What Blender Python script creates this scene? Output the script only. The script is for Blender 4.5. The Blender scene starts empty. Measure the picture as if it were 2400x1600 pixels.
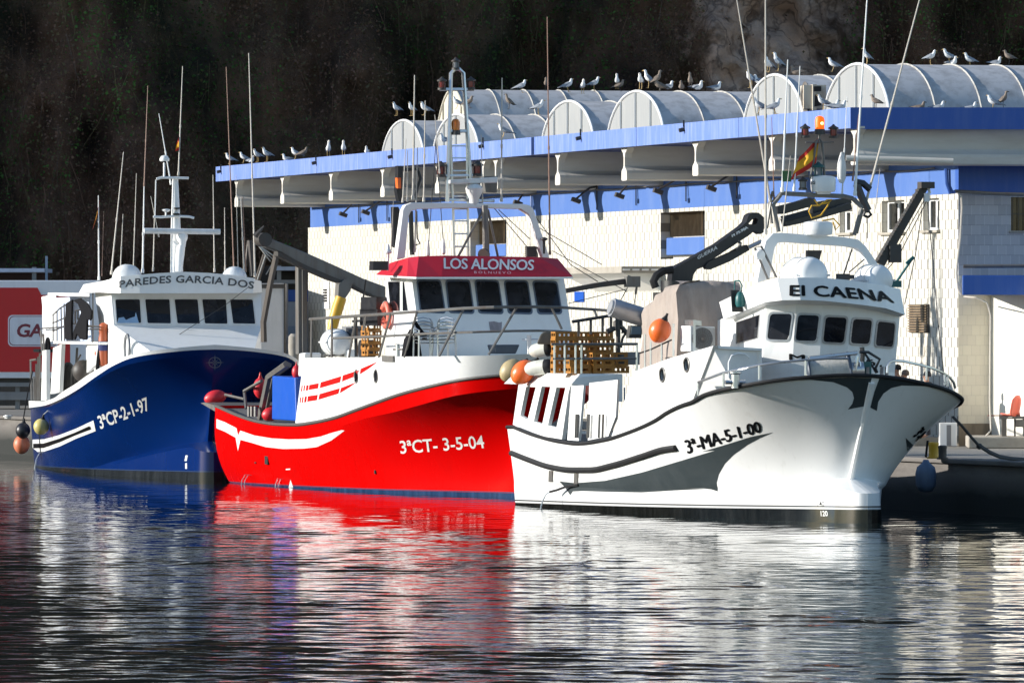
import bpy, bmesh, math, random
import numpy as np
from mathutils import Vector, Matrix, geometry, noise
from mathutils.bvhtree import BVHTree

# ------------------------------------------------------------------ camera, world, sun
scene = bpy.context.scene
F = 18000.0            # focal length in photograph pixels (2400 wide)
CAMZ = 5.0             # camera height above the water
HZ = 740.0             # horizon row in the photograph
cam_data = bpy.data.cameras.new('camera')
cam_data.sensor_width = 36.0
cam_data.sensor_fit = 'HORIZONTAL'
cam_data.lens = 36.0 * F / 2400.0
cam_data.shift_y = -(800.0 - HZ) / 2400.0
cam_data.clip_start = 1.0
cam_data.clip_end = 5000.0
cam = bpy.data.objects.new('camera', cam_data)
cam.location = (0, 0, CAMZ)
cam.rotation_euler = (math.radians(90), 0, 0)
scene.collection.objects.link(cam)
scene.camera = cam

SUN_EL = 16.5
to_sun_xy = Vector((-1.0, -0.02)).normalized()
world = bpy.data.worlds.new('World')
scene.world = world
world.use_nodes = True
nt = world.node_tree
bg = nt.nodes['Background']
sky = nt.nodes.new('ShaderNodeTexSky')
sky.sky_type = 'NISHITA'
sky.sun_disc = False
sky.sun_elevation = math.radians(SUN_EL)
sky.sun_rotation = math.atan2(to_sun_xy.x, to_sun_xy.y)
sky.air_density = 1.0
sky.dust_density = 0.15
sky.ozone_density = 2.2
nt.links.new(sky.outputs['Color'], bg.inputs['Color'])
bg.inputs['Strength'].default_value = 0.135

sun_data = bpy.data.lights.new('sun', 'SUN')
sun_data.energy = 4.6
sun_data.angle = math.radians(0.5)
sun_data.color = (1.0, 0.955, 0.885)
sun = bpy.data.objects.new('sun', sun_data)
el = math.radians(SUN_EL)
ts = Vector((to_sun_xy.x * math.cos(el), to_sun_xy.y * math.cos(el), math.sin(el)))
sun.rotation_euler = ts.to_track_quat('Z', 'Y').to_euler()
scene.collection.objects.link(sun)

scene.view_settings.view_transform = 'Standard'
scene.view_settings.look = 'None'
scene.view_settings.exposure = 0.65
scene.view_settings.gamma = 1.0
scene.cycles.max_bounces = 6
scene.cycles.caustics_reflective = False
scene.cycles.caustics_refractive = False

random.seed(7)
R = random.random
def U(a, b): return a + (b - a) * random.random()

# ------------------------------------------------------------------ traced views of the photograph
VIEW = {1: (0, 550, 2.4125), 2: (180, 100, 2.613), 3: (460, 780, 2.94), 4: (680, 560, 3.2667), 5: (840, 100, 3.015),
        6: (1160, 700, 2.903), 7: (1400, 400, 2.94), 8: (1560, 800, 2.8), 'A': (500, 180, 2.94), 'B': (1100, 100, 2.94),
        'C': (1700, 60, 3.36), 'D': (1900, 360, 2.118), 11: (2150, 380, 3.92), 12: (2120, 700, 3.732),
        13: (0, 600, 3.407), 14: (570, 480, 3.92), 15: (1740, 260, 5.226), 16: (1480, 420, 5.6), 17: (1280, 620, 5.6),
        18: (1820, 780, 5.345)}
def P(v, *c):
    """survey points read in view v -> list of (px, py) in the photograph"""
    ox, oy, k = VIEW[v]
    return [(ox + c[i] / k, oy + c[i + 1] / k) for i in range(0, len(c), 2)]
def P1(v, x, y): return P(v, x, y)[0]
def world_at(px, py, Y):
    return Vector(((px - 1200.0) / F * Y, Y, CAMZ + (HZ - py) / F * Y))
def project(p):
    return (1200.0 + p[0] / p[1] * F, HZ - (p[2] - CAMZ) / p[1] * F)
def plane_hit(px, py, p0, n):
    """world point where the line of sight meets a vertical or tilted plane"""
    d = Vector(((px - 1200.0) / F, 1.0, (HZ - py) / F))
    o = Vector((0, 0, CAMZ))
    t = (Vector(p0) - o).dot(n) / d.dot(n)
    return o + d * t

def pchip(xs, ys):
    xs = [float(x) for x in xs]; ys = [float(y) for y in ys]
    n = len(xs)
    h = [xs[i + 1] - xs[i] for i in range(n - 1)]
    dl = [(ys[i + 1] - ys[i]) / h[i] for i in range(n - 1)]
    m = [dl[0]] + [0.0] * (n - 2) + [dl[-1]]
    for i in range(1, n - 1):
        if dl[i - 1] * dl[i] > 0:
            w1 = 2 * h[i] + h[i - 1]; w2 = h[i] + 2 * h[i - 1]
            m[i] = (w1 + w2) / (w1 / dl[i - 1] + w2 / dl[i])
    def f(x):
        if x <= xs[0]: return ys[0] + m[0] * 0 * (x - xs[0])
        if x >= xs[-1]: return ys[-1]
        i = 0
        while x > xs[i + 1]: i += 1
        t = (x - xs[i]) / h[i]
        return (ys[i] * (1 + 2 * t) * (1 - t) ** 2 + h[i] * m[i] * t * (1 - t) ** 2
                + ys[i + 1] * t * t * (3 - 2 * t) + h[i] * m[i + 1] * t * t * (t - 1))
    return f
def trace(pts):
    """photograph polyline -> py(px), smooth"""
    pts = sorted(pts)
    return pchip([p[0] for p in pts], [p[1] for p in pts])

# ------------------------------------------------------------------ mesh builder
class MB:
    def __init__(s): s.v = []; s.f = []; s.m = []; s.s = []
    def add(s, vs, fs, mi=0, smooth=False):
        o = len(s.v)
        s.v += [tuple(v) for v in vs]
        for k, f in enumerate(fs):
            s.f.append(tuple(i + o for i in f))
            s.m.append(mi[k] if isinstance(mi, (list, tuple)) else mi)
            s.s.append(smooth)
        return s
    def hexa(s, b, t, mi=0):
        return s.add(list(b) + list(t), [(3, 2, 1, 0), (4, 5, 6, 7), (0, 1, 5, 4), (1, 2, 6, 5), (2, 3, 7, 6), (3, 0, 4, 7)], mi)
    def box(s, c, d, mi=0, rot=None):
        c = Vector(c); x, y, z = d[0] / 2, d[1] / 2, d[2] / 2
        q = [Vector(p) for p in ((-x, -y, -z), (x, -y, -z), (x, y, -z), (-x, y, -z), (-x, -y, z), (x, -y, z), (x, y, z), (-x, y, z))]
        if rot is not None: q = [rot @ p for p in q]
        q = [p + c for p in q]
        return s.hexa(q[:4], q[4:], mi)
    def prism(s, poly, vec, mi=0):
        n = len(poly); vec = Vector(vec)
        a = [Vector(p) for p in poly]; b = [p + vec for p in a]
        nr = geometry.normal(a[:3]) if n == 3 else Vector((0, 0, 0))
        if n > 3:
            for i in range(n):
                p, q = a[i], a[(i + 1) % n]
                nr = nr + Vector(((p.y - q.y) * (p.z + q.z), (p.z - q.z) * (p.x + q.x), (p.x - q.x) * (p.y + q.y)))
        fs = [tuple(range(n))[::-1], tuple(range(n, 2 * n))] + [(i, (i + 1) % n, n + (i + 1) % n, n + i) for i in range(n)]
        if nr.dot(vec) < 0: fs = [f[::-1] for f in fs]
        return s.add(a + b, fs, mi)
    def sheet(s, outer, holes, vec, mi=0):
        """flat polygon with holes, given as 3-D points, thickened along vec"""
        loops = [[Vector(p) for p in outer]] + [[Vector(p) for p in h] for h in holes]
        flat = [p for l in loops for p in l]
        tris = geometry.tessellate_polygon(loops)
        n = len(flat); vec = Vector(vec)
        fs = []
        for t in tris:
            nn = geometry.normal([flat[i] for i in t])
            t = tuple(t) if nn.dot(vec) < 0 else tuple(t)[::-1]
            fs.append(t); fs.append(tuple(i + n for i in t[::-1]))
        o = 0
        for l in loops:
            k = len(l)
            for i in range(k):
                fs.append((o + i, o + (i + 1) % k, n + o + (i + 1) % k, n + o + i))
            o += k
        return s.add(flat + [p + vec for p in flat], fs, mi)
    def tube(s, pts, r, n=6, r2=None, mi=0, closed=False):
        pts = [Vector(p) for p in pts]; k = len(pts)
        rs = r if isinstance(r, (list, tuple)) else [r + ((r2 if r2 is not None else r) - r) * i / max(1, k - 1) for i in range(k)]
        vs = []; up = None
        for i, p in enumerate(pts):
            if closed: d = pts[(i + 1) % k] - pts[i - 1]
            else: d = pts[min(i + 1, k - 1)] - pts[max(i - 1, 0)]
            if d.length < 1e-9: d = Vector((0, 0, 1))
            d.normalize()
            if up is None: up = d.orthogonal().normalized()
            else:
                up = up - d * up.dot(d)
                up = up.normalized() if up.length > 1e-6 else d.orthogonal().normalized()
            w = d.cross(up)
            for j in range(n):
                t = 2 * math.pi * j / n
                vs.append(p + (up * math.cos(t) + w * math.sin(t)) * rs[i])
        fs = []
        for i in range(k if closed else k - 1):
            i2 = (i + 1) % k
            for j in range(n):
                j2 = (j + 1) % n
                fs.append((i * n + j, i * n + j2, i2 * n + j2, i2 * n + j))
        s.add(vs, fs, mi, n > 4)
        if not closed:
            s.add(vs[:n], [tuple(range(n))[::-1]], mi); s.add(vs[-n:], [tuple(range(n))], mi)
        return s
    def lathe(s, prof, c, axis=(0, 0, 1), n=16, mi=0, smooth=True):
        """prof = [(radius, height)] round axis through c"""
        ax = Vector(axis).normalized(); u = ax.orthogonal().normalized(); w = ax.cross(u); c = Vector(c)
        vs = []
        for r, h in prof:
            for j in range(n):
                t = 2 * math.pi * j / n
                vs.append(c + ax * h + (u * math.cos(t) + w * math.sin(t)) * r)
        fs = []
        ml = []
        for i in range(len(prof) - 1):
            for j in range(n):
                j2 = (j + 1) % n
                fs.append((i * n + j, i * n + j2, (i + 1) * n + j2, (i + 1) * n + j)); ml.append(mi[i] if isinstance(mi, list) else mi)
        k = len(prof) - 1
        if prof[0][0] > 1e-4: fs.append(tuple(range(n))[::-1]); ml.append(mi[0] if isinstance(mi, list) else mi)
        if prof[-1][0] > 1e-4: fs.append(tuple(k * n + j for j in range(n))); ml.append(mi[-1] if isinstance(mi, list) else mi)
        return s.add(vs, fs, ml, smooth)
    def ball(s, c, r, axis=(0, 0, 1), n=14, m=8, sq=1.0, mi=0):
        return s.lathe([(r * math.sin(math.pi * i / m) + 1e-5, -r * sq * math.cos(math.pi * i / m)) for i in range(m + 1)], c, axis, n, mi)
    def ring(s, c, rad, r, axis=(0, 0, 1), n=20, m=6, mi=0):
        ax = Vector(axis).normalized(); u = ax.orthogonal().normalized(); w = ax.cross(u); c = Vector(c)
        return s.tube([c + (u * math.cos(2 * math.pi * i / n) + w * math.sin(2 * math.pi * i / n)) * rad for i in range(n)], r, m, mi=mi, closed=True)
    def grid(s, rows, mi=0, smooth=True, closed=False):
        n = len(rows[0]); vs = [p for r in rows for p in r]; fs = []
        for i in range(len(rows) - 1):
            for j in range(n if closed else n - 1):
                j2 = (j + 1) % n
                fs.append((i * n + j, i * n + j2, (i + 1) * n + j2, (i + 1) * n + j))
        return s.add(vs, fs, mi, smooth)
    def build(s, name, mats, parent=None, angle=38, bevel=0):
        me = bpy.data.meshes.new(name)
        me.from_pydata(s.v, [], s.f)
        for m in (mats if isinstance(mats, (list, tuple)) else [mats]): me.materials.append(m)
        me.polygons.foreach_set('material_index', s.m)
        me.polygons.foreach_set('use_smooth', s.s)
        me.validate(); me.update()
        if any(s.s): me.set_sharp_from_angle(angle=math.radians(angle))
        o = bpy.data.objects.new(name, me)
        scene.collection.objects.link(o)
        if parent is not None: o.parent = parent
        if bevel:
            b = o.modifiers.new('bevel', 'BEVEL'); b.width = bevel; b.segments = 2; b.limit_method = 'ANGLE'
        return o

def tag(o, label=None, cat=None, group=None, kind=None):
    if label: o['label'] = label
    if cat: o['category'] = cat
    if group: o['group'] = group
    if kind: o['kind'] = kind
    return o
def empty(name, loc, rz=0.0):
    o = bpy.data.objects.new(name, None)
    o.empty_display_size = 0.3
    o.location = loc; o.rotation_euler = (0, 0, rz)
    scene.collection.objects.link(o)
    return o
def copy_tree(o, parent=None, kids=None):
    c = o.copy(); scene.collection.objects.link(c)
    if parent is not None: c.parent = parent
    for ch in list(o.children): copy_tree(ch, c)
    return c

# ------------------------------------------------------------------ materials
def srgb(r, g, b):
    def f(c):
        c /= 255.0
        return c / 12.92 if c <= 0.04045 else ((c + 0.055) / 1.055) ** 2.4
    return (f(r), f(g), f(b))
def nodes(m):
    m.use_nodes = True
    return m.node_tree, m.node_tree.nodes['Principled BSDF']
def mixcol(nt, fac, a, b):
    n = nt.nodes.new('ShaderNodeMix'); n.data_type = 'RGBA'
    for sock, val in ((n.inputs[0], fac), (n.inputs[6], a), (n.inputs[7], b)):
        if hasattr(val, 'is_linked') or hasattr(val, 'links'): nt.links.new(val, sock)
        elif isinstance(val, (int, float)): sock.default_value = val
        else: sock.default_value = (*val[:3], 1)
    return n.outputs[2]
def math_n(nt, op, a, b=None, c=None):
    n = nt.nodes.new('ShaderNodeMath'); n.operation = op
    for i, val in enumerate((a, b, c)):
        if val is None: continue
        if isinstance(val, (int, float)): n.inputs[i].default_value = val
        else: nt.links.new(val, n.inputs[i])
    return n.outputs[0]
def coords(nt, scale=(1, 1, 1), kind='Object'):
    tc = nt.nodes.new('ShaderNodeTexCoord'); mp = nt.nodes.new('ShaderNodeMapping')
    mp.inputs['Scale'].default_value = scale
    nt.links.new(tc.outputs[kind], mp.inputs['Vector'])
    return mp.outputs['Vector']
def noise_n(nt, vec, scale, detail=4, rough=0.55):
    n = nt.nodes.new('ShaderNodeTexNoise')
    n.inputs['Scale'].default_value = scale; n.inputs['Detail'].default_value = detail; n.inputs['Roughness'].default_value = rough
    nt.links.new(vec, n.inputs['Vector'])
    return n.outputs['Fac']
def ramp(nt, fac, lo, hi):
    n = nt.nodes.new('ShaderNodeMapRange'); n.inputs['From Min'].default_value = lo; n.inputs['From Max'].default_value = hi
    nt.links.new(fac, n.inputs['Value'])
    return n.outputs['Result']
def bump(nt, bsdf, h, strength=0.2, dist=0.02):
    b = nt.nodes.new('ShaderNodeBump'); b.inputs['Strength'].default_value = strength; b.inputs['Distance'].default_value = dist
    nt.links.new(h, b.inputs['Height']); nt.links.new(b.outputs['Normal'], bsdf.inputs['Normal'])
MATS = {}
def paint(name, col, rough=0.4, metal=0.0, dirt=0.12, dcol=None, streak=(3, 3, 0.6), scale=1.4, bmp=0.0, spec=0.5):
    """painted or plain surface with worn, slightly streaked colour"""
    if name in MATS: return MATS[name]
    m = bpy.data.materials.new(name); nt, b = nodes(m)
    v = coords(nt, streak)
    n1 = noise_n(nt, v, scale, 6, 0.65)
    d = dcol or tuple(c * 0.45 + 0.01 for c in col)
    fac = math_n(nt, 'MULTIPLY', ramp(nt, n1, 0.45, 0.8), dirt * 3)
    c = mixcol(nt, fac, col, d)
    nt.links.new(c, b.inputs['Base Color'])
    v2 = coords(nt)
    n2 = noise_n(nt, v2, 5.0, 3)
    r = math_n(nt, 'ADD', math_n(nt, 'MULTIPLY', n2, 0.16), rough - 0.08)
    nt.links.new(r, b.inputs['Roughness'])
    b.inputs['Metallic'].default_value = metal
    b.inputs['Specular IOR Level'].default_value = spec
    if bmp: bump(nt, b, noise_n(nt, v2, 9.0, 4), bmp, 0.02)
    MATS[name] = m
    return m
WHITE = (0.80, 0.80, 0.78)
M_white = paint('white_paint', WHITE, 0.35, dirt=0.05, dcol=(0.52, 0.46, 0.38))
M_whiteb = paint('worn_white_paint', (0.72, 0.72, 0.70), 0.5, dirt=0.14, dcol=(0.42, 0.34, 0.26))
M_black = paint('black_rubber', (0.012, 0.012, 0.013), 0.6, dirt=0.12, dcol=(0.035, 0.033, 0.03), spec=0.3)
M_blackp = paint('black_paint', (0.012, 0.013, 0.017), 0.38, dirt=0.15, dcol=(0.05, 0.045, 0.04))
M_steel = paint('stainless_steel', (0.55, 0.56, 0.57), 0.3, metal=0.85, dirt=0.1)
M_gsteel = paint('grey_galvanised_steel', (0.16, 0.155, 0.145), 0.5, metal=0.3, dirt=0.25, dcol=(0.10, 0.06, 0.04))
M_dsteel = paint('dark_weathered_steel', (0.055, 0.053, 0.05), 0.55, metal=0.2, dirt=0.25, dcol=(0.08, 0.045, 0.03))
M_antenna = paint('ivory_fibreglass', (0.55, 0.50, 0.43), 0.5, dirt=0.12, streak=(1, 1, 3))
M_antred = paint('rust_tinted_antenna', (0.30, 0.17, 0.12), 0.5, dirt=0.15, streak=(1, 1, 3))
M_orange = paint('orange_vinyl', (0.90, 0.16, 0.03), 0.35, dirt=0.08, dcol=(0.45, 0.12, 0.04))
M_corange = paint('coral_plastic', (0.80, 0.17, 0.11), 0.5, dirt=0.1)
M_red = paint('signal_red_paint', (0.50, 0.005, 0.004), 0.32, dirt=0.07, dcol=(0.35, 0.01, 0.01), streak=(0.5, 0.5, 0.5))
M_visor = paint('crimson_paint', (0.47, 0.010, 0.024), 0.4, dirt=0.12, dcol=(0.30, 0.03, 0.05))
M_grey = paint('mid_grey_paint', (0.20, 0.205, 0.21), 0.45, dirt=0.12)
M_yellow = paint('yellow_paint', (0.65, 0.36, 0.02), 0.45, dirt=0.15)
M_teal = paint('teal_paint', (0.01, 0.10, 0.10), 0.45, dirt=0.1)
M_rope = paint('pale_rope', (0.52, 0.50, 0.45), 0.8, dirt=0.2, streak=(8, 8, 8), bmp=0.4)
M_crate = paint('brown_orange_plastic', (0.40, 0.165, 0.02), 0.5, dirt=0.2, dcol=(0.15, 0.065, 0.018))
M_bluep = paint('royal_blue_plastic', (0.004, 0.075, 0.42), 0.4, dirt=0.10, dcol=(.02, .10, .36))
M_concrete = paint('pale_concrete', (0.36, 0.33, 0.28), 0.85, dirt=0.2, dcol=(0.16, 0.13, 0.10), streak=(1, 1, 1), bmp=0.15)
M_net = paint('dark_netting', (0.010, 0.010, 0.012), 0.9, dirt=0.1, dcol=(0.02, 0.018, 0.017), streak=(9, 9, 9), bmp=0.4, spec=0.1)
M_deck = paint('weathered_deck_paint', (0.16, 0.15, 0.14), 0.7, dirt=0.25, streak=(2, 2, 2))
M_letter = paint('black_lettering', (0.004, 0.004, 0.005), 0.5, dirt=0.02, spec=0.15)
M_letterw = paint('white_lettering', (0.72, 0.72, 0.70), 0.4, dirt=0.05)
M_swoosh = paint('slate_green_paint', (0.030, 0.040, 0.044), 0.5, dirt=0.2, dcol=(0.055, 0.065, 0.068), streak=(1, 1, 1))

def glass_mat(name, col=(0.006, 0.007, 0.010), rough=0.04):
    m = bpy.data.materials.new(name); nt, b = nodes(m)
    v = coords(nt, (1, 1, 1))
    n1 = noise_n(nt, v, 2.2, 3)
    c = mixcol(nt, ramp(nt, n1, 0.45, 0.75), col, tuple(x * 3 + 0.004 for x in col))
    nt.links.new(c, b.inputs['Base Color'])
    b.inputs['Roughness'].default_value = rough
    b.inputs['IOR'].default_value = 1.45
    return m
M_glass = glass_mat('tinted_glass')
M_glassb = glass_mat('smoky_glass', (0.012, 0.012, 0.011), 0.08)
# ================================================================== water
def make_water():
    rng = np.random.default_rng(5)
    xs = np.arange(-20.0, 20.01, 0.14); ys = np.arange(98.0, 256.0, 0.11)
    X, Y = np.meshgrid(xs, ys)
    Z = np.zeros_like(X)
    for k in range(90):
        L = math.exp(rng.uniform(math.log(0.30), math.log(2.1)))
        ang = rng.normal(0.15, 0.62)
        kx, ky = 2 * math.pi / L * math.sin(ang), 2 * math.pi / L * math.cos(ang)
        slope = 0.0054 * (1.0 if L > 0.8 else 0.9)
        amp = slope / (2 * math.pi / L)
        ph = rng.uniform(0, 6.28)
        Z += amp * np.sin(kx * X + ky * Y + ph + 0.6 * np.sin(0.11 * X + 0.07 * Y + k))
    patch = 0.85 + 0.35 * np.sin(0.23 * X + 0.05 * Y + 1.0) * np.sin(0.045 * Y + 0.13 * X) + 0.2 * np.sin(0.31 * Y + 0.2 * X)
    calm = np.clip(1.25 - (Y - 145) / 95.0, 0.34, 1.25)
    Z *= patch * calm
    Z += 0.17
    ny, nx = X.shape
    V = np.stack([X, Y, Z], -1).reshape(-1, 3)
    idx = np.arange(nx * ny).reshape(ny, nx)
    Q = np.stack([idx[:-1, :-1], idx[:-1, 1:], idx[1:, 1:], idx[1:, :-1]], -1).reshape(-1, 4)
    x0, x1, y0, y1 = xs[0], xs[-1], ys[0], ys[-1]
    o = len(V); B = 700.0
    ext = np.array([[-B, -200, 0.14], [B, -200, 0.14], [B, y0, 0.14], [-B, y0, 0.14], [-B, y1, 0.14], [B, y1, 0.14], [B, 300, 0.14], [-B, 300, 0.14],
                    [x0, y0, 0.14], [x0, y1, 0.14], [x1, y0, 0.14], [x1, y1, 0.14]])
    V = np.concatenate([V, ext]); e = o
    Q = np.concatenate([Q, np.array([[e, e + 1, e + 2, e + 3], [e + 4, e + 5, e + 6, e + 7], [e + 3, e + 8, e + 9, e + 4], [e + 10, e + 2, e + 5, e + 11]])])
    me = bpy.data.meshes.new('water')
    me.vertices.add(len(V)); me.vertices.foreach_set('co', V.astype(np.float32).ravel())
    me.loops.add(Q.size); me.loops.foreach_set('vertex_index', Q.astype(np.int32).ravel())
    me.polygons.add(len(Q)); me.polygons.foreach_set('loop_start', np.arange(0, Q.size, 4, dtype=np.int32))
    me.polygons.foreach_set('use_smooth', np.ones(len(Q), dtype=bool))
    me.update(calc_edges=True); me.validate()
    m = bpy.data.materials.new('harbour_water'); nt, b = nodes(m)
    b.inputs['Base Color'].default_value = (0.004, 0.010, 0.010, 1)
    b.inputs['Roughness'].default_value = 0.03
    b.inputs['IOR'].default_value = 1.333
    v = coords(nt, (1.0, 1.5, 1))
    n = noise_n(nt, v, 5.0, 2, 0.5)
    bump(nt, b, n, 0.07, 0.03)
    me.materials.append(m)
    ob = bpy.data.objects.new('water', me); scene.collection.objects.link(ob)
    tag(ob, kind='structure')
make_water()

# ================================================================== quay
QA = Vector((12.3, 184.0, 0)); QD = Vector((-0.35, 1.0, 0)).normalized()
QZ = 1.5
def build_quay():
    q0 = QA - QD * 60; q1 = QA + QD * 160
    m = bpy.data.materials.new('quay_concrete'); nt, b = nodes(m)
    v = coords(nt, (0.5, 0.5, 2.5))
    n1 = noise_n(nt, v, 1.2, 6, 0.65); n2 = noise_n(nt, coords(nt), 6, 5)
    geo = nt.nodes.new('ShaderNodeSeparateXYZ'); nt.links.new(coords(nt), geo.inputs[0])
    wet_shade = ramp(nt, math_n(nt, 'ADD', geo.outputs['Z'], math_n(nt, 'MULTIPLY', n1, 0.5)), 1.35, 0.85)
    c = mixcol(nt, ramp(nt, n1, 0.35, 0.75), (0.17, 0.155, 0.14), (0.085, 0.075, 0.068))
    c = mixcol(nt, math_n(nt, 'MULTIPLY', n2, 0.35), c, (0.10, 0.09, 0.08))
    c = mixcol(nt, wet_shade, c, (0.012, 0.014, 0.012))  # near-black lower face: wet concrete, with the shade on it painted in
    nt.links.new(c, b.inputs['Base Color']); b.inputs['Roughness'].default_value = 0.85
    bump(nt, b, n2, 0.3, 0.03)
    mb = MB()
    a, bb = q0, q1; side = Vector((QD.y, -QD.x, 0))
    def v3(p, z): return (p.x, p.y, z)
    mb.prism([v3(a, -3), v3(bb, -3), v3(bb + side * 2.0, -3), v3(a + side * 2.0, -3)], (0, 0, 3 + QZ - 0.12))
    mb.prism([v3(a - side * 0.12, QZ - 0.12), v3(bb - side * 0.12, QZ - 0.12), v3(bb + side * 0.8, QZ - 0.12), v3(a + side * 0.8, QZ - 0.12)], (0, 0, 0.12))
    o = mb.build('quay', m, bevel=0.03); tag(o, kind='structure')
    mb = MB()
    a2, b2 = a + side * 0.79, bb + side * 0.79
    mb.add([v3(a2, QZ - 0.006), v3(bb + side * 0.79, QZ - 0.006), (-300, 700, QZ - 0.006), (400, 700, QZ - 0.006), (400, 60, QZ - 0.006)], [(0, 4, 3, 2, 1)])
    mg = paint('worn_asphalt', (0.20, 0.19, 0.17), 0.9, dirt=0.25, streak=(0.6, 0.6, 0.6), bmp=0.2)
    o = mb.build('ground', mg); tag(o, kind='structure')
build_quay()

# ================================================================== hill
def build_hill():
    rng = np.random.default_rng(11)
    def surf(x, t):
        """t = metres up the slope; returns a point"""
        z = 1.0 + t * 0.86; y = 312 + t * 0.52
        nz = noise.noise(Vector((x * 0.05, z * 0.03, 1.3))) * 9 + noise.noise(Vector((x * 0.16, z * 0.07, 5.1))) * 3.2 \
            + noise.noise(Vector((x * 0.42, z * 0.2, 9.0))) * 2.0 + noise.noise(Vector((x * 0.9, z * 0.42, 3.0))) * 0.9 + noise.noise(Vector((x * 2.0, z * 1.1, 2.0))) * 0.4
        k = max(0.0, min(1.0, (x - 6.6) / 2.6, (15.4 - x) / 2.6, (t - 3) / 5))
        if k > 0:
            q = Vector((x * 0.55, z * 0.6, 4.4)); r1 = 1 - 2 * abs(noise.noise(q)); r2 = 1 - 2 * abs(noise.noise(q * 2.7)); r3 = noise.noise(q * 6.5)
            nz -= k * (0.9 + r1 * 0.8 + r2 * 0.45 + r3 * 0.25)
        return (x, y + nz, z)
    m = bpy.data.materials.new('hillside'); nt, b = nodes(m)
    v = coords(nt)
    n1 = noise_n(nt, coords(nt, (0.12, 0.12, 0.07)), 1.0, 5, 0.6)
    n2 = noise_n(nt, coords(nt, (1.3, 1.3, 0.5)), 1.5, 8, 0.7)
    n3 = noise_n(nt, coords(nt, (0.10, 0.1, 0.1)), 1.0, 3, 0.5)
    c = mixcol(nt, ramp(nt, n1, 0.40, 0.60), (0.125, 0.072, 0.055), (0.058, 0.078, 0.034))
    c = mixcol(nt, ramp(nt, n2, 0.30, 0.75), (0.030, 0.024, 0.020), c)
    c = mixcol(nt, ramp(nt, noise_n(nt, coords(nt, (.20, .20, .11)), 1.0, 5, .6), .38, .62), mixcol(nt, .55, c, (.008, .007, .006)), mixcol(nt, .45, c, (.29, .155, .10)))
    # bare rock patch
    sx = nt.nodes.new('ShaderNodeSeparateXYZ'); nt.links.new(v, sx.inputs[0])
    wob = math_n(nt, 'MULTIPLY', math_n(nt, 'SUBTRACT', noise_n(nt, coords(nt, (.35, .35, .35)), 1.0, 5, .65), 0.5), 9.0)
    xx = math_n(nt, 'ADD', sx.outputs['X'], wob)
    rock = math_n(nt, 'MULTIPLY', ramp(nt, xx, 7.6, 8.8), ramp(nt, xx, 14.6, 12.6))
    rc = mixcol(nt, ramp(nt, noise_n(nt, coords(nt, (1.0, 1.0, 1.4)), 0.9, 9, 0.72), 0.38, 0.64), (0.26, 0.18, 0.145), (0.56, 0.42, 0.34))
    rc = mixcol(nt, ramp(nt, noise_n(nt, coords(nt, (.4, .4, .3)), 1.7, 4), 0.42, 0.62), rc, (0.56, 0.37, 0.27))
    vo = nt.nodes.new('ShaderNodeTexVoronoi'); vo.feature = 'DISTANCE_TO_EDGE'; vo.inputs['Scale'].default_value = 1.0
    wv = nt.nodes.new('ShaderNodeVectorMath'); wv.operation = 'ADD'; wn_ = nt.nodes.new('ShaderNodeTexNoise'); wn_.inputs['Scale'].default_value = .8; wn_.inputs['Detail'].default_value = 4; nt.links.new(v, wn_.inputs['Vector'])
    nt.links.new(coords(nt, (.62, .62, .5)), wv.inputs[0]); nt.links.new(wn_.outputs['Color'], wv.inputs[1]); nt.links.new(wv.outputs[0], vo.inputs['Vector'])
    rc = mixcol(nt, math_n(nt, 'MULTIPLY', ramp(nt, vo.outputs['Distance'], .06, .0), .65), rc, (.07, .05, .042))
    c = mixcol(nt, rock, c, rc)
    nt.links.new(c, b.inputs['Base Color']); b.inputs['Roughness'].default_value = 0.95
    b.inputs['Specular IOR Level'].default_value = 0.1
    bump(nt, b, noise_n(nt, v, 1.1, 8, 0.7), 0.9, 0.6)
    rows = []
    xs = list(np.arange(-150, -28, 6)) + list(np.arange(-28, 28.01, 0.25)) + list(np.arange(34, 157, 6))
    ts_ = list(np.arange(-2, 26, 0.25)) + list(np.arange(26, 130, 4))
    for t in ts_:
        rows.append([surf(x, t) for x in xs])
    mb = MB(); mb.grid(rows)
    o = mb.build('hill', m, angle=180); tag(o, kind='structure')
    # added out of view, this headland keeps the low sun off the slope
    rows = []
    for i in range(30):
        y = 296 + i * 6.0; r = []
        for j in range(26):
            x = -46 - j * 7.0; h = 72 * math.sin(math.pi * min(1, max(0, (j - 0.0) / 25))) ** .6 * min(1, i / 2.0)
            r.append((x + noise.noise(Vector((x * .05, y * .05, 0))) * 4, y + noise.noise(Vector((x * .06, y * .06, 8))) * 4, h * (1 + .12 * noise.noise(Vector((x * .05, y * .07, 3)))) - (1 if i == 0 or j in (0, 25) else 0)))
        rows.append(r)
    mb = MB(); mb.grid(rows); o = mb.build('sun_block_ridge', m, angle=180); tag(o, kind='structure')
    # creepers, dry brush and leaves that cover the slope
    V = []; Fq = []; MI = []
    def quad(a, b2, c2, d, mi):
        k = len(V); V.extend((a, b2, c2, d)); Fq.append((k, k + 1, k + 2, k + 3)); MI.append(mi)
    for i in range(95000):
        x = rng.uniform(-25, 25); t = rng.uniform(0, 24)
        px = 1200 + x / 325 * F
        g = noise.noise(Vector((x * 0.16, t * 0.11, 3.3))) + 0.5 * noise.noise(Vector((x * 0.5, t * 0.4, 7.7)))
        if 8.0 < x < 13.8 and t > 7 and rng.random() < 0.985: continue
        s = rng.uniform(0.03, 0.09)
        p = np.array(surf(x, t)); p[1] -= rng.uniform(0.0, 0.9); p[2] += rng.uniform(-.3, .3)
        a1 = rng.normal(size=3); a1 /= np.linalg.norm(a1); a2 = np.cross(a1, rng.normal(size=3)); a2 /= np.linalg.norm(a2) + 1e-6
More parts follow.
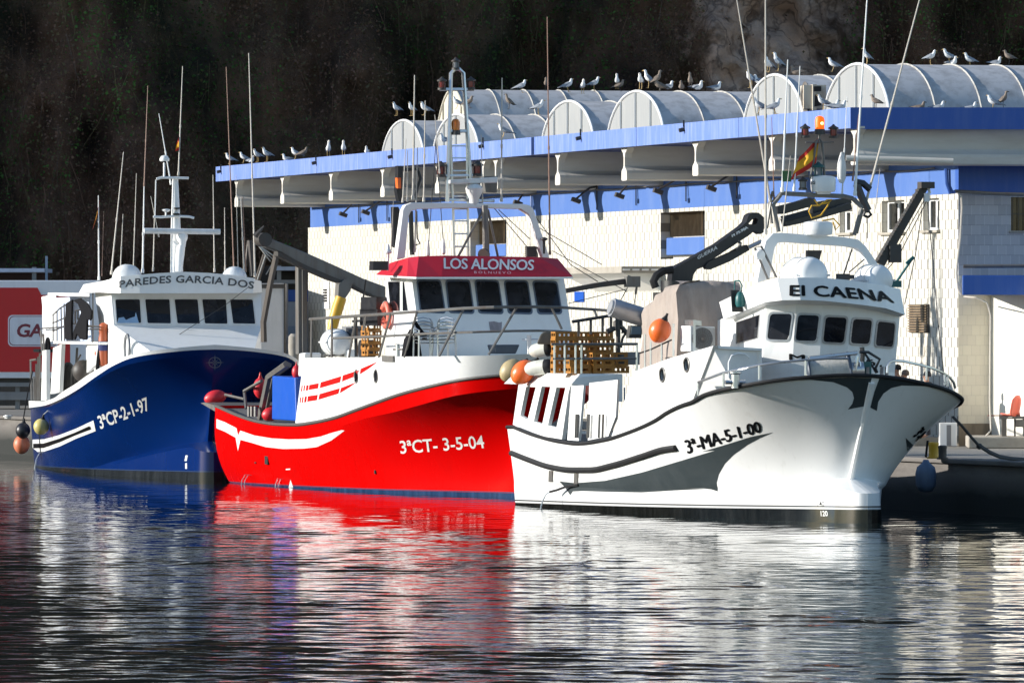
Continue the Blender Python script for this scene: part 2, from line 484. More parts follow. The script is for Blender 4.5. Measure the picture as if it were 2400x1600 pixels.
        a1 *= s; a2 *= s * rng.uniform(.4, .9)
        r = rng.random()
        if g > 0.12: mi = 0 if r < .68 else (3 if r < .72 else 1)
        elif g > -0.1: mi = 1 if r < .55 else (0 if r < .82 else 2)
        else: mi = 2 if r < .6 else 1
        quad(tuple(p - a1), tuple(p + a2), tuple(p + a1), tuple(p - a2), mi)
    for i in range(1300):
        x = rng.uniform(-25, 25); t = rng.uniform(2, 24)
        if 8.0 < x < 13.8 and t > 6: continue
        g = noise.noise(Vector((x * 0.16, t * 0.11, 3.3)))
        p = np.array(surf(x, t)); p[1] -= rng.uniform(.2, 1.1)
        L = rng.uniform(.6, 2.6); w = rng.uniform(.006, .014); dx = rng.normal(0, .25)
        mi = 1 if g > 0.1 else (2 if rng.random() < .6 else 4)
        q = p.copy()
        for k in range(3):
            q2 = q + np.array([dx * L / 3 + rng.normal(0, .06), rng.normal(0, .08), -L / 3])
            quad((q[0] - w, q[1], q[2]), (q[0] + w, q[1], q[2]), (q2[0] + w, q2[1], q2[2]), (q2[0] - w, q2[1], q2[2]), mi)
            q = q2
    ms = []
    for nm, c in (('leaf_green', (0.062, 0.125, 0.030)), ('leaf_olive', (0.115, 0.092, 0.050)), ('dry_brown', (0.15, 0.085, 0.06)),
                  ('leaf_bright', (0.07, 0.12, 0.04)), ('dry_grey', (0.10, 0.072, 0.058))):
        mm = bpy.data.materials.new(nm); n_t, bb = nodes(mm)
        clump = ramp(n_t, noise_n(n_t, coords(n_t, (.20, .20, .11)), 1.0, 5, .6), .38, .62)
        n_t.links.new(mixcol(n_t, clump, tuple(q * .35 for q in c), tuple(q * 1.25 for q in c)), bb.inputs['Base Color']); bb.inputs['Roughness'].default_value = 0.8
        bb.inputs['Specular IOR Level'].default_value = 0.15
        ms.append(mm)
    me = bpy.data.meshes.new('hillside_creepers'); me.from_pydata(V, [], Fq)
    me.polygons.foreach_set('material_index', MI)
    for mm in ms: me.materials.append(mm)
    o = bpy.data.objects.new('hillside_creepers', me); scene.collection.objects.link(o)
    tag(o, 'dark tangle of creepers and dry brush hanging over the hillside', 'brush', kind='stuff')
build_hill()

# ================================================================== the fish market hall
CF = Vector((12.02, 207.0, 0)); DF = Vector((-0.2385, 0.9711, 0)); NF = Vector((-0.9711, -0.2385, 0)); EF = Vector((0.9711, 0.2385, 0))
TIP = 3.47                                             # canopy overhang
ST = -1.21                                             # where the first beam stands along the facade
def fpt(s, out, z): p = CF + DF * s + NF * out; return Vector((p.x, p.y, z))
def fhit(px, py, out=0.0): return plane_hit(px, py, CF + NF * out, NF)
def fsz(px, py, out=0.0):
    p = fhit(px, py, out); return ((p - CF).dot(DF), p.z)
SEND = fsz(722, 600)[0]
hall = empty('market_hall', (CF.x, CF.y, QZ))
tag(hall, 'long white tiled harbour hall with blue roof edge and barrel vault skylights', 'building')
hall_off = Matrix.Translation((-CF.x, -CF.y, -QZ))
def hpart(mb, name, mats, parent=None, bevel=0, angle=38):
    o = mb.build(name, mats, None, angle, bevel)
    o.data.transform(hall_off)
    o.parent = parent or hall
    return o

def tile_mat(name, rot, bw, bh, col, col2, mortar, off=0.5, vw=.075, hw=.03, vs=.75, hs=.5, vcol=None):
    m = bpy.data.materials.new(name); nt, b = nodes(m)
    tc = nt.nodes.new('ShaderNodeTexCoord')
    sp = nt.nodes.new('ShaderNodeSeparateXYZ'); nt.links.new(tc.outputs['Object'], sp.inputs[0])
    d = math_n(nt, 'ADD', math_n(nt, 'MULTIPLY', sp.outputs['X'], rot[0]), math_n(nt, 'MULTIPLY', sp.outputs['Y'], rot[1]))
    cb = nt.nodes.new('ShaderNodeCombineXYZ'); nt.links.new(d, cb.inputs[0]); nt.links.new(sp.outputs['Z'], cb.inputs[1])
    zr = math_n(nt, 'DIVIDE', sp.outputs['Z'], bh)
    ro = math_n(nt, 'MULTIPLY', math_n(nt, 'MODULO', math_n(nt, 'FLOOR', zr), 2.0), off)
    uu = math_n(nt, 'ADD', math_n(nt, 'DIVIDE', d, bw), ro)
    fu = math_n(nt, 'FRACT', math_n(nt, 'ADD', uu, 400.0)); fz = math_n(nt, 'FRACT', zr)
    wn = nt.nodes.new('ShaderNodeTexWhiteNoise'); wn.noise_dimensions = '2D'
    cb2 = nt.nodes.new('ShaderNodeCombineXYZ'); nt.links.new(math_n(nt, 'FLOOR', uu), cb2.inputs[0]); nt.links.new(math_n(nt, 'FLOOR', zr), cb2.inputs[1]); nt.links.new(cb2.outputs[0], wn.inputs['Vector'])
    base = mixcol(nt, wn.outputs['Value'], col, col2)
    vj = math_n(nt, 'LESS_THAN', fu, vw); hj = math_n(nt, 'LESS_THAN', fz, hw)
    c0 = mixcol(nt, math_n(nt, 'MULTIPLY', hj, hs), base, mortar)
    c0 = mixcol(nt, math_n(nt, 'MULTIPLY', vj, vs), c0, vcol or mortar)
    n1 = noise_n(nt, coords(nt, (0.3, 0.3, 0.16)), 1.0, 6, 0.65)
    c = mixcol(nt, math_n(nt, 'MULTIPLY', ramp(nt, n1, 0.55, 0.80), 0.35), c0, (0.60, 0.47, 0.28))
    nt.links.new(c, b.inputs['Base Color']); b.inputs['Roughness'].default_value = 0.7
    h = math_n(nt, 'MULTIPLY', math_n(nt, 'MAXIMUM', vj, hj), -1.0)
    bump(nt, b, h, 0.4, 0.012)
    return m
M_tile = tile_mat('white_shingle_tiles', (DF.x, DF.y), 0.56, 0.265, (0.55, 0.535, 0.485), (0.50, 0.48, 0.42), (0.14, 0.125, 0.10), vw=.13, hw=.06, vs=.88, hs=.28)
M_tileg = tile_mat('shaded_shingle_tiles', (EF.x, EF.y), 0.245, 0.27, (0.50, 0.48, 0.48), (0.40, 0.39, 0.40), (0.20, 0.19, 0.19), vw=.05, hw=.04, vs=.6, hs=.8, vcol=(.7, .68, .66))  # pale joint colour paints the sunlit tile edges, greyer tiles the shade
M_tilec = tile_mat('cream_wall_tiles', (EF.x, EF.y), 0.245, 0.27, (0.74, 0.68, 0.54), (0.68, 0.62, 0.50), (0.42, 0.38, 0.30), vw=.04, hw=.04, vs=.5, hs=.5)
M_blue = paint('faded_blue_paint', (0.115, 0.195, 0.48), 0.6, dirt=0.16, dcol=(0.42, 0.46, 0.60), streak=(3.5, 3.5, 0.5), scale=1.3)
M_blueband = paint('mid_blue_paint', (0.062, 0.145, 0.41), 0.6, dirt=0.18, dcol=(0.14, 0.22, 0.44), streak=(1.2, 1.2, 0.5), scale=1.0)
M_blueshade = paint('shaded_blue_paint', (0.020, 0.085, 0.36), 0.5, dirt=0.12, dcol=(0.12, 0.18, 0.40), streak=(4, 4, 0.4), scale=1.3)  # blue trim of the unlit end, its shade worked into the colour
M_beam = paint('cast_concrete_beam', (0.58, 0.555, 0.50), 0.8, dirt=0.16, dcol=(0.34, 0.27, 0.19), streak=(0.3, 0.3, 1.5))
M_vault = paint('weathered_vault_sheet', (0.44, 0.44, 0.45), 0.7, dirt=0.28, dcol=(0.17, 0.165, 0.16), streak=(1.6, 1.6, 0.5))
M_vaulte = paint('vault_end_panel', (0.29, 0.30, 0.30), 0.6, dirt=0.10, dcol=(0.48, 0.46, 0.42))
M_vaultc = paint('cream_vault_end', (0.60, 0.56, 0.45), 0.55, dirt=0.12)
M_ribs = paint('pale_sealant_rib', (0.48, 0.46, 0.42), 0.7, dirt=0.35, dcol=(.2, .18, .15))
M_upvc = paint('white_window_frame', (0.78, 0.78, 0.77), 0.35, dirt=0.04)
M_wood = paint('brown_wood_slat', (0.20, 0.135, 0.075), 0.7, dirt=0.2, dcol=(0.35, 0.27, 0.17), streak=(2, 2, 2))
M_dark = paint('dark_interior', (0.015, 0.014, 0.013), 0.9, dirt=0.1)

ZB = 8.29; WT = 0.38
def frect(x0, y0, x1, y1, out=0.0):
    """facade rectangle from its photograph corners -> s0, s1, z0, z1"""
    a = fsz(x0, y0, out); b = fsz(x1, y1, out)
    c = fsz(x0, y1, out); d = fsz(x1, y0, out)
    return (max(a[0], b[0]), min(a[0], b[0]), (a[1] + d[1]) / 2, (b[1] + c[1]) / 2)
def build_hall():
    holes = [frect(1548.6, 496, 1651.7, 606), frect(1102, 517, 1187, 602)]
    wins = [frect(1967.7, 492, 1997.4, 545), frect(2066.7, 470, 2119.4, 544), frect(2163.6, 465, 2201, 539)]
    # tiled wall skin with its openings
    mb = MB()
    hl = []
    for (s0, s1, z1, z0) in holes: hl.append([fpt(s0, 0, z0), fpt(s1, 0, z0), fpt(s1, 0, min(z1, ZB - 0.03)), fpt(s0, 0, min(z1, ZB - 0.03))])
    for (s0, s1, z1, z0) in wins: hl.append([fpt(s0, 0, z0), fpt(s1, 0, z0), fpt(s1, 0, z1), fpt(s0, 0, z1)])
    mb.sheet([fpt(SEND, 0, QZ), fpt(0, 0, QZ), fpt(0, 0, ZB), fpt(SEND, 0, ZB)], hl, NF * -WT)
    hpart(mb, 'tiled_wall', M_tile)
    mb = MB(); mb.prism([fpt(SEND - 0.3, -WT, ZB + 0.004), fpt(0.1, -WT, ZB + 0.004), fpt(0.1, -WT, 9.6), fpt(SEND - 0.3, -WT, 9.6)], NF * (WT - 0.02))
    hpart(mb, 'blue_wall_band', M_blueband)
    mb = MB(); mb.prism([fpt(SEND, -WT - .004, QZ), fpt(0.3, -WT - .004, QZ), fpt(0.3, -14, QZ), fpt(SEND, -14, QZ)], (0, 0, 8.0))
    hpart(mb, 'inner_wall', M_beam)
    # roof slab, its blue soffit, fascia
    mb = MB(); mb.prism([fpt(83.0, TIP - 0.14, 10.06), fpt(-1.38, TIP - 0.14, 10.06), fpt(-1.38, -18, 10.06), fpt(83.0, -18, 10.06)], (0, 0, 0.2))
    hpart(mb, 'roof', paint('dark_blue_soffit', (.018, .035, .14), .7, dirt=.1))
    # fascia in lengths with open joints
    zt, zb = 10.55, 10.0
    joints = [-1.55, 9.6, 20.9, 33.4, 33.75, 43.9, 54.0, 65.0, 75.5, 82.6]
    mb = MB()
    for i in range(len(joints) - 1):
        a, b = joints[i] + (0.0 if i == 0 else 0.02), joints[i + 1] - 0.02
        if b - a < 0.6: continue
        mb.prism([fpt(a, TIP, zb), fpt(b, TIP, zb), fpt(b, TIP, zt), fpt(a, TIP, zt)], NF * -0.13)
    hpart(mb, 'fascia', M_blue)
    c = fpt(-1.55, TIP, 0) + EF * 0.004
    mb = MB(); e = Vector((0.9995, 0.03, 0)); nn = Vector((0.03, -0.9995, 0))
    mb.prism([(c.x, c.y, zb - .03), (c.x + e.x * 26, c.y + e.y * 26, zb - .03), (c.x + e.x * 26, c.y + e.y * 26, zt), (c.x, c.y, zt)], (0.004, 0.13, 0))
    hpart(mb, 'end_fascia', M_blueshade)
    for (v, x, y) in (('A', 55, 650), ('A', 710, 590), ('A', 1235, 548), ('A', 1862, 475), ('B', 770, 655), ('B', 1482, 597)):
        px, py = P1(v, x, y); p = fhit(px, py, TIP)
        mb = MB(); mb.tube([p, p + NF * 0.16 + Vector((0, 0, -.04))], .06, 8); mb.box(p + NF * 0.02 + Vector((0, 0, .16)), (0.05, 0.07, 0.2))
        hpart(mb, 'drain_spout', M_dsteel)
    # Y shaped roof beams, their tips facing the water
    prof = [(-.42, 10.05), (-.42, 9.99), (-.12, 9.83), (-.07, 9.70), (-.065, 9.46), (-.12, 9.40), (-.27, 9.32), (-.30, 9.24), (-.30, 9.06), (-.24, 9.02)]
    full = prof + [(-a, z) for a, z in prof[::-1]]
    svals = [ST + 8.1 * k for k in range(11)] + [ST + 42.2]
    for sv in svals:
        web = [(-.42, 10.05), (-.065, 10.04), (-.065, 9.46), (-.12, 9.40), (-.27, 9.32), (-.30, 9.24), (-.30, 9.06), (-.24, 9.02)]; web[0] = (-.066, 10.045)
        mb = MB(); mb.prism([fpt(sv + a, TIP - 0.42, z) for a, z in web + [(-a, z) for a, z in web[::-1]]], EF * 17)
        bmx = hpart(mb, 'roof_beam', M_beam)
        mb = MB(); mb.prism([fpt(sv + a * (1.0 if z > 9.5 else 1.06), TIP - 0.2, z) for a, z in full], EF * .22); hpart(mb, 'beam_tip', M_beam, bmx)
    # barrel vault skylights
    for k, (bay, back, crest, half, cream) in enumerate([(0, 1.45, 11.85, 3.2, 0), (1, 1.4, 11.8, 3.15, 0), (3, 1.62, 11.8, 3.4, 0), (4, 1.55, 11.72, 3.35, 0), (6, 1.80, 11.72, 3.35, 0),
                                            (7, 1.85, 11.72, 3.25, 0), (8.25, 6.0, 13.1, 2.7, 1)]):
        sc = ST + 8.1 * (bay + 0.5); base = 10.26; n = 22
        arc = [(half * math.cos(math.pi * i / n), base + (crest - base) * math.sin(math.pi * i / n) ** 1.08) for i in range(n + 1)]
        o0 = TIP - back
        mb = MB()
        rows = [[fpt(sc + a, o0 - L, z) for a, z in arc] for L in np.linspace(0, 15, 9)]
        mb.grid(rows)
        va = hpart(mb, 'barrel_vault', M_vault, angle=60)
        mb = MB(); mb.prism([fpt(sc + a, o0 - 0.06, z - 0.01) for a, z in arc], NF * 0.05)
        en = hpart(mb, 'end_panel', M_vaultc if cream else M_vaulte, va)
        mb = MB(); mb.tube([fpt(sc + a, o0 + 0.01, z + .01) for a, z in arc], 0.04, 6)
        hpart(mb, 'edge_trim', M_white if not cream else M_vaultc, va)
        for a in (-half * 0.52, 0, half * 0.52):
            zz = base + (crest - base) * math.sin(math.acos(a / half)) ** 1.08
            mb = MB(); mb.box(fpt(sc + a, o0 + 0.015, (base + zz) / 2), (0.05, 0.12, zz - base - 0.08), rot=None)
            hpart(mb, 'panel_batten', M_white if not cream else M_vaultc, va)
        for L in np.arange(1.3, 11 if not cream else 6, 1.3):
            mb = MB(); mb.tube([fpt(sc + a, o0 - L, z + 0.01) for a, z in arc], 0.03, 5)
            hpart(mb, 'sheet_joint', M_ribs, va)
    # recessed grilles and blue apron panels
    for (x0, xg, x1, y0, y1, yb0, yb1, xb) in ((1548, 1575, 1652, 492, 553, 556, 597, 1563), (1102, 1128, 1187, 517, 571, 573, 601, 1116)):
        s0, s1, z1, z0 = frect(xg, y0, x1, y1, -WT)
        mb = MB(); mb.prism([fpt(s0, -WT, z0), fpt(s1, -WT, z0), fpt(s1, -WT, z1), fpt(s0, -WT, z1)], NF * 0.03)
        g = hpart(mb, 'window_grille', M_dark)
        mb = MB(); ns = 24
        for i in range(ns):
            sa = s0 + (s1 - s0) * (i + 0.5) / ns
            mb.box(fpt(sa, -WT + 0.06, (z0 + z1) / 2), (0.05, 0.07, z1 - z0))
        hpart(mb, 'grille_slats', M_wood, g)
        s0, s1, z1, z0 = frect(xb, yb0, x1, yb1, -WT + .2)
        mb = MB(); mb.prism([fpt(s0, -WT, z0), fpt(s1 + .05, -WT, z0), fpt(s1 + .05, -WT, z1), fpt(s0, -WT, z1)], NF * 0.22)
        hpart(mb, 'apron_panel', M_blueband, bevel=.02)
    # white casement windows
    for (s0, s1, z1, z0) in wins:
        mb = MB(); t = 0.12
        sm = (s0 + s1) / 2
        sg = 1 if s0 > s1 else -1
        mb.sheet([fpt(s0, -.16, z0), fpt(s1, -.16, z0), fpt(s1, -.16, z1), fpt(s0, -.16, z1)],
                 [[fpt(s0 - .16 * sg, -.16, z0 + .07), fpt(sm + .08 * sg, -.16, z0 + .07), fpt(sm + .08 * sg, -.16, z1 - .07), fpt(s0 - .16 * sg, -.16, z1 - .07)],
                  [fpt(sm - .08 * sg, -.16, z0 + .07), fpt(s1 + .16 * sg, -.16, z0 + .07), fpt(s1 + .16 * sg, -.16, z1 - .07), fpt(sm - .08 * sg, -.16, z1 - .07)]], NF * -0.07)
        w = hpart(mb, 'window', M_upvc)
        mb = MB(); mb.prism([fpt(s0 - .1 * sg, -.21, z0 + .05), fpt(s1 + .1 * sg, -.21, z0 + .05), fpt(s1 + .1 * sg, -.21, z1 - .05), fpt(s0 - .1 * sg, -.21, z1 - .05)], NF * 0.01)
        hpart(mb, 'pane', M_glassb, w)
        mb = MB(); mb.box(fpt(sm, .03, z0 - .04), (.14, abs(s0 - s1) + .2, .07), rot=Matrix.Rotation(math.atan2(DF.y, DF.x) - math.pi / 2, 3, 'Z'))
        hpart(mb, 'sill', M_concrete, w)
    # louvred vents
    rotf = Matrix.Rotation(math.atan2(DF.y, DF.x), 3, 'Z')
    for (x0, y0, x1, y1, n, fr) in ((2134.7, 713, 2178.9, 779, 11, 0), (759.3, 660, 773.3, 723.6, 5, 1), (1236, 577, 1261, 602, 5, 0)):
        s0, s1, z1, z0 = frect(x0, y0, x1, y1); w = abs(s0 - s1); cc = (s0 + s1) / 2
        mb = MB(); mb.box(fpt(cc, 0.02, (z0 + z1) / 2), (w, 0.06, z1 - z0), rot=rotf)
        vn = hpart(mb, 'louvre_vent', M_dsteel if not fr else M_whiteb)
        mb = MB()
        for i in range(n):
            zc = z0 + (z1 - z0) * (i + .5) / n if not fr else z0 + (z1 - z0) * (0.25 + 0.5 * (i + .5) / n)
            mb.box(fpt(cc, 0.08, zc), (w * (0.96 if not fr else .45), 0.05, (z1 - z0) / n * (.5 if not fr else .3)), rot=rotf)
        hpart(mb, 'louvre_slats', M_wood if not fr else M_dark, vn)
    s0, s1, z1, z0 = frect(1348.8, 683.4, 1370.2, 707.5)
    mb = MB(); mb.box(fpt((s0 + s1) / 2, .02, (z0 + z1) / 2), (abs(s0 - s1), .04, z1 - z0), rot=rotf); hpart(mb, 'blue_plate', M_bluep)
    # concrete door canopy with a slotted edge
    p = fhit(1556, 632); s0 = (p - CF).dot(DF)
    zc0, zc1 = p.z - .1, p.z + .1
    mb = MB(); mb.prism([fpt(s0, 0, zc0), fpt(s0 + 9, 0, zc0), fpt(s0 + 9, 1.35, zc0), fpt(s0, 1.35, zc0)], (0, 0, 0.2)); cn = hpart(mb, 'door_canopy', M_concrete)
    mb = MB()
    for i in range(4):
        mb.box(fpt(s0 - .02, 1.2 - .3 * i, p.z), (.22, .03, .05), rot=Matrix.Rotation(math.atan2(EF.y, EF.x), 3, 'Z'))
    hpart(mb, 'edge_slot', M_white, cn)
    mb = MB(); mb.prism([fpt(s0 + .3, 0, zc0), fpt(s0 + .3, 1.2, zc0), fpt(s0 + .3, 0, zc0 - .55)], DF * 8); hpart(mb, 'canopy_bracket', M_white, cn)
    # floodlights on arms under the beams, conduit
    for (px, py, l) in ((1491.8, 459, .55), (1609, 449, .9), (1728, 442, .8), (1248, 476, .5), (1400, 470, .7), (908, 498, .8), (842, 503, .6)):
        p = fhit(px, py); s = (p - CF).dot(DF); z = p.z
        mb = MB(); mb.tube([fpt(s, 0, z + .45), fpt(s, .25, z + .4), fpt(s, l, z + .05)], .035, 6)
        mb.tube([fpt(s, .02, z + .45), fpt(s, .02, z - .3)], .02, 5)
        fl = hpart(mb, 'flood_light', M_dsteel)
        mb = MB(); mb.box(fpt(s, l, z), (.28, .22, .13), rot=Matrix.Rotation(math.atan2(EF.y, EF.x), 3, 'Z') @ Matrix.Rotation(.35, 3, 'Y')); hpart(mb, 'lamp_head', M_dsteel, fl)
    mb = MB(); mb.tube([fpt(s, .05, 9.0 + .02 * math.sin(s)) for s in np.linspace(2, SEND - 3, 40)], .022, 5); hpart(mb, 'conduit', M_gsteel)
    # end of the hall that faces the camera
    ep = lambda x, o, z: Vector((CF.x + EF.x * x, CF.y + EF.y * x, z)) + Vector((EF.y, -EF.x, 0)) * (o + .02)
    we = fsz  # noqa
    def ehit(px, py): return plane_hit(px, py, CF, Vector((EF.y, -EF.x, 0)))
    zt_, zb_, zc_ = ehit(2300, 387).z, ehit(2300, 451).z, ehit(2300, 646).z
    mb = MB(); mb.prism([ep(.01, 0, zb_), ep(14, 0, zb_), ep(14, 0, 9.75), ep(.01, 0, 9.75)], Vector((EF.y, -EF.x, 0)) * -.29); hpart(mb, 'end_blue_band', M_blueshade)
    wa, wb = ehit(2369, 462), ehit(2440, 541); xa = (wa - CF).dot(EF); xb = (wb - CF).dot(EF)
    mb = MB()
    mb.sheet([ep(.01, 0, zc_), ep(14, 0, zc_), ep(14, 0, zb_ - .004), ep(.01, 0, zb_ - .004)], [[ep(xa, 0, wb.z), ep(xb, 0, wb.z), ep(xb, 0, wa.z), ep(xa, 0, wa.z)]], Vector((EF.y, -EF.x, 0)) * -.29)
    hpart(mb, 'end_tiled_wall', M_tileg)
    mb = MB(); mb.prism([ep(xa, -.2, wb.z), ep(xb, -.2, wb.z), ep(xb, -.2, wa.z), ep(xa, -.2, wa.z)], Vector((EF.y, -EF.x, 0)) * -.03); w = hpart(mb, 'end_window', M_glassb)
    mb = MB()
    for i in range(5): mb.tube([ep(xa + (xb - xa) * (i + .5) / 5, -.12, wb.z), ep(xa + (xb - xa) * (i + .5) / 5, -.12, wa.z)], .012, 4)
    mb.tube([ep(xa, -.12, (wa.z + wb.z) / 2), ep(xb, -.12, (wa.z + wb.z) / 2)], .012, 4); hpart(mb, 'window_bars', M_dsteel, w)
    mb = MB(); mb.prism([ep(xa - .05, -.15, wb.z - .06), ep(xb, -.15, wb.z - .06), ep(xb, .06, wb.z - .06), ep(xa - .05, .06, wb.z - .06)], (0, 0, .055)); hpart(mb, 'sill', M_concrete, w)
    # tiled pier under the end wall
    xp = (ehit(2323, 800) - CF).dot(EF)
    mb = MB(); mb.prism([ep(.012, 0, 2.1), ep(xp, 0, 2.1), ep(xp, 0, zc_ - .004), ep(.012, 0, zc_ - .004)], Vector((EF.y, -EF.x, 0)) * -.29); hpart(mb, 'tiled_pier', M_tilec)
    mb = MB(); mb.prism([ep(.012, .03, QZ), ep(xp, .03, QZ), ep(xp, .03, 2.096), ep(.012, .03, 2.096)], Vector((EF.y, -EF.x, 0)) * -.32)
    hpart(mb, 'pier_base', paint('damp_concrete', (0.26, 0.21, 0.15), .9, dirt=.25, dcol=(.10, .08, .06)))
    # ground floor wing that comes forward, its blue canopy edge
    a = ep(xp, 0.004, 0); f = -DF
    mb = MB(); mb.prism([(a.x, a.y, QZ), (a.x + f.x * 6, a.y + f.y * 6, QZ), (a.x + f.x * 6, a.y + f.y * 6, 5.55), (a.x, a.y, 5.55)], EF * 8)
    hpart(mb, 'wing_wall', paint('cream_render', (0.78, 0.75, 0.66), .7, dirt=.08, dcol=(.6, .5, .36)))
    k0 = world_at(2256, 645, 203.6); k1 = world_at(2256, 691, 203.6)
    mb = MB(); mb.prism([(k0.x, k0.y, k1.z), (k0.x + 10, k0.y + .1, k1.z), (k0.x + 10, k0.y + .1, k0.z), (k0.x, k0.y, k0.z)], (0, .12, 0)); cn = hpart(mb, 'canopy_fascia', M_blueshade, bevel=.02)
    mb = MB(); mb.prism([(k0.x + .02, k0.y + .13, k1.z + .06), (k0.x + 10, k0.y + .13, k1.z + .06), (k0.x + 10, k0.y + 4.6, k1.z + .06), (k0.x + .6, k0.y + 3.4, k1.z + .06)], (0, 0, .36)); hpart(mb, 'canopy_slab', M_blueshade, cn)
    mb = MB(); mb.tube([(k0.x + .15, k0.y + 2.2, k0.z + .25), (k0.x + 10, k0.y + 2.2, k0.z + .3)], .05, 6); hpart(mb, 'gutter', M_gsteel, cn)
    # pipes and cables on the end wall
    q = lambda v, x, y, Y=206.6: world_at(*P1(v, x, y), Y)
    mb = MB(); mb.tube([q('C', 950, 1045, 204.6), q('C', 1795, 1070, 204.6)], .085, 10); hpart(mb, 'drain_pipe', M_beam)
    mb = MB(); mb.tube([q(11, 345, 268), q(11, 520, 278), q(11, 700, 290), q(11, 980, 298)], .05, 6); hpart(mb, 'pipe_run', M_gsteel)
    mb = MB(); mb.tube([q(11, 375, 285), q(11, 405, 310), q(11, 410, 420), q(11, 395, 700), q(11, 370, 900), q(11, 360, 1020), q(11, 375, 1160), q(11, 405, 1220)], .03, 6)
    mb.tube([q(11, 410, 1040), q(11, 395, 1120), q(11, 430, 1235), q(11, 540, 1245, 203.4), q(11, 640, 1290, 203.4), q(11, 672, 1400, 203.4), q(12, 748, 500, 203.4), q(12, 745, 900, 203.4), q(12, 755, 1150, 203.4), q(12, 710, 1200, 203.4)], .022, 5)
    hpart(mb, 'cable', M_antenna)
    mb = MB(); mb.tube([q(11, 265, 60), q(11, 272, 200), q(11, 300, 285), q(11, 350, 270)], .05, 6); mb.tube([q(11, 295, 60), q(11, 300, 220), q(11, 330, 285)], .03, 6); hpart(mb, 'black_cables', M_blueshade)
build_hall()

# raised step along the hall and plinth in front of the wing
mb = MB(); mb.prism([fpt(0.4, 1.9, QZ), fpt(40, 1.9, QZ), fpt(40, 0.01, QZ), fpt(0.4, 0.01, QZ)], (0, 0, .22))
tag(mb.build('loading_step', M_concrete), kind='structure')
p0 = world_at(2270, 1024, 203.2)
mb = MB(); mb.prism([(p0.x, 203.2, QZ), (p0.x + 9, 203.2, QZ), (p0.x + 9, 206.5, QZ), (p0.x + .1, 206.5, QZ)], (0, 0, .3))
tag(mb.build('pavement', M_concrete, bevel=.03), kind='structure')
# ================================================================== boats: shared builders
CAMP = Vector((0, 0, CAMZ))
class Boat:
    def __init__(s, name, label, px0, py0, theta):
        Y = CAMZ * F / (py0 - HZ)
        s.o = Vector(((px0 - 1200) / F * Y, Y, 0))
        t = math.radians(theta)
        s.h = Vector((math.sin(t), -math.cos(t), 0)); s.s = Vector((s.h.y, -s.h.x, 0))
        s.rz = math.atan2(s.h.y, s.h.x)
        s.root = empty('fishing_boat', s.o, s.rz)
        tag(s.root, label, 'fishing boat', 'fishing boats moored stern to the quay')
        s.cl = s.to_local(CAMP)
    # local frame of the mesh data: x forward, y port, z up; (a, b, z) = metres aft, metres to starboard, height
    def L(s, a, b, z): return Vector((-a, -b, z))
    def to_local(s, p):
        d = p - s.o; return Vector((d.x * s.h.x + d.y * s.h.y, -(d.x * s.s.x + d.y * s.s.y), p.z))
    def to_world(s, l): return s.o + s.h * l.x - s.s * l.y + Vector((0, 0, l.z))
    def proj(s, l): return project(s.to_world(l))
    def ray(s, px, py):
        d = Vector(((px - 1200.0) / F, 1.0, (HZ - py) / F))
        return Vector((d.x * s.h.x + d.y * s.h.y, -(d.x * s.s.x + d.y * s.s.y), d.z))
    def plane(s, px, py, p0, n):
        d = s.ray(px, py); n = Vector(n); t = (Vector(p0) - s.cl).dot(n) / d.dot(n); return s.cl + d * t
    def side(s, px, py, b): return s.plane(px, py, (0, -b, 0), (0, 1, 0))
    def front(s, px, py, a): return s.plane(px, py, (-a, 0, 0), (1, 0, 0))
    def flat(s, px, py, z): return s.plane(px, py, (0, 0, z), (0, 0, 1))
    def fr(s, a, pts): return [s.front(x, y, a) for x, y in pts]
    def sd(s, b, pts): return [s.side(x, y, b) for x, y in pts]
    def onplan(s, plan, px, py, side=1):
        """point of a plan curve (a -> half breadth) that shows at px; height from py"""
        lo, hi = plan.a0, plan.a1
        f = lambda a: s.proj(s.L(a, side * plan(a), 0))[0] - px
        n = 200; best = None; prev = f(lo)
        for i in range(1, n + 1):
            a = lo + (hi - lo) * (i / n) ** 1.5; c = f(a)
            if prev * c <= 0: best = a; break
            prev = c
        if best is None: best = lo if abs(f(lo)) < abs(f(hi)) else hi
        a0 = lo + (hi - lo) * ((i - 1) / n) ** 1.5; a1 = best
        for _ in range(30):
            m = (a0 + a1) / 2
            if f(a0) * f(m) <= 0: a1 = m
            else: a0 = m
        a = (a0 + a1) / 2
        w = s.to_world(s.L(a, side * plan(a), 0))
        return s.L(a, side * plan(a), CAMZ + (HZ - py) / F * w.y)
class Plan:
    def __init__(s, pts): s.f = pchip([p[0] for p in pts], [p[1] for p in pts]); s.a0 = pts[0][0]; s.a1 = pts[-1][0]
    def __call__(s, a): return s.f(a)
class Curve:
    """longitudinal hull line: plan + height rule (number, [(a, z)] or traced photograph line)"""
    def __init__(s, boat, plan, z, heel=0.0):
        s.p = Plan(plan); s.heel = heel; s.b = boat
        if isinstance(z, (int, float)): s.zf = lambda a: z
        elif isinstance(z, list): s.zf = pchip([q[0] for q in z], [q[1] for q in z])
        else:
            def zf(a):
                w = boat.to_world(boat.L(a, s.p(a), 0)); px = 1200 + w.x / w.y * F
                return CAMZ + (HZ - z(px)) / F * w.y
            s.zf = zf
    def pt(s, t, side):
        a = s.p.a0 + (s.p.a1 - s.p.a0) * t ** 1.9
        b = s.p(a); z = s.zf(a)
        if side < 0: z -= s.heel * 2 * b
        return s.b.L(a, side * b, z)
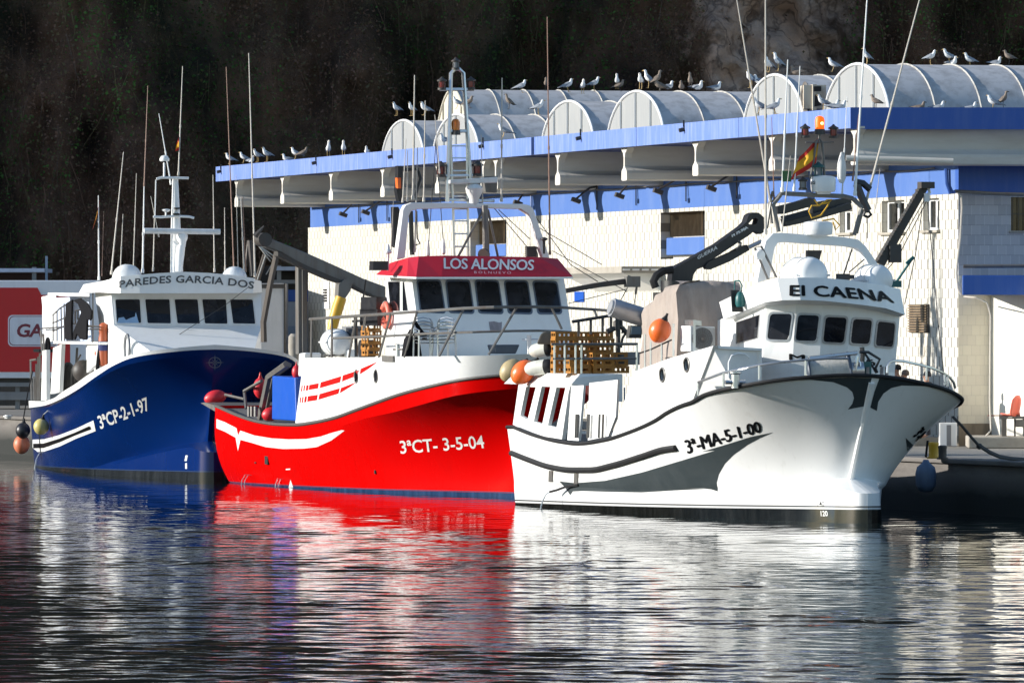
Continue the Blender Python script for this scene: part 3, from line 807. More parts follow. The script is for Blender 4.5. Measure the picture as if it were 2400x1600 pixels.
def hull_mesh(boat, groups, n=64, rows=6, transom=True, name='hull', mats=None, keep=None, angle=28, inner=None):
    """groups: lists of 2 or 3 curves, skinned top to bottom"""
    mb = MB(); ts = [i / n for i in range(n + 1)]
    ends = {}
    for sd in (1, -1):
        R_ = []
        for g in groups:
            m = 1 if len(g) == 2 else rows
            for k in range(m + 1):
                if k == 0 and R_: continue
                v = k / m
                if len(g) == 2: R_.append([g[0].pt(t, sd) * (1 - v) + g[1].pt(t, sd) * v for t in ts])
                else:
                    w0, w1, w2 = (1 - v) * (1 - 2 * v), 4 * v * (1 - v), v * (2 * v - 1)
                    R_.append([g[0].pt(t, sd) * w0 + g[1].pt(t, sd) * w1 + g[2].pt(t, sd) * w2 for t in ts])
        if sd > 0: R_ = R_[::-1]
        mb.grid(R_)
        ends[sd] = R_
    # close the stem and the transom
    st = [r[0] for r in ends[1]]; pt_ = [r[0] for r in ends[-1]][::-1]
    mb.grid([pt_, st])
    if transom:
        st = [r[-1] for r in ends[1]]; pt_ = [r[-1] for r in ends[-1]][::-1]
        mb.grid([st, pt_])
    o = mb.build(name, mats, boat.root, angle)
    return o, mb
class Skin:
    """ray target for lettering and stripes that lie on a surface"""
    def __init__(s, boat, mbs):
        v = []; f = []
        for mb in mbs:
            o = len(v); v += mb.v; f += [tuple(i + o for i in q) for q in mb.f]
        s.t = BVHTree.FromPolygons([Vector(p) for p in v], f); s.boat = boat
    def hit(s, px, py, off=0.005, fb=None):
        d = s.boat.ray(px, py).normalized()
        loc, nr, i, _ = s.t.ray_cast(s.boat.cl, d)
        if loc is None: return None
        if nr.dot(d) > 0: nr = -nr
        return loc + nr * off
def refine(poly, step):
    out = []
    for i in range(len(poly)):
        a, b = poly[i], poly[(i + 1) % len(poly)]
        d = math.hypot(b[0] - a[0], b[1] - a[1]); k = max(1, int(d / step))
        for j in range(k): out.append((a[0] + (b[0] - a[0]) * j / k, a[1] + (b[1] - a[1]) * j / k))
    return out
def cut_grid(verts, faces, step):
    """split a flat 2-D mesh along a grid so that it can follow a curved surface"""
    bm = bmesh.new()
    vs = [bm.verts.new((x, y, 0)) for x, y in verts]
    for f in faces:
        try: bm.faces.new([vs[i] for i in f])
        except ValueError: pass
    for ax in (0, 1):
        lo = min(v.co[ax] for v in bm.verts); hi = max(v.co[ax] for v in bm.verts)
        k = lo + step * 0.37
        while k < hi:
            co = Vector((k, 0, 0)) if ax == 0 else Vector((0, k, 0)); no = Vector((1, 0, 0)) if ax == 0 else Vector((0, 1, 0))
            bmesh.ops.bisect_plane(bm, geom=bm.verts[:] + bm.edges[:] + bm.faces[:], plane_co=co, plane_no=no)
            k += step
    bmesh.ops.triangulate(bm, faces=bm.faces[:])
    bm.verts.index_update()
    V = [(v.co.x, v.co.y) for v in bm.verts]; Fc = [tuple(v.index for v in f.verts) for f in bm.faces]
    bm.free(); return V, Fc
def patch(skin, polys, step=22, off=0.005):
    """painted shapes (photograph outlines) laid on the real surface"""
    mb = MB()
    for poly in polys:
        tr = geometry.tessellate_polygon([[Vector((x, y, 0)) for x, y in poly]])
        V, Fc = cut_grid(poly, tr, step)
        H = [skin.hit(x, y, off) for x, y in V]
        idx = {}; vs = []
        for i, h in enumerate(H):
            if h is not None: idx[i] = len(vs); vs.append(h)
        fs = [tuple(idx[i] for i in f) for f in Fc if all(i in idx for i in f)]
        good = []
        for f in fs:
            if max((vs[f[i]] - vs[f[i - 1]]).length for i in range(3)) > 5.5: continue
            nn = geometry.normal([vs[i] for i in f]); c = skin.boat.cl - vs[f[0]]
            good.append(f if nn.dot(c) > 0 else f[::-1])
        mb.add(vs, good, 0, True)
    return mb
FONT_CACHE = {}
def text_mesh(body, bold=0.012, shear=0.0, space=1.0):
    key = (body, bold, shear, space)
    if key in FONT_CACHE: return FONT_CACHE[key]
    cu = bpy.data.curves.new('lettering', 'FONT'); cu.body = body; cu.offset = bold; cu.shear = shear; cu.space_character = space; cu.resolution_u = 3
    ob = bpy.data.objects.new('lettering', cu); scene.collection.objects.link(ob)
    dg = bpy.context.evaluated_depsgraph_get(); dg.update()
    ev = ob.evaluated_get(dg); me = ev.to_mesh()
    V = [(v.co.x, v.co.y) for v in me.vertices]; Fc = [tuple(p.vertices) for p in me.polygons]
    ev.to_mesh_clear(); bpy.data.objects.remove(ob); bpy.data.curves.remove(cu)
    x0 = min(v[0] for v in V); x1 = max(v[0] for v in V); y0 = min(v[1] for v in V); y1 = max(v[1] for v in V)
    r = ([((x - x0) / (x1 - x0), (y - y0) / (y1 - y0)) for x, y in V], Fc)
    FONT_CACHE[key] = r
    return r
def lettering(skin, body, quad, bold=0.012, shear=0.0, space=1.0, arc=0.0, off=0.005, step=9, fat=0.0):
    """quad = photograph corners bottom-left, bottom-right, top-right, top-left"""
    V, Fc = text_mesh(body, bold, shear, space)
    bl, br, tr, tl = quad
    def m(u, v):
        x = (bl[0] * (1 - u) + br[0] * u) * (1 - v) + (tl[0] * (1 - u) + tr[0] * u) * v
        y = (bl[1] * (1 - u) + br[1] * u) * (1 - v) + (tl[1] * (1 - u) + tr[1] * u) * v
        return (x, y - arc * 4 * u * (1 - u))
    W = [m(u, v) for u, v in V]
    if step: W, Fc = cut_grid(W, Fc, step)
    mb = MB()
    for k, (dx, dy) in enumerate([(0, 0)] + ([(fat, 0), (-fat, 0), (0, fat * .5), (0, -fat * .5)] if fat else [])):
        lay_text(skin, mb, W, Fc, dx, dy, off + k * .0004)
    return mb
def lay_text(skin, mb, W, Fc, dx, dy, off):
    idx = {}; vs = []
    for i, (x, y) in enumerate(W):
        h = skin.hit(x + dx, y + dy, off)
        if h is not None: idx[i] = len(vs); vs.append(h)
    fs = []
    for f in Fc:
        if all(i in idx for i in f):
            q = [idx[i] for i in f]
            nn = geometry.normal([vs[i] for i in q]) if len(q) > 2 else Vector((0, 0, 1))
            fs.append(tuple(q) if nn.dot(skin.boat.cl - vs[q[0]]) > 0 else tuple(q)[::-1])
    mb.add(vs, fs, 0)
def rounded(pts, r=0.16, k=3):
    """round the corners of a 3-D quad (fraction of the shorter side)"""
    n = len(pts); out = []
    pts = [Vector(p) for p in pts]
    ln = min((pts[i] - pts[i - 1]).length for i in range(n)) * r
    for i in range(n):
        p = pts[i]; a = (pts[i - 1] - p).normalized() * ln; b = (pts[(i + 1) % n] - p).normalized() * ln
        for j in range(k + 1):
            t = j / k
            out.append(p + a * (1 - t) ** 2 + b * t ** 2)
    return out
def window_on(boat, corners, parent, frame_mat, glass, fw=0.05, out=0.03, r=0.16, name='window'):
    """corners: local 3-D points of the opening on a flat wall; frame ring stands proud, pane set back in it"""
    c = sum((Vector(p) for p in corners), Vector()) / len(corners)
    n = (Vector(corners[1]) - Vector(corners[0])).cross(Vector(corners[2]) - Vector(corners[1])).normalized()
    if n.dot(boat.cl - c) < 0: n = -n
    inner = rounded(corners, r)
    outer = [p + (p - c).normalized() * fw * 1.2 for p in inner]
    mb = MB(); mb.sheet([p - n * .004 for p in outer], [[p - n * .004 for p in inner]], n * out)
    f = mb.build(name, frame_mat, parent)
    mb = MB(); mb.prism([p - n * 0.01 for p in inner], n * 0.022)
    g = mb.build('pane', glass, f)
    return f
def whips(boat, lst, a_def, parent=None):
    """antennas: (base px, py, top px, py, radius, material, a)"""
    for q in lst:
        x0, y0, x1, y1 = q[:4]; r = (q[4] if len(q) > 4 else 0.022) * .72; m = q[5] if len(q) > 5 else M_antenna; a = q[6] if len(q) > 6 else a_def
        p0, p1 = boat.front(x0, y0, a), boat.front(x1, y1, a)
        mb = MB(); mid = p0.lerp(p1, .45); d = (p1 - p0).normalized()
        mb.tube([p0, p0.lerp(p1, .12), mid, p1], [r * 1.5, r * 1.25, r * 1.05, r * .62], 6)
        mb.lathe([(r * 1.8, 0), (r * 1.8, .10), (r * 1.2, .14)], p0, d, 8)
        mb.lathe([(r * 1.5, -.05), (r * 1.5, .05)], mid, d, 6)
        mb.build('whip_antenna', m, parent or boat.root)
def rail(boat, pts, r, mat, name='rail', parent=None):
    mb = MB(); mb.tube(pts, r, 6); return mb.build(name, mat, parent or boat.root)
def radome(boat, c, R_, H, mat=None, name='radar_dome', parent=None):
    mb = MB(); mb.lathe([(R_ * .55, -H * .62), (R_ * .62, -H * .5), (R_ * .92, -H * .46), (R_ * .98, -H * .35), (R_, -.02), (R_, H * .28), (R_ * .93, H * .42), (R_ * .6, H * .5), (.001, H * .52)], c, (0, 0, 1), 24)
    return mb.build(name, mat or M_white, parent or boat.root)
def nav_lamp(boat, c, s=1.0, body=None, lens=None, name='navigation_lamp', parent=None):
    mb = MB()
    mb.lathe([(.13 * s, -.16 * s), (.13 * s, -.10 * s), (.09 * s, -.08 * s)], c, (0, 0, 1), 12)
    mb.lathe([(.145 * s, .10 * s), (.15 * s, .14 * s), (.06 * s, .19 * s), (.02 * s, .24 * s)], c, (0, 0, 1), 12)
    for k in range(4):
        t = k * math.pi / 2 + .4
        mb.tube([Vector(c) + Vector((math.cos(t) * .12 * s, math.sin(t) * .12 * s, -.1 * s)), Vector(c) + Vector((math.cos(t) * .12 * s, math.sin(t) * .12 * s, .12 * s))], .012 * s, 4)
    o = mb.build(name, body or M_dsteel, parent or boat.root)
    mb = MB(); mb.lathe([(.1 * s, -.09 * s), (.105 * s, 0), (.1 * s, .11 * s)], c, (0, 0, 1), 12)
    mb.build('lens', lens or paint('dull_red_lens', (0.20, 0.015, 0.015), .25, dirt=.05), o)
    return o
M_beacon = bpy.data.materials.new('lit_amber_lens'); _nt, _b = nodes(M_beacon)
_b.inputs['Base Color'].default_value = (0.8, 0.12, 0.0, 1); _b.inputs['Emission Color'].default_value = (1.0, 0.13, 0.0, 1); _b.inputs['Emission Strength'].default_value = 0.7
M_beacon0 = paint('amber_lens', (0.65, 0.16, 0.0), .2, dirt=.05)
def beacon(boat, c, lit, parent=None):
    mb = MB(); mb.lathe([(.13, -.24), (.12, -.12), (.10, -.11)], c, (0, 0, 1), 14); o = mb.build('beacon', M_dsteel, parent or boat.root)
    mb = MB(); mb.lathe([(.11, -.11), (.115, .1), (.09, .17), (.03, .2), (.001, .2)], c, (0, 0, 1), 16); mb.build('lens', M_beacon if lit else M_beacon0, o)
    if lit:
        mb = MB(); mb.ball(Vector(c) + Vector((.09, .02, .02)), .045); m = bpy.data.materials.new('lit_bulb'); _n, b = nodes(m)
        b.inputs['Emission Color'].default_value = (1, .55, .1, 1); b.inputs['Emission Strength'].default_value = 2.5
        mb.build('bulb', m, o)
    return o
def life_raft(boat, c, length, rad, ax, parent=None, mark=True):
    """white canister with a seam and straps on a cradle"""
    ax = Vector(ax).normalized(); c = Vector(c); mb = MB(); h = length / 2
    mb.lathe([(.001, -h), (rad * .55, -h + .02), (rad * .85, -h + .09), (rad * .97, -h + .2), (rad, -h + .34), (rad, h - .34), (rad * .97, h - .2), (rad * .85, h - .09), (rad * .55, h - .02), (.001, h)], c, ax, 22)
    o = mb.build('life_raft_canister', M_white, parent or boat.root, angle=70)
    mb = MB()
    for t in (-h * .45, h * .45): mb.ring(c + ax * t, rad * 1.005, .022, ax, 22, 5)
    sd = ax.cross(Vector((0, 0, 1)))
    mb.tube([c + sd * rad * 1.01 - ax * h * .8, c + sd * rad * 1.01 + ax * h * .8], .025, 5); mb.tube([c - sd * rad * 1.01 - ax * h * .8, c - sd * rad * 1.01 + ax * h * .8], .025, 5)
    mb.build('strap', M_whiteb, o)
    mb = MB()
    for t in (-h * .55, h * .55):
        mb.tube([c + ax * t + sd * rad * .8 - Vector((0, 0, rad * 1.05)), c + ax * t - Vector((0, 0, rad * .95)), c + ax * t - sd * rad * .8 - Vector((0, 0, rad * 1.05))], .035, 5)
    mb.build('cradle', M_gsteel, o)
    return o
def float_ball(name, c, r, axis, mat, cap, label, cat='buoy', group=None, stretch=1.15, loc=None):
    """inflatable buoy: pear shaped body, moulded eye at its neck; built about the origin"""
    mb = MB(); ax = Vector(axis).normalized()
    prof = []
    for i in range(15):
        t = math.pi * i / 14
        h = -math.cos(t) * r * stretch; rr = math.sin(t) * r * (1 - .10 * max(0, -math.cos(t - math.pi)) ** 2)
        prof.append((max(rr, .001), h))
    mb.lathe(prof, (0, 0, 0), ax, 24)
    root = mb.build(name, mat, None, angle=80); root.location = c
    mb = MB(); mb.lathe([(r * .34, r * stretch * .90), (r * .27, r * stretch * 1.06), (r * .18, r * stretch * 1.18), (r * .12, r * stretch * 1.36), (r * .12, r * stretch * 1.5), (.01, r * stretch * 1.52)], (0, 0, 0), ax, 14)
    mb.build('moulded_eye', cap, root, angle=60)
    tag(root, label, cat, group)
    return root
# ================================================================== the white boat
WB = Boat('white', 'white fishing boat with slate swooshes and black lettered visor, nearest the camera', 2038, 1243, 17.0)
def paint_hull(name, base, z0, slope, boot, line=None, rough=0.3, dirt=0.10, dcol=(.55, .5, .42), spec=.5):
    """hull paint with its boot-top: boundary height z0 + slope * metres aft"""
    m = bpy.data.materials.new(name); nt, b = nodes(m)
    sp = nt.nodes.new('ShaderNodeSeparateXYZ'); nt.links.new(coords(nt), sp.inputs[0])
    n1 = noise_n(nt, coords(nt, (.5, .5, .25)), 1.3, 6, .7)
    n2 = noise_n(nt, coords(nt, (3.0, 3.0, .35)), 1.4, 5, .65)
    c = mixcol(nt, math_n(nt, 'MULTIPLY', ramp(nt, n1, .5, .8), dirt * 2), base, dcol)
    c = mixcol(nt, math_n(nt, 'MULTIPLY', ramp(nt, n2, .56, .8), dirt * 2), c, tuple(x * .6 for x in dcol))
    lim = math_n(nt, 'ADD', math_n(nt, 'MULTIPLY', sp.outputs['X'], -slope), z0)
    dz = math_n(nt, 'SUBTRACT', sp.outputs['Z'], lim)
    bc = mixcol(nt, ramp(nt, n2, .4, .75), boot, tuple(x * 1.8 + .01 for x in boot))
    if line:
        for lo, hi, lc in line:
            k = math_n(nt, 'MULTIPLY', math_n(nt, 'GREATER_THAN', dz, lo), math_n(nt, 'LESS_THAN', dz, hi))
            c = mixcol(nt, k, c, lc)
    # weed and slime just over the water
    weed = ramp(nt, math_n(nt, 'ADD', sp.outputs['Z'], math_n(nt, 'MULTIPLY', n2, .12)), .20, .05)
    bc = mixcol(nt, math_n(nt, 'MULTIPLY', weed, .7), bc, (.012, .014, .008))
    c = mixcol(nt, ramp(nt, dz, 0.0, -0.012), c, bc)
    nt.links.new(c, b.inputs['Base Color']); b.inputs['Specular IOR Level'].default_value = spec
    nt.links.new(math_n(nt, 'ADD', math_n(nt, 'MULTIPLY', n1, .22), rough - .11), b.inputs['Roughness'])
    bump(nt, b, noise_n(nt, coords(nt, (1, 1, 1)), .9, 2), .05, .08)
    return m
def build_white():
    B = WB; HE = 0.055
    rt = P(8, 1375, 226, 1200, 222, 850, 242, 500, 292, 250, 352, 100, 422, 0, 472) + P(6, 1340, 702, 1100, 822, 900, 912, 740, 962, 560, 986, 440, 972, 250, 922, 125, 872)
    tr = trace(rt)
    Rc = Curve(B, [(-.22, .0), (-.15, .45), (0, 1.0), (.3, 1.75), (.8, 2.42), (1.5, 2.86), (2.5, 3.06), (5, 3.12), (12, 3.1), (19.6, 2.85)], tr, HE)
    Mc = Curve(B, [(.55, .06), (.8, .55), (1.3, 1.1), (2.2, 1.75), (3.5, 2.25), (6, 2.68), (10, 2.92), (14, 2.95), (19.6, 2.72)], [(.5, 2.35), (2, 2.12), (5, 1.75), (9, 1.25), (13, 1.08), (19.6, 1.25)], HE * .6)
    Lc = Curve(B, [(1.28, .07), (1.6, .5), (2.2, 1.0), (3.2, 1.55), (5, 2.1), (8, 2.6), (12, 2.84), (19.6, 2.66)], [(1.2, 1.2), (3, 1.08), (6, .9), (10, .75), (19.6, .75)], HE * .3)
    Nc = Curve(B, [(-.02, .05), (.05, .22), (.3, .36), (1, .55), (2, .95), (3.2, 1.45), (5, 2.0), (8, 2.55), (12, 2.83), (19.6, 2.66)], [(0, .87), (1, .98), (3, .9), (6, .72), (10, .6), (19.6, .6)])
    Wc = Curve(B, [(-.02, .05), (.05, .24), (.3, .42), (1, .62), (3, 1.3), (6, 2.15), (9, 2.62), (13, 2.82), (19.6, 2.62)], 0.0)
    Uc = Curve(B, [(0, .05), (.05, .22), (.3, .4), (1, .55), (3, 1.0), (6, 1.8), (9, 2.3), (13, 2.5), (19.6, 2.3)], -.8)
    mw = paint_hull('white_hull_paint', (.80, .80, .79), .50, -.014, (.004, .0045, .004), line=[(.035, .075, (.10, .10, .10)), (.0, .02, (.5, .5, .5))], rough=.22, dirt=.09)
    hull, hm = hull_mesh(B, [[Rc, Mc, Lc], [Lc, Nc], [Nc, Wc], [Wc, Uc]], 72, 8, True, 'hull', mw)
    sk = Skin(B, [hm])
    # deck and inner bulwark
    n = 60
    D_ = [(Rc.pt(i / n, 1), Rc.pt(i / n, -1)) for i in range(n + 1)]
    mb = MB()
    ins = lambda p, z: Vector((p.x - .3 * max(0, 1 - abs(p.y) / 2.4), p.y * .90, p.z - z))
    mb.grid([[ins(p, .08) for p, q in D_], [ins(q, .08) for p, q in D_]])
    mb.build('deck', [M_deck], B.root)
    # black gunwale
    mb = MB(); g = [Rc.pt(i / n, 1) for i in range(n + 1)][::-1] + [Rc.pt(i / n, -1) for i in range(1, n + 1)]
    mb.tube([p + Vector((0, 0, .0)) for p in g], .048, 8); mb.build('gunwale', M_black, B.root)
    # bare stem bar
    st = [B.front(x, y, -.2) for x, y in ()]
    pts = P(8, 1378, 240, 1352, 320, 1300, 440, 1262, 600, 1228, 770, 1200, 905)
    r0, m0, l0 = [(c.pt(0, 1) + c.pt(0, -1)) / 2 for c in (Rc, Mc, Lc)]
    bar = [r0 * ((1 - v) * (1 - 2 * v)) + m0 * (4 * v * (1 - v)) + l0 * (v * (2 * v - 1)) for v in np.linspace(.06, 1, 12)]
    mb = MB(); mb.tube([p + Vector((.02, 0, 0)) for p in bar], .075, 8); mb.build('stem', M_white, B.root)
    # painted swooshes
    low = P(6, 440, 1240, 545, 1252, 750, 1236, 1000, 1180, 1250, 1105, 1500, 1030) + P(8, 240, 722, 420, 668, 560, 624, 705, 595, 620, 632, 540, 676, 450, 740, 390, 800, 350, 870, 336, 925, 341, 981, 300, 968, 250, 962, 100, 965) + P(6, 1440, 1291, 1250, 1299, 1000, 1315, 800, 1312, 600, 1306, 530, 1309, 513, 1335, 480, 1285)
    top = P(8, 760, 255, 900, 246, 1060, 240, 1200, 236, 1352, 240, 1330, 330, 1300, 425, 1240, 436, 1195, 446, 1225, 408, 1236, 370, 1225, 330, 1190, 300, 1100, 266, 950, 251)
    por = P(8, 1402, 243, 1550, 253, 1700, 280, 1800, 304, 1700, 292, 1550, 288, 1480, 305, 1430, 340, 1395, 395, 1386, 455, 1343, 432, 1370, 330)
    pol = P(8, 1577, 632, 1625, 680, 1665, 745, 1680, 820, 1678, 868, 1600, 955, 1500, 1038, 1545, 930, 1578, 840, 1590, 760)
    patch(sk, [refine(p, 14) for p in (low, top, por, pol)], 8).build('swoosh', M_swoosh, B.root, angle=180)
    # registration
    lettering(sk, '3ª-MA-5-1-00', [P1(8, 150, 735), P1(8, 632, 590), P1(8, 612, 520), P1(8, 125, 648)], 0.0, 0, 1.0, step=6, off=.010, fat=1.5).build('registration', M_letter, B.root)
    lettering(sk, '3ª-MA-5-1-00', [P1(8, 1625, 620), P1(8, 1700, 765), P1(8, 1765, 705), P1(8, 1690, 555)], 0.0, 0, 1.0, step=6, off=.010, fat=1.2).build('registration', M_letter, B.root)
    lettering(sk, '140', [P1(8, 998, 1082), P1(8, 1043, 1080), P1(8, 1040, 1045), P1(8, 998, 1047)], .005).build('draught_mark', M_letter, B.root)
    lettering(sk, '120', [P1(8, 1020, 1145), P1(8, 1066, 1145), P1(8, 1062, 1110), P1(8, 1018, 1110)], .01).build('draught_mark', M_letterw, B.root)
    # black rubbing strake
    pts = P(6, 119, 1048, 230, 1092, 380, 1142, 520, 1162, 650, 1162, 800, 1132, 1000, 1070, 1150, 1022, 1236, 1010)
    f = trace(pts); xs = np.linspace(pts[0][0], pts[-1][0], 40)
    h = [sk.hit(x, f(x), .03) for x in xs]; h = [p for p in h if p is not None]
    mb = MB(); mb.tube(h, .072, 8); mb.build('rubbing_strake', M_black, B.root)
    # scuppers, hose, water jet
    for (x, y) in ((383, 1205), (555, 1222)):
        patch(sk, [P(6, x - 12, y - 38, x + 14, y - 38, x + 12, y + 36, x - 14, y + 36)], 20, .02).build('scupper', M_gsteel, B.root)
    hp = [sk.hit(*P1(6, x, y), o) for x, y, o in ((570, 1262, .02), (510, 1275, .10), (470, 1298, .2), (452, 1312, .3))]
    mb = MB(); mb.tube([p for p in hp if p], .03, 6); mb.build('drain_hose', M_black, B.root)
    M_jet = bpy.data.materials.new('falling_water'); n_, b_ = nodes(M_jet); b_.inputs['Base Color'].default_value = (.75, .8, .82, 1); b_.inputs['Roughness'].default_value = .15; b_.inputs['Transmission Weight'].default_value = .6
    globals()['M_jet'] = M_jet
    e = hp[-1]; mb = MB(); mb.tube([e, e + Vector((0, -.1, -.06)), e + Vector((0, -.2, -.25)), e + Vector((0, -.3, -.7))], [.014, .015, .018, .024], 6); mb.build('water_jet', M_jet, B.root)
    # fore shelter block: sunlit side wall with two ports, shaded front
    bs = 2.98
    so = P(6, 955, 492, 1190, 404) + P(7, 800, 1206) + P(6, 1334, 690, 1100, 818, 900, 905, 793, 936)
    sp = B.sd(bs, so)
    pc = [B.side(*P1(6, x, y), bs) for x, y in ((1141, 517), (1306, 448))]
    holes = [[c + Vector((math.cos(t) * .21, 0, math.sin(t) * .165)) for t in np.linspace(0, 2 * math.pi, 17)[:-1]] for c in pc]
    mb = MB(); mb.sheet(sp, holes, (0, .12, 0))
    fb = mb.build('bulwark', M_white, B.root)
    for c, hl in zip(pc, holes):
        mb = MB(); mb.prism([p + Vector((0, .06, 0)) for p in hl], (0, .03, 0)); mb.build('porthole', M_glass, fb)
        mb = MB(); mb.tube([p - Vector((0, .01, 0)) for p in hl], .025, 5, closed=True); mb.build('port_rim', M_gsteel, fb)
    tp = sp[2]; bt = sp[3]
    mb = MB(); fa = -tp.x
    ri = B.front(*P1(7, 1130, 1222), fa + .05)
    mb.prism([tp, Vector((tp.x, ri.y, ri.z)), Vector((tp.x - .1, ri.y, 2.2)), Vector((bt.x, bt.y, bt.z - .1))], (-.1, 0, 0)); mb.build('shelter_front', M_white, B.root)
    mb = MB(); mb.prism([tp + Vector((0, .12, 0)), Vector((tp.x, ri.y, ri.z)), Vector((sp[0].x, ri.y, sp[0].z)), sp[0] + Vector((0, .12, 0))], (0, 0, -.06)); mb.build('shelter_top', M_white, B.root)
    pf = [B.front(*P1(7, x, y), fa - .04) for x, y in ((905, 1420), (905, 1320), (925, 1275), (965, 1258), (1015, 1262), (1050, 1290))]
    mb = MB(); mb.tube(pf, .025, 6); mb.build('grab_hoop', M_white, B.root)
    # wheelhouse: columns of the faceted front
    cols = [(1796.5, 708, 1784.5, 880, 3.30, 3.62), (1866, 700, 1856, 876, 2.78, 3.05), (1929, 703, 1919, 876, 2.52, 2.78), (1994, 712, 1984, 876, 2.52, 2.78), (2054, 721, 2043, 874, 2.82, 3.1), (2110, 730, 2097, 872, 3.36, 3.68)]
    T_ = [B.front(x0, y0, a0) for x0, y0, x1, y1, a0, a1 in cols]; D2 = [B.front(x1, y1, a1) for x0, y0, x1, y1, a0, a1 in cols]
    bsd = -T_[0].y; aft = 8.2
    Ts = [Vector((-aft, T_[0].y + .1, T_[0].z - .55))] + T_ + [Vector((-aft, T_[-1].y - .1, T_[-1].z - .55))]
    Ds = [Vector((-aft, D2[0].y + .1, D2[0].z - .6))] + D2 + [Vector((-aft, D2[-1].y - .1, D2[-1].z - .6))]
    mb = MB(); n = len(Ts)
    low_ = [Vector((p.x, p.y, 1.9)) for p in Ds]
    for i in range(n):
        j = (i + 1) % n
        mb.add([Ts[i], Ts[j], Ds[j], Ds[i]], [(3, 2, 1, 0)][::1]); mb.add([Ds[i], Ds[j], low_[j], low_[i]], [(3, 2, 1, 0)])
    mb.add(Ts, [tuple(range(n))])
    house = mb.build('wheelhouse', M_white, B.root); hsk = Skin(B, [mb])
    wins = [((1195, 985), (1345, 985), (1320, 1165), (1172, 1160)), ((1385, 992), (1530, 996), (1507, 1173), (1365, 1168)), ((1573, 1006), (1718, 1012), (1695, 1185), (1553, 1177)), ((1760, 1020), (1890, 1027), (1870, 1193), (1741, 1187)), ((1930, 1036), (2048, 1050), (2031, 1214), (1912, 1203))]
    for k, w in enumerate(wins):
        p0, n_ = T_[k], (T_[k + 1] - T_[k]).cross(D2[k] - T_[k])
        window_on(B, [B.plane(*P1(7, x, y), p0, n_) for x, y in w], house, M_grey if 0 else M_steel, M_glass, .045, .03, .17)
    p0, n_ = Ts[1], (Ts[0] - Ts[1]).cross(Ds[1] - Ts[1])
    window_on(B, [B.plane(*P1(7, x, y), p0, n_) for x, y in ((965, 1046), (1122, 994), (1108, 1150), (963, 1188))], house, M_steel, M_glass, .04, .03, .06)
    lettering(hsk, 'Mazarrón', [P1(7, 1326, 1302), P1(7, 2005, 1352), P1(7, 2005, 1308), P1(7, 1326, 1262)], 0.0, 0, 1.15, step=14, fat=1.6).build('port_name', M_letter, house)
    # roof with its deep visor
    vt = [(1118, 772), (1240, 741), (1380, 735), (1560, 738), (1720, 752), (1860, 772), (1985, 790), (2085, 815)]
    vb = [(1160, 905), (1270, 893), (1400, 890), (1560, 896), (1720, 912), (1870, 930), (1990, 948), (2120, 992)]
    aa = [2.75, 2.3, 2.05, 1.95, 2.0, 2.15, 2.45, 3.0]
    VT = [B.front(*P1(7, *p), a + .12) for p, a in zip(vt, aa)]; VB_ = [B.front(*P1(7, *p), a) for p, a in zip(vb, aa)]
    s_t = B.side(*P1(7, 872, 905), -VT[0].y); s_b = B.side(*P1(7, 838, 1022), -VB_[0].y)
    s_t.x = s_b.x = (s_t.x + s_b.x) / 2
    pt_t = Vector((s_t.x, VT[-1].y, VT[-1].z + s_t.z - VT[0].z)); pt_b = Vector((s_b.x, VB_[-1].y, VB_[-1].z + s_b.z - VB_[0].z))
    A_ = [s_t] + VT + [pt_t]; C_ = [s_b] + VB_ + [pt_b]
    mb = MB(); n = len(A_)
    for i in range(n):
        j = (i + 1) % n
        mb.add([A_[i], A_[j], C_[j], C_[i]], [(0, 3, 2, 1)], 0, 0 < i < n - 2)
    ctr = sum(A_, Vector()) / n + Vector((0, 0, .10)); o_ = len(mb.v)
    mb.add(A_ + [ctr], [(i, (i + 1) % n, n) for i in range(n)])
    mb.add(C_, [tuple(range(n))[::-1]])
    visor = mb.build('roof_visor', M_white, B.root, angle=30); vsk = Skin(B, [mb])
    lettering(vsk, 'El CAENA', [P1(7, 1330, 862), P1(7, 2040, 912), P1(7, 2000, 838), P1(7, 1332, 790)], .0, 0, 1.05, arc=4, step=12, off=.022, fat=1.9).build('boat_name', M_letter, visor)
    RZ = ctr.z
    # white arch mast
    fa = 4.0
    def arch(o, i):
        return B.fr(fa, P(7, *o)) , B.fr(fa, P(7, *i))
    out = B.fr(fa, P(7, 1098, 775, 1140, 560, 1160, 485, 1210, 432, 1270, 428, 1700, 458, 1800, 475, 1850, 520, 1905, 600, 1965, 690))
    inn = B.fr(fa, P(7, 1905, 680, 1865, 640, 1822, 560, 1790, 535, 1720, 522, 1300, 492, 1245, 498, 1225, 530, 1212, 590, 1190, 745))
    mb = MB(); mb.prism(out + inn, (-.32, 0, 0)); am = mb.build('arch_mast', M_white, B.root, bevel=.02)
    mb = MB(); c = B.front(*P1(7, 1108, 575), fa - .12); mb.lathe([(.11, 0), (.13, .1), (.11, .2)], c, (1, 0, -.1), 16); mb.lathe([(.06, .205), (.03, .17)], c, (1, 0, -.1), 12); mb.build('loudhailer', M_white, am)
    mb = MB(); fr = B.fr(fa - .2, P(7, 1085, 530, 1130, 520, 1235, 735, 1175, 745)); mb.tube(fr, .03, 5, closed=True); mb.build('ladder', M_gsteel, am)
    # radar on the arch and in the top frame
    c = B.front(*P1(7, 1518, 397), 4.1); radome(B, c, .36, .34, parent=am)
    c = B.front(*P1(15, 990, 895), 4.4); rd = radome(B, c, .30, .40, name='radar_dome', parent=am)
    mk = MB(); mk.ball(c, .302, n=24, m=12); lettering(Skin(B, [mk]), 'SG', [P1(15, 846, 897), P1(15, 897, 897), P1(15, 899, 862), P1(15, 850, 862)], .01, .2, off=.02, step=None).build('lettering', M_letter, rd)
    # steel top frame
    tf = []
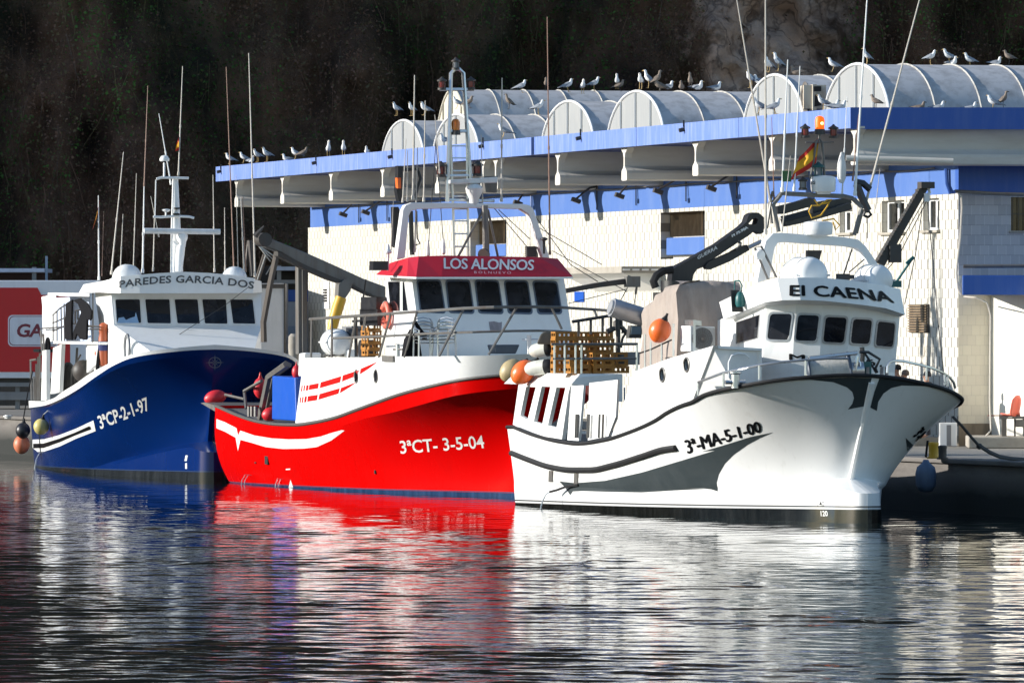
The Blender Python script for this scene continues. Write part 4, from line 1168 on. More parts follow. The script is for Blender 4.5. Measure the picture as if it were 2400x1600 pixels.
    def fp(a, *p): return B.fr(a, P(15, *p))
    mb = MB()
    mb.tube(fp(4.4, 445, 1480, 380, 1150, 480, 1010, 560, 1015, 860, 1030, 1240, 1045, 1345, 1070, 1460, 1180, 1440, 1260, 1370, 1520), .055, 6)
    mb.tube(fp(4.9, 360, 1380, 330, 1120, 390, 1100, 480, 1000), .04, 5); mb.tube(fp(4.9, 330, 1140, 375, 985), .035, 5)
    mb.tube(fp(4.9, 1400, 1500, 1480, 1180, 1370, 1070), .04, 5); mb.tube(fp(4.6, 300, 1440, 350, 1120), .03, 5)
    mb.tube(fp(4.4, 830, 830, 870, 620, 905, 370, 940, 345, 975, 380, 1000, 700, 1005, 800), .03, 6)
    mb.tube(fp(4.4, 775, 385, 1120, 385), .02, 5); mb.tube(fp(4.4, 942, 345, 945, 235), .025, 5)
    mb.tube(fp(4.4, 840, 800, 1010, 790), .02, 5); mb.tube(fp(4.4, 870, 690, 1000, 690), .02, 5)
    mb.build('mast_frame', M_gsteel, B.root)
    beacon(B, B.front(*P1(15, 948, 165), 4.4), True)
    for x, y in ((768, 262), (1115, 268)): nav_lamp(B, B.front(*P1(15, x, y), 4.4), .85)
    nav_lamp(B, B.front(*P1(15, 930, 745), 4.4), 1.0, M_teal, M_grey); nav_lamp(B, B.front(*P1(15, 740, 905), 4.4), .8, M_dsteel, M_grey)
    mb = MB(); mb.tube(fp(4.3, 880, 1085, 930, 1150, 1060, 1120, 1100, 1085, 1040, 1090, 940, 1160, 850, 1160, 815, 1230, 850, 1310, 960, 1280, 1040, 1170, 1060, 1130), .02, 5)
    mb.tube(fp(4.3, 980, 1345, 1120, 1320, 1190, 1400, 1140, 1460, 1110, 1360), .02, 5); mb.build('yellow_cable', M_yellow, B.root)
    # black antenna-frame gear at the right of the frame
    mb = MB(); mb.tube(fp(4.7, 1380, 870, 1480, 890, 1560, 960), .09, 6); mb.tube(fp(4.7, 1400, 900, 1470, 1080, 1540, 1220), .1, 6); mb.tube(fp(4.7, 1480, 1290, 1500, 1240, 1550, 1230, 1575, 1270, 1540, 1300, 1500, 1290), .035, 5)
    mb.tube(fp(4.7, 1530, 1310, 1530, 1560), .012, 4); mb.build('hook_block', M_blackp, B.root)
    # whip antennas
    w = []
    for (v, x0, y0, x1, y1, r, m, a) in ((7, 1155, 450, 0, 0, 0, 0, 0),): pass
    A = lambda v, x, y: P1(v, x, y)
    L_ = [(*A(15, 345, 1130), 1727, 0, .03, M_antenna, 4.9), (*A(15, 285, 1510), 1794, 0, .036, M_antenna, 4.4), (*A(15, 388, 1090), *A('C', 365, 720), .018, M_antred, 4.9),
          (*A(15, 487, 1000), *A('C', 492, 270), .034, M_white, 4.4), (*A(15, 485, 1480), *A(15, 588, 550), .018, M_antenna, 4.2), (*A(15, 632, 985), *A('C', 588, 320), .026, M_white, 4.4),
          (*A(15, 1222, 1020), *A('C', 958, 560), .02, M_white, 4.5), (*A(15, 1378, 1040), 2032, 0, .036, M_white, 4.4), (*A(15, 1350, 860), *A('C', 1050, 700), .02, M_antred, 4.5),
          (*A(15, 1490, 1210), 2155, 0, .036, M_antenna, 4.7), (*A(15, 1630, 1200), *A(15, 1685, 700), .012, M_antenna, 5.5)]
    for q in L_:
        q = list(q)
        if q[3] == 0:    # runs out of the frame: carry on upward a little
            dx, dy = q[2] - q[0], q[3] - q[1]; q[2] += dx * .12; q[3] += dy * .12
        whips(B, [tuple(q)], 4.4)
    mb = MB(); c = B.front(*P1(15, 1215, 720), 4.5); mb.lathe([(.05, -.32), (.1, -.2), (.11, 0), (.1, .15), (.06, .3), (.02, .42)], c, (0, 0, 1), 12); mb.build('radar_reflector', M_whiteb, B.root)
    mb = MB(); c = B.front(*P1(15, 540, 800), 4.4); mb.box(c, (.06, .22, .26)); mb.build('green_sidelight', paint('green_lens', (.0, .10, .02), .3), B.root)
    # life rafts on the roof
    c = B.front(*P1(7, 1400, 672), 3.4); life_raft(B, B.front(*P1(7, 1425, 720), 3.2), 1.3, .42, (1, .1, 0), B.root)
    c = B.front(*P1(7, 1900, 710), 3.6); life_raft(B, B.front(*P1(7, 1900, 755), 3.2), 1.1, .36, (1, .1, 0), B.root)
    # floodlight on the visor, its stay
    c = B.front(*P1(7, 1692, 732), 2.7); mb = MB(); mb.box(c, (.2, .28, .15)); mb.box(c + Vector((.02, .2, 0)), (.1, .12, .1)); mb.tube([c, B.front(*P1(7, 1755, 540), 3.2)], .02, 5); mb.tube([B.front(*P1(7, 1735, 700), 3.2), B.front(*P1(7, 1840, 610), 3.6)], .015, 4); mb.build('flood_light', M_dsteel, B.root)
    c = B.front(*P1(7, 1495, 600), 5.2); mb = MB(); mb.prism([c + Vector((0, .2, .18)), c + Vector((0, -.18, .18)), c + Vector((0, -.16, -.3)), c + Vector((0, .06, -.3))], (-.12, 0, 0)); mb.build('funnel_end', M_blackp, B.root)
    # green fishing lamp in its bracket
    c = B.side(*P1(7, 985, 880), bsd + .35); mb = MB(); mb.lathe([(.09, -.2), (.12, -.12), (.12, .02), (.09, .1), (.05, .16)], c, (0, 0, 1), 12)
    mb.tube([c + Vector((0, 0, .16)), c + Vector((.05, .03, .3)), c + Vector((.0, -.02, .42)), c + Vector((-.25, -.05, .42)), c + Vector((-.28, -.05, .1))], .02, 5)
    fl = mb.build('fishing_lamp', M_teal, B.root); mb = MB(); mb.prism([c + Vector((-.2, -.16, .2)), c + Vector((-.2, .12, .2)), c + Vector((-.2, .14, -.32)), c + Vector((-.2, -.12, -.32))], (-.06, 0, 0)); mb.build('lamp_bracket', M_blackp, fl)
    # air conditioner beside the wheelhouse
    k = [B.front(*P1(7, x, y), 5.4) for x, y in ((640, 1245), (812, 1235), (812, 1075), (640, 1068))]
    mb = MB(); mb.prism([Vector((p.x, p.y, p.z)) for p in k], (-.75, 0, 0)); mb.prism([k[1], Vector((k[1].x, k[1].y - .28, k[1].z)), Vector((k[2].x, k[2].y - .28, k[2].z)), k[2]], (-.75, 0, 0))
    ac = mb.build('air_conditioner', M_whiteb, B.root, bevel=.02)
    c = (k[0] + k[1] + k[2] + k[3]) / 4 + Vector((.012, -.02, 0)); rr = .255
    mb = MB(); mb.lathe([(rr, 0), (rr, .01)], c - Vector((.01, 0, 0)), (1, 0, 0), 24); fg = mb.build('fan_opening', M_grey, ac)
    mb = MB()
    for i in range(5): mb.ring(c + Vector((.02, 0, 0)), rr * (i + 1) / 5, .008, (1, 0, 0), 24, 4)
    for i in range(20): t = i * math.pi / 10; mb.tube([c + Vector((.02, 0, 0)), c + Vector((.02, math.cos(t) * rr, math.sin(t) * rr))], .005, 3)
    mb.lathe([(.05, .02), (.04, .04)], c, (1, 0, 0), 10); mb.build('fan_guard', M_gsteel, ac)
    mb = MB(); mb.prism([k[3] + Vector((.02, .1, .02)), k[2] + Vector((.02, -.35, .02)), k[2] + Vector((.02, -.35, .14)), k[3] + Vector((.02, .1, .14))], (-.8, 0, 0)); mb.prism([k[0] + Vector((.05, .12, -.05)), k[3] + Vector((.05, .12, .14)), k[3] + Vector((.05, .06, .14)), k[0] + Vector((.05, .06, -.05))], (-.2, 0, 0)); mb.build('casing', M_steel, ac)
    # crane folded over the deck
    ca = 9.0
    bo = P(16, 525, 1335, 545, 1190, 600, 1140, 700, 1090, 1130, 850, 1450, 620, 1510, 560, 1540, 470, 1600, 437, 1670, 440, 1740, 500, 1745, 690, 1700, 720, 1650, 690, 1600, 690, 1540, 740, 1430, 810, 1010, 1090, 960, 1145, 860, 1185, 815, 1250, 800, 1335)
    ho = P(16, 1535, 585, 1590, 600, 1645, 585, 1660, 530, 1630, 505, 1590, 525)
    mb = MB(); mb.sheet(B.fr(ca, bo), [B.fr(ca, ho)], (-.38, 0, 0)); cr = mb.build('crane', M_blackp, B.root)
    crs = Skin(B, [mb])
    ink = P(16, 965, 1150, 1010, 1085, 1300, 960, 1410, 895, 1520, 860, 1550, 930, 1300, 1075, 1040, 1185, 985, 1180)
    mb = MB(); mb.prism(B.fr(ca - .1, ink), (-.2, 0, 0)); mb.tube(B.fr(ca - .2, P(16, 1400, 815, 1430, 840, 1425, 880, 1380, 930)), .04, 6); mb.build('ram', M_blackp, cr)
    mb = MB(); mb.tube(B.fr(ca - .2, P(16, 1540, 893, 1705, 815)), .05, 8); mb.build('ram_rod', M_steel, cr)
    lettering(crs, 'GUERRA', [P1(16, 870, 1055), P1(16, 1128, 915), P1(16, 1118, 868), P1(16, 862, 1010)], .02, .15, 1.0).build('lettering', M_letterw, cr)
    lettering(crs, 'M 75.90A', [P1(16, 1322, 760), P1(16, 1530, 645), P1(16, 1515, 615), P1(16, 1312, 732)], 0.0, .1, fat=.8).build('lettering', M_letterw, cr)
    lettering(crs, '......', [P1(16, 670, 1105), P1(16, 1130, 850), P1(16, 1126, 845), P1(16, 666, 1100)], .0).build('edge_highlight', M_grey, cr) if 0 else None
    jb = P(15, 420, 1170, 560, 1130, 700, 1110, 800, 1070, 900, 1075, 1340, 1100, 1370, 1140, 1340, 1210, 1270, 1225, 1000, 1290, 800, 1360, 640, 1410, 520, 1420, 440, 1400, 430, 1280)
    mb = MB(); mb.prism(B.fr(ca + .1, P(15, 430, 1175, 700, 1105, 820, 1065, 900, 1080, 880, 1160, 520, 1260, 440, 1265)), (-.3, 0, 0)); mb.prism(B.fr(ca, P(15, 510, 1320, 830, 1270, 1330, 1125, 1345, 1205, 1100, 1275, 800, 1360, 540, 1415)), (-.3, 0, 0))
    mb.prism(B.fr(ca + .35, P(15, 860, 1120, 1330, 1060, 1340, 1130, 860, 1270)), (-.2, 0, 0))
    for k2 in range(3): mb.tube(B.fr(ca - .06, P(15, 470 + k2 * 10, 1300 + k2 * 22, 540, 1290 + k2 * 24, 820, 1215 + k2 * 24)), .028, 5)
    mb.build('jib', M_blackp, cr)
    mb = MB(); mb.tube(B.fr(ca, P(16, 540, 1185, 420, 1200, 330, 1260, 290, 1340, 320, 1420)), .10, 7); mb.build('hose_loop', M_black, cr)
    mb = MB(); c0 = B.front(*P1(16, 660, 1330), ca); mb.lathe([(.42, 0), (.42, -2.6)], Vector((-ca - .3, c0.y, c0.z)), (0, 0, 1), 14); mb.build('crane_column', M_blackp, cr)
    # derrick boom on the far side, with wires
    dp = lambda *p: B.fr(9.5, P(7, *p))
    a0, a1 = dp(1955, 640)[0], dp(2265, 100)[0]; d = (a1 - a0); nrm = Vector((0, -d.z, d.y)).normalized()
    mb = MB(); mb.prism([a0 + nrm * .11, a1 + nrm * .09, a1 - nrm * .09, a0 - nrm * .11], (-.22, 0, 0)); mb.box(a1, (.3, .35, .16)); dr = mb.build('derrick_boom', M_dsteel, B.root)
    mb = MB()
    for i in range(16): mb.box(a0.lerp(a1, (i + .5) / 16) + nrm * .11, (.25, .07, .05))
    mb.box(dp(2050, 570)[0], (.15, .3, .45)); mb.build('boom_rungs', M_dsteel, dr)
    mb = MB(); mb.tube(dp(2280, 120, 2290, 150, 2270, 170, 2265, 200), .04, 5); mb.box(dp(2268, 185)[0], (.1, .14, .2)); mb.build('boom_block', M_whiteb, dr)
    for p in ((2268, 210, 2075, 590, 1990, 690), (2240, 260, 2190, 590, 2118, 920), (2255, 200, 2000, 650)):
        mb = MB(); mb.tube(dp(*p), .012, 4); mb.build('wire', M_dsteel, dr)
    mb = MB(); mb.tube([dp(2275, 220)[0], B.front(*P1(7, 2350, 1060), 4), B.front(*P1(12, 355, 750), 2.4)], .014, 4); mb.build('stay_wire', M_dsteel, B.root)
    mb = MB(); mb.tube(B.fr(5, P(7, 2055, 775, 2175, 600)), .03, 5); mb.tube(B.fr(5, P(7, 2130, 640, 2180, 595)), .045, 5); mb.box(B.front(*P1(7, 2040, 780), 5), (.2, .35, .16)); mb.build('gaff_hook', M_teal, B.root)
    # bow rail
    Rp = Rc.p
    def up(pts, side=1): return [B.onplan(Rp, x, y, side) for x, y in pts]
    st = up(P(18, 0, 380, 200, 352, 360, 340, 700, 322, 860, 318)) 
    st2 = up(P(8, 212, 268, 380, 205, 612, 156))
    tops = st2 + up(P(8, 760, 135, 918, 122, 1060, 112, 1200, 112))
    rail(B, tops, .03, M_steel, 'bow_rail')
    for t_, bpx in ((P1(8, 213, 268), P1(8, 213, 352)), (P1(8, 380, 207), P1(8, 380, 300)), (P1(8, 614, 157), P1(8, 614, 250)), (P1(8, 918, 124), P1(8, 918, 222))):
        a_, b_ = B.onplan(Rp, *t_), B.onplan(Rp, *bpx); rail(B, [a_, b_], .028, M_steel, 'stanchion')
    def upp(pts): return [B.onplan(PP, x, y, -1) for x, y in pts]
    PP = Plan([(-.2, .02), (-.1, .7), (.1, 1.35), (.4, 1.95), (.9, 2.5), (1.6, 2.88), (2.2, 2.98)])
    rail(B, upp(P(18, 1385, 500, 1390, 420, 1420, 365, 1480, 346, 1600, 356, 1800, 400, 1950, 440, 2080, 495, 2170, 555, 2220, 620, 2238, 690)), .032, M_steel, 'bow_rail')
    for x, y0, y1 in ((1878, 420, 590), (2105, 505, 650), (2142, 535, 668)):
        rail(B, upp(P(18, x, y0, x, y1)), .028, M_steel, 'stanchion')
    # warping drum on the rail, mooring bitts
    mb = MB(); c = B.front(*P1(8, 458, 245), 1.3); mb.lathe([(.14, .16), (.14, .13), (.10, .10), (.10, -.22)], c, (0, 0, 1), 14); mb.tube([c + Vector((0, .25, -.08)), c + Vector((0, -.25, -.08))], .05, 8); mb.build('mooring_bitt', M_steel, B.root)
    for x in (1140, 1318, 1380):
        c = B.front(*P1(18, x, 490), 1.0); mb = MB(); mb.lathe([(.045, -.3), (.045, .1), (.06, .12)], c, (0, 0, 1), 8); mb.build('fairlead_post', M_steel, B.root)
    # net winch with pale rope on two spoked reels
    wc0, wc1 = B.front(*P1(18, 395, 520), 1.25), B.front(*P1(18, 905, 475), 1.05)
    ax = (wc1 - wc0); 
    mb = MB(); L = ax.length
    prof = [(.30 + .012 * (i % 2), L * i / 24) for i in range(25)]
    mb.lathe(prof, wc0, ax, 24); wn = mb.build('rope_winch', M_rope, B.root, angle=60)
    for c, r_ in ((wc0, .34), (wc1, .42)):
        mb = MB(); axn = ax.normalized(); mb.ring(c, r_, .04, axn, 28, 6); u = axn.orthogonal().normalized(); w_ = axn.cross(u)
        for i in range(6): t = i * math.pi / 3; mb.tube([c, c + (u * math.cos(t) + w_ * math.sin(t)) * r_], .025, 5)
        mb.build('reel_flange', paint('slate_blue_paint', (.045, .065, .10), .45), wn)
    mb = MB(); mb.lathe([(.2, 0), (.2, .35)], wc1, ax, 16); mb.build('hub', M_steel, wn)
    mb = MB(); mb.tube(B.fr(.8, P(18, 410, 318, 1010, 250, 1010, 300, 980, 470)), .05, 6); mb.tube(B.fr(.85, P(18, 1000, 330, 1040, 370, 1055, 500)), .035, 6); mb.tube(B.fr(.8, P(18, 380, 330, 360, 520)), .03, 5); mb.build('spooling_frame', M_steel, wn)
    mb = MB(); mb.tube(B.fr(1.3, P(18, 1070, 180, 1080, 260, 1070, 400)), .06, 6); mb.tube(B.fr(1.3, P(18, 1100, 250, 1150, 320, 1190, 400, 1250, 500)), .03, 5); mb.tube(B.fr(1.3, P(18, 1150, 330, 1110, 410, 1080, 480)), .03, 5)
    mb.tube(B.fr(1.2, P(18, 1040, 240, 1150, 240, 1295, 330, 1240, 440, 1260, 500)), .035, 6); mb.build('hydraulic_hoses', M_blackp, wn)
    mb = MB(); mb.box(B.front(*P1(18, 1120, 440), 1.2), (.2, .2, .3)); mb.build('winch_motor', M_teal, wn)
    # tarpaulin over the gear abaft the wheelhouse
    ta, tb = 7.2, 10.2
    k0 = B.front(1590, 660, ta); k1 = B.front(1740, 668, ta); zt = k0.z; ybs = k0.y
    mb = MB(); rows = []
    rng = random.Random(3)
    def rumple(p, s=.06): return p + Vector((noise.noise(p * 2.1), noise.noise(p * 2.1 + Vector((9, 0, 0))), noise.noise(p * 1.7 + Vector((0, 7, 0))))) * s + Vector((math.sin(p.y * 9 + p.z * 1.2 + 2 * noise.noise(p)) * .05 + math.sin(p.y * 21 + p.z * 2.2) * .02, math.sin(p.x * 7 + p.z * .8 + 3 * noise.noise(p * .7)) * .06, 0))
    prof = [(1.9, .14), (2.6, .1), (3.4, .06), (4.2, .03), (4.9, .0), (zt - .22, .0), (zt - .06, -.06), (zt, -.22), (zt + .02, -.7)]
    foot = []
    nn = 30
    for i in range(nn + 1): foot.append((Vector((-tb + (tb - ta) * i / nn, ybs, 0)), Vector((0, 1, 0))))
    m2 = 24
    for i in range(1, m2 + 1): foot.append((Vector((-ta, ybs + (k1.y - ybs) * i / m2, 0)), Vector((1, 0, 0))))
    for z, off in prof:
        row = []
        for i, (p, nrm) in enumerate(foot):
            sag = .0
            if i <= nn: sag = (1 - i / nn) ** 2 * .65 * max(0, (z - 3.6) / 2)
            q = Vector((p.x, p.y, z - sag))
            if i <= nn: q.y -= off + (-.0); q.y = ybs - off if off > 0 else ybs - off
            else: q.x = -ta + off
            if i == nn: q.x = -ta + off; q.y = ybs - off
            row.append(rumple(q))
        rows.append(row)
    mb.grid(rows)
    mt = paint('taupe_tarpaulin', (.34, .285, .245), .85, dirt=.25, dcol=(.20, .155, .13), streak=(2.5, 2.5, .8), bmp=.5)
    tp_ = mb.build('tarpaulin', mt, None, angle=60)
    tp_.location = B.o; tp_.rotation_euler = (0, 0, B.rz)
    tag(tp_, 'taupe tarpaulin draped over deck gear under the black crane', 'tarpaulin')
    mb = MB(); mb.prism([Vector((-ta - .3, ybs + .3, 2.0)), Vector((-ta - .3, k1.y + .2, 2.0)), Vector((-ta - .3, k1.y + .2, zt - .25)), Vector((-ta - .3, ybs + .3, zt - .25))], (-2.6, 0, 0)); mb.build('gear_box', M_dark, B.root)
    # aft shelter: slanted openings in the sunlit side, shaded front, doors
    sb = 2.72
    so = P(6, 122, 855, 160, 590, 165, 575, 480, 580, 518, 575, 500, 640, 455, 955, 300, 930, 180, 885)
    ho = [P(6, 212, 598, 278, 600, 222, 822, 172, 795), P(6, 318, 596, 377, 598, 322, 852, 264, 834), P(6, 418, 602, 480, 604, 418, 876, 360, 860)]
    mb = MB(); mb.sheet(B.sd(sb, so), [B.sd(sb, h_) for h_ in ho], (0, .10, 0)); sh = mb.build('aft_shelter', M_white, B.root)
    sp_ = B.sd(sb, P(6, 160, 580, 190, 538, 385, 513, 558, 512, 520, 578)); fx = sp_[-1].x
    zr = sp_[-2].z; za = sp_[0].z
    y_in = B.front(*P1(6, 868, 520), -fx).y
    # roof
    mb = MB(); mb.hexa([Vector((fx, -sb, za)), Vector((fx, y_in, za)), Vector((-20.3, y_in, za)), Vector((-20.3, -sb, za))], [Vector((fx - .1, -sb + .28, zr)), Vector((fx - .1, y_in, zr)), Vector((-20.2, y_in, zr)), Vector((-20.2, -sb + .28, zr))]); mb.build('shelter_roof', M_white, sh)
    mb = MB(); mb.prism(B.fr(-fx - .02, P(6, 522, 578, 560, 535, 858, 512, 868, 512, 868, 700, 840, 700, 835, 550, 640, 572, 600, 588)), (-.1, 0, 0)); mb.build('shelter_lintel', M_white, sh)
    for q in (((520, 592), (604, 588), (570, 966), (492, 960)), ((642, 572), (835, 550), (822, 800), (770, 935), (632, 962))):
        pp = B.sd(2.7, [P1(6, *c) for c in q]); mb = MB(); mb.prism(pp, (0, .06, 0)); mb.build('shelter_door', M_white, sh)
    mb = MB()
    for x in (550, 562, 630, 637, 708, 733):
        mb = MB(); mb.tube(B.sd(2.78, P(6, x + 4, 785, x - 2, 945)), .03, 5); mb.build('door_post', M_gsteel, sh)
    mb = MB(); mb.prism([Vector((fx - .4, y_in + .2, 1.3)), Vector((fx - .4, -1.2, 1.3)), Vector((fx - .4, -1.2, za - .05)), Vector((fx - .4, y_in + .2, za - .05))], (-.06, 0, 0)); mb.build('inner_wall', paint('shaded_white_paint', (.28, .36, .48), .5), sh)  # blue-grey base colour stands in for shade on this white recess wall
    # rails round the crates on the shelter roof
    ra = -fx + .2
    mb = MB(); mb.tube(B.fr(ra, P(6, 385, 310, 970, 308)), .035, 6); mb.tube(B.fr(ra, P(6, 395, 408, 960, 405)), .03, 6)
    mb.build('crate_rail', M_gsteel, B.root)
    for x in (405, 475, 548, 588, 965): rail(B, B.fr(ra, P(6, x, 310, x, 508)), .03, M_steel, 'stanchion')
    for v, x, y0, y1 in ((6, 1022, 240, 480), (6, 1060, 290, 465), (6, 1135, 300, 430), (6, 1215, 170, 390)): rail(B, B.sd(2.9, P(v, x, y0, x, y1)), .028, M_steel, 'stanchion')
    rail(B, B.sd(2.9, P(6, 985, 370, 1060, 345, 1135, 310, 1200, 280)), .02, M_black, 'lifeline')
    # deck gear between crates and tarpaulin
    g = B.fr(15.4, P(17, 945, 880)); c = g[0]
    mb = MB(); mb.lathe([(.06, -.7), (.06, .1), (.12, .12), (.12, .26), (.06, .3)], c, (0, 0, 1), 10); mb.tube([c + Vector((0, .3, -.1)), c + Vector((0, .05, .15)), c + Vector((0, -.3, .0))], .07, 6); mb.tube(B.fr(15.4, P(17, 1015, 810, 1000, 900, 1040, 900, 1000, 970, 980, 1090)), .035, 5); mb.build('deck_winch', M_dsteel, B.root)
    k = B.fr(13.5, P(17, 1115, 800, 1270, 800, 1250, 965, 1085, 965)); mb = MB(); mb.prism(k, (-.25, 0, 0)); mb.tube([k[0] + Vector((0, -.25, 0)), k[0] + Vector((0, -.25, .4))], .03, 5); fl = mb.build('flood_light', M_dsteel, B.root)
    kk = B.fr(13.47, P(17, 1125, 812, 1255, 812, 1245, 915, 1112, 915)); mb = MB(); mb.prism(kk, (-.04, 0, 0)); mb.build('lamp_glass', paint('floodlight_glass', (.16, .2, .22), .1), fl)
    mb = MB(); t0, t1 = B.fr(10.5, P(17, 860, 560, 1300, 700)); mb.tube([t0, t1], .24, 14); mb.tube([t0 + (t0 - t1).normalized() * .05, t0], .18, 14); mb.build('exhaust_pipe', paint('silvery_pipe', (.45, .46, .48), .35, metal=.5), B.root)
    mb = MB(); mb.tube(B.fr(13.5, P(17, 340, 750, 840, 670, 910, 660)), .04, 6)
    for x, y in ((425, 740), (585, 715), (740, 690), (850, 665), (935, 650)): mb.tube(B.fr(13.5, P(17, x, y, x, y + 200)), .035 if x < 900 else .06, 5)
    mb.build('gear_frame', M_dsteel, B.root)
    mb = MB(); mb.box(B.front(*P1(17, 1060, 1230), 15.6), (.4, .55, .32)); mb.build('deck_box', M_grey, B.root)
    return dict(sk=sk, fx=fx, ra=ra, zr=zr, Rc=Rc)
W_ = build_white()
# ================================================================== the red boat
RB = Boat('red', 'red fishing boat with crimson visor and white bulwark, between the blue and the white boat', 1225, 1182, 18.5)
def ring_hull(B, mb, A_, C_, smooth=True):
    n = len(A_)
    for i in range(n):
        j = (i + 1) % n
        mb.add([A_[i], A_[j], C_[j], C_[i]], [(0, 3, 2, 1)], 0, False)
def build_red():
    B = RB
    tr = trace(P(3, 130, 500, 250, 552, 350, 590, 450, 615, 560, 629, 690, 632, 800, 618, 950, 585, 1100, 531, 1250, 476, 1400, 424, 1600, 370, 1800, 326, 2000, 300, 2150, 288, 2330, 282))
    kt = trace(P(3, 130, 560, 350, 655, 560, 700, 690, 705, 850, 690, 1000, 640, 1150, 592, 1350, 548, 1500, 508, 1800, 430, 2000, 402, 2200, 385, 2330, 380))
    Ls = -B.side(*P1(3, 130, 500), 2.3).x
    print('red length', Ls)
    Rc = Curve(B, [(-1.35, 0), (-1.25, .55), (-1.0, 1.05), (-.4, 1.7), (.6, 2.15), (2.2, 2.42), (5, 2.52), (10, 2.52), (16, 2.5), (Ls, 2.3)], tr)
    Kc = Curve(B, [(-1.28, 0), (-1.18, .53), (-.93, 1.02), (-.34, 1.65), (.65, 2.1), (2.2, 2.37), (5, 2.48), (10, 2.5), (16, 2.49), (Ls, 2.3)], kt)
    Mc = Curve(B, [(-.15, .03), (.6, .38), (2, .95), (4, 1.5), (8, 2.1), (13, 2.32), (17.5, 2.32), (Ls, 2.25)], [(-.1, 1.7), (4, 1.45), (8, 1.05), (12, .85), (17.5, .9), (Ls, 1.1)])
    Wc = Curve(B, [(0, .03), (1, .25), (3, .85), (6.6, 1.72), (10, 2.02), (15, 2.1), (18, 2.08), (Ls - .35, 1.98)], [(0, 0), (15, 0), (18, .03), (Ls, .22)])
    Uc = Curve(B, [(0, .02), (1, .2), (3, .6), (6.6, 1.3), (10, 1.6), (15, 1.5), (18, 1.3), (Ls - 1.2, 1.0)], -.8)
    mr = paint_hull('red_hull_paint', (.52, .0012, .001), .31, -.006, (.010, .028, .07), line=[(.0, .02, (.02, .05, .09))], rough=.27, dirt=.09, dcol=(.38, .004, .003), spec=.06)
    hull, hm = hull_mesh(B, [[Rc, Kc], [Kc, Mc, Wc], [Wc, Uc]], 72, 8, True, 'hull', mr, angle=20)
    sk = Skin(B, [hm])
    n = 60
    D_ = [(Rc.pt(i / n, 1), Rc.pt(i / n, -1)) for i in range(n + 1)]
    mb = MB(); ins = lambda p, z: Vector((p.x - .3 * max(0, 1 - abs(p.y) / 2.2), p.y * .90, p.z - z))
    mb.grid([[ins(p, .08) for p, q in D_], [ins(q, .08) for p, q in D_]]); mb.build('deck', M_deck, B.root)
    mb = MB(); g = [Rc.pt(i / n, 1) for i in range(n + 1)][::-1] + [Rc.pt(i / n, -1) for i in range(1, n + 1)]
    mb.tube(g, .05, 7); mb.build('gunwale', paint('dark_rubber_rail', (.07, .065, .06), .6, dirt=.2), B.root)
    # white bulwark round the forward half
    tt = trace(P(3, 700, 172, 745, 173, 1300, 166, 1700, 160, 2000, 155, 2200, 148, 2330, 144))
    a1 = -B.side(*P1(3, 745, 173), 2.5).x; a1b = -B.side(*P1(3, 683, 628), 2.5).x
    Tc = Curve(B, [(-1.75, 0), (-1.65, .6), (-1.35, 1.15), (-.7, 1.85), (.4, 2.3), (2.0, 2.52), (5, 2.56), (10, 2.54), (a1, 2.52)], tt)
    Bc = Curve(B, [(-1.36, 0), (-1.26, .56), (-1.01, 1.06), (-.41, 1.71), (.59, 2.16), (2.2, 2.43), (5, 2.53), (10, 2.53), (a1b, 2.51)], tr)
    bw, bm_ = hull_mesh(B, [[Tc, Bc]], 60, 1, False, 'bulwark', M_white, angle=40)
    mb = MB(); T_ = [(Tc.pt(i / n, 1), Tc.pt(i / n, -1)) for i in range(n + 1)]
    mb.grid([[p for p, q in T_], [Vector((p.x - .15, p.y * .9, p.z - .012)) for p, q in T_], [Vector((q.x - .15, q.y * .9, q.z - .012)) for p, q in T_], [q for p, q in T_]]); mb.build('foredeck', M_whiteb, bw)
    e0, e1 = Tc.pt(1, 1), Bc.pt(1, 1); mb = MB(); mb.prism([e0, e1, Vector((e1.x, 0, e1.z)), Vector((e0.x, 0, e0.z))], (.08, 0, 0)); mb.build('bulwark_end', M_white, bw)
    bk = Skin(B, [bm_])
    sb = [(780, 358, 845, 345, 840, 382, 775, 392), (858, 340, 1000, 297, 992, 340, 852, 380), (1010, 292, 1122, 255, 1112, 292, 1005, 335), (1133, 247, 1255, 195, 1190, 245, 1128, 285), (727, 362, 734, 362, 729, 402, 722, 402), (743, 362, 751, 361, 746, 400, 738, 400), (760, 360, 774, 359, 770, 395, 755, 397),
          (770, 435, 838, 425, 832, 463, 765, 473), (850, 420, 990, 380, 980, 418, 842, 460), (998, 378, 1105, 338, 1060, 372, 990, 415), (717, 442, 724, 442, 719, 482, 712, 482), (732, 440, 740, 440, 735, 480, 727, 480), (749, 438, 763, 437, 758, 476, 744, 478)]
    patch(bk, [refine(P(3, *q), 12) for q in sb], 24).build('red_stripes', M_red, bw, angle=180)
    for x, y in ((1103, 298), (1238, 297)):
        c = bk.hit(*P1(3, x, y), 0.0); mb = MB(); mb.lathe([(.155, -.03), (.155, .01)], c, (.02, -1, .03), 18); pw = mb.build('porthole', M_glass, bw)
        mb = MB(); mb.ring(c, .17, .025, (.02, -1, .03), 22, 5); mb.build('port_rim', M_gsteel, pw)
    st = P(3, 140, 592, 200, 615, 278, 655, 289, 705, 305, 672, 400, 705, 520, 725, 640, 732, 760, 730, 860, 712, 940, 685, 1005, 668, 1022, 672, 930, 740, 830, 785, 740, 795, 600, 798, 480, 785, 380, 755, 305, 735, 288, 812, 272, 720, 200, 680, 140, 655)
    patch(sk, [refine(st, 12)], 20).build('white_stripe', M_letterw, B.root, angle=180)
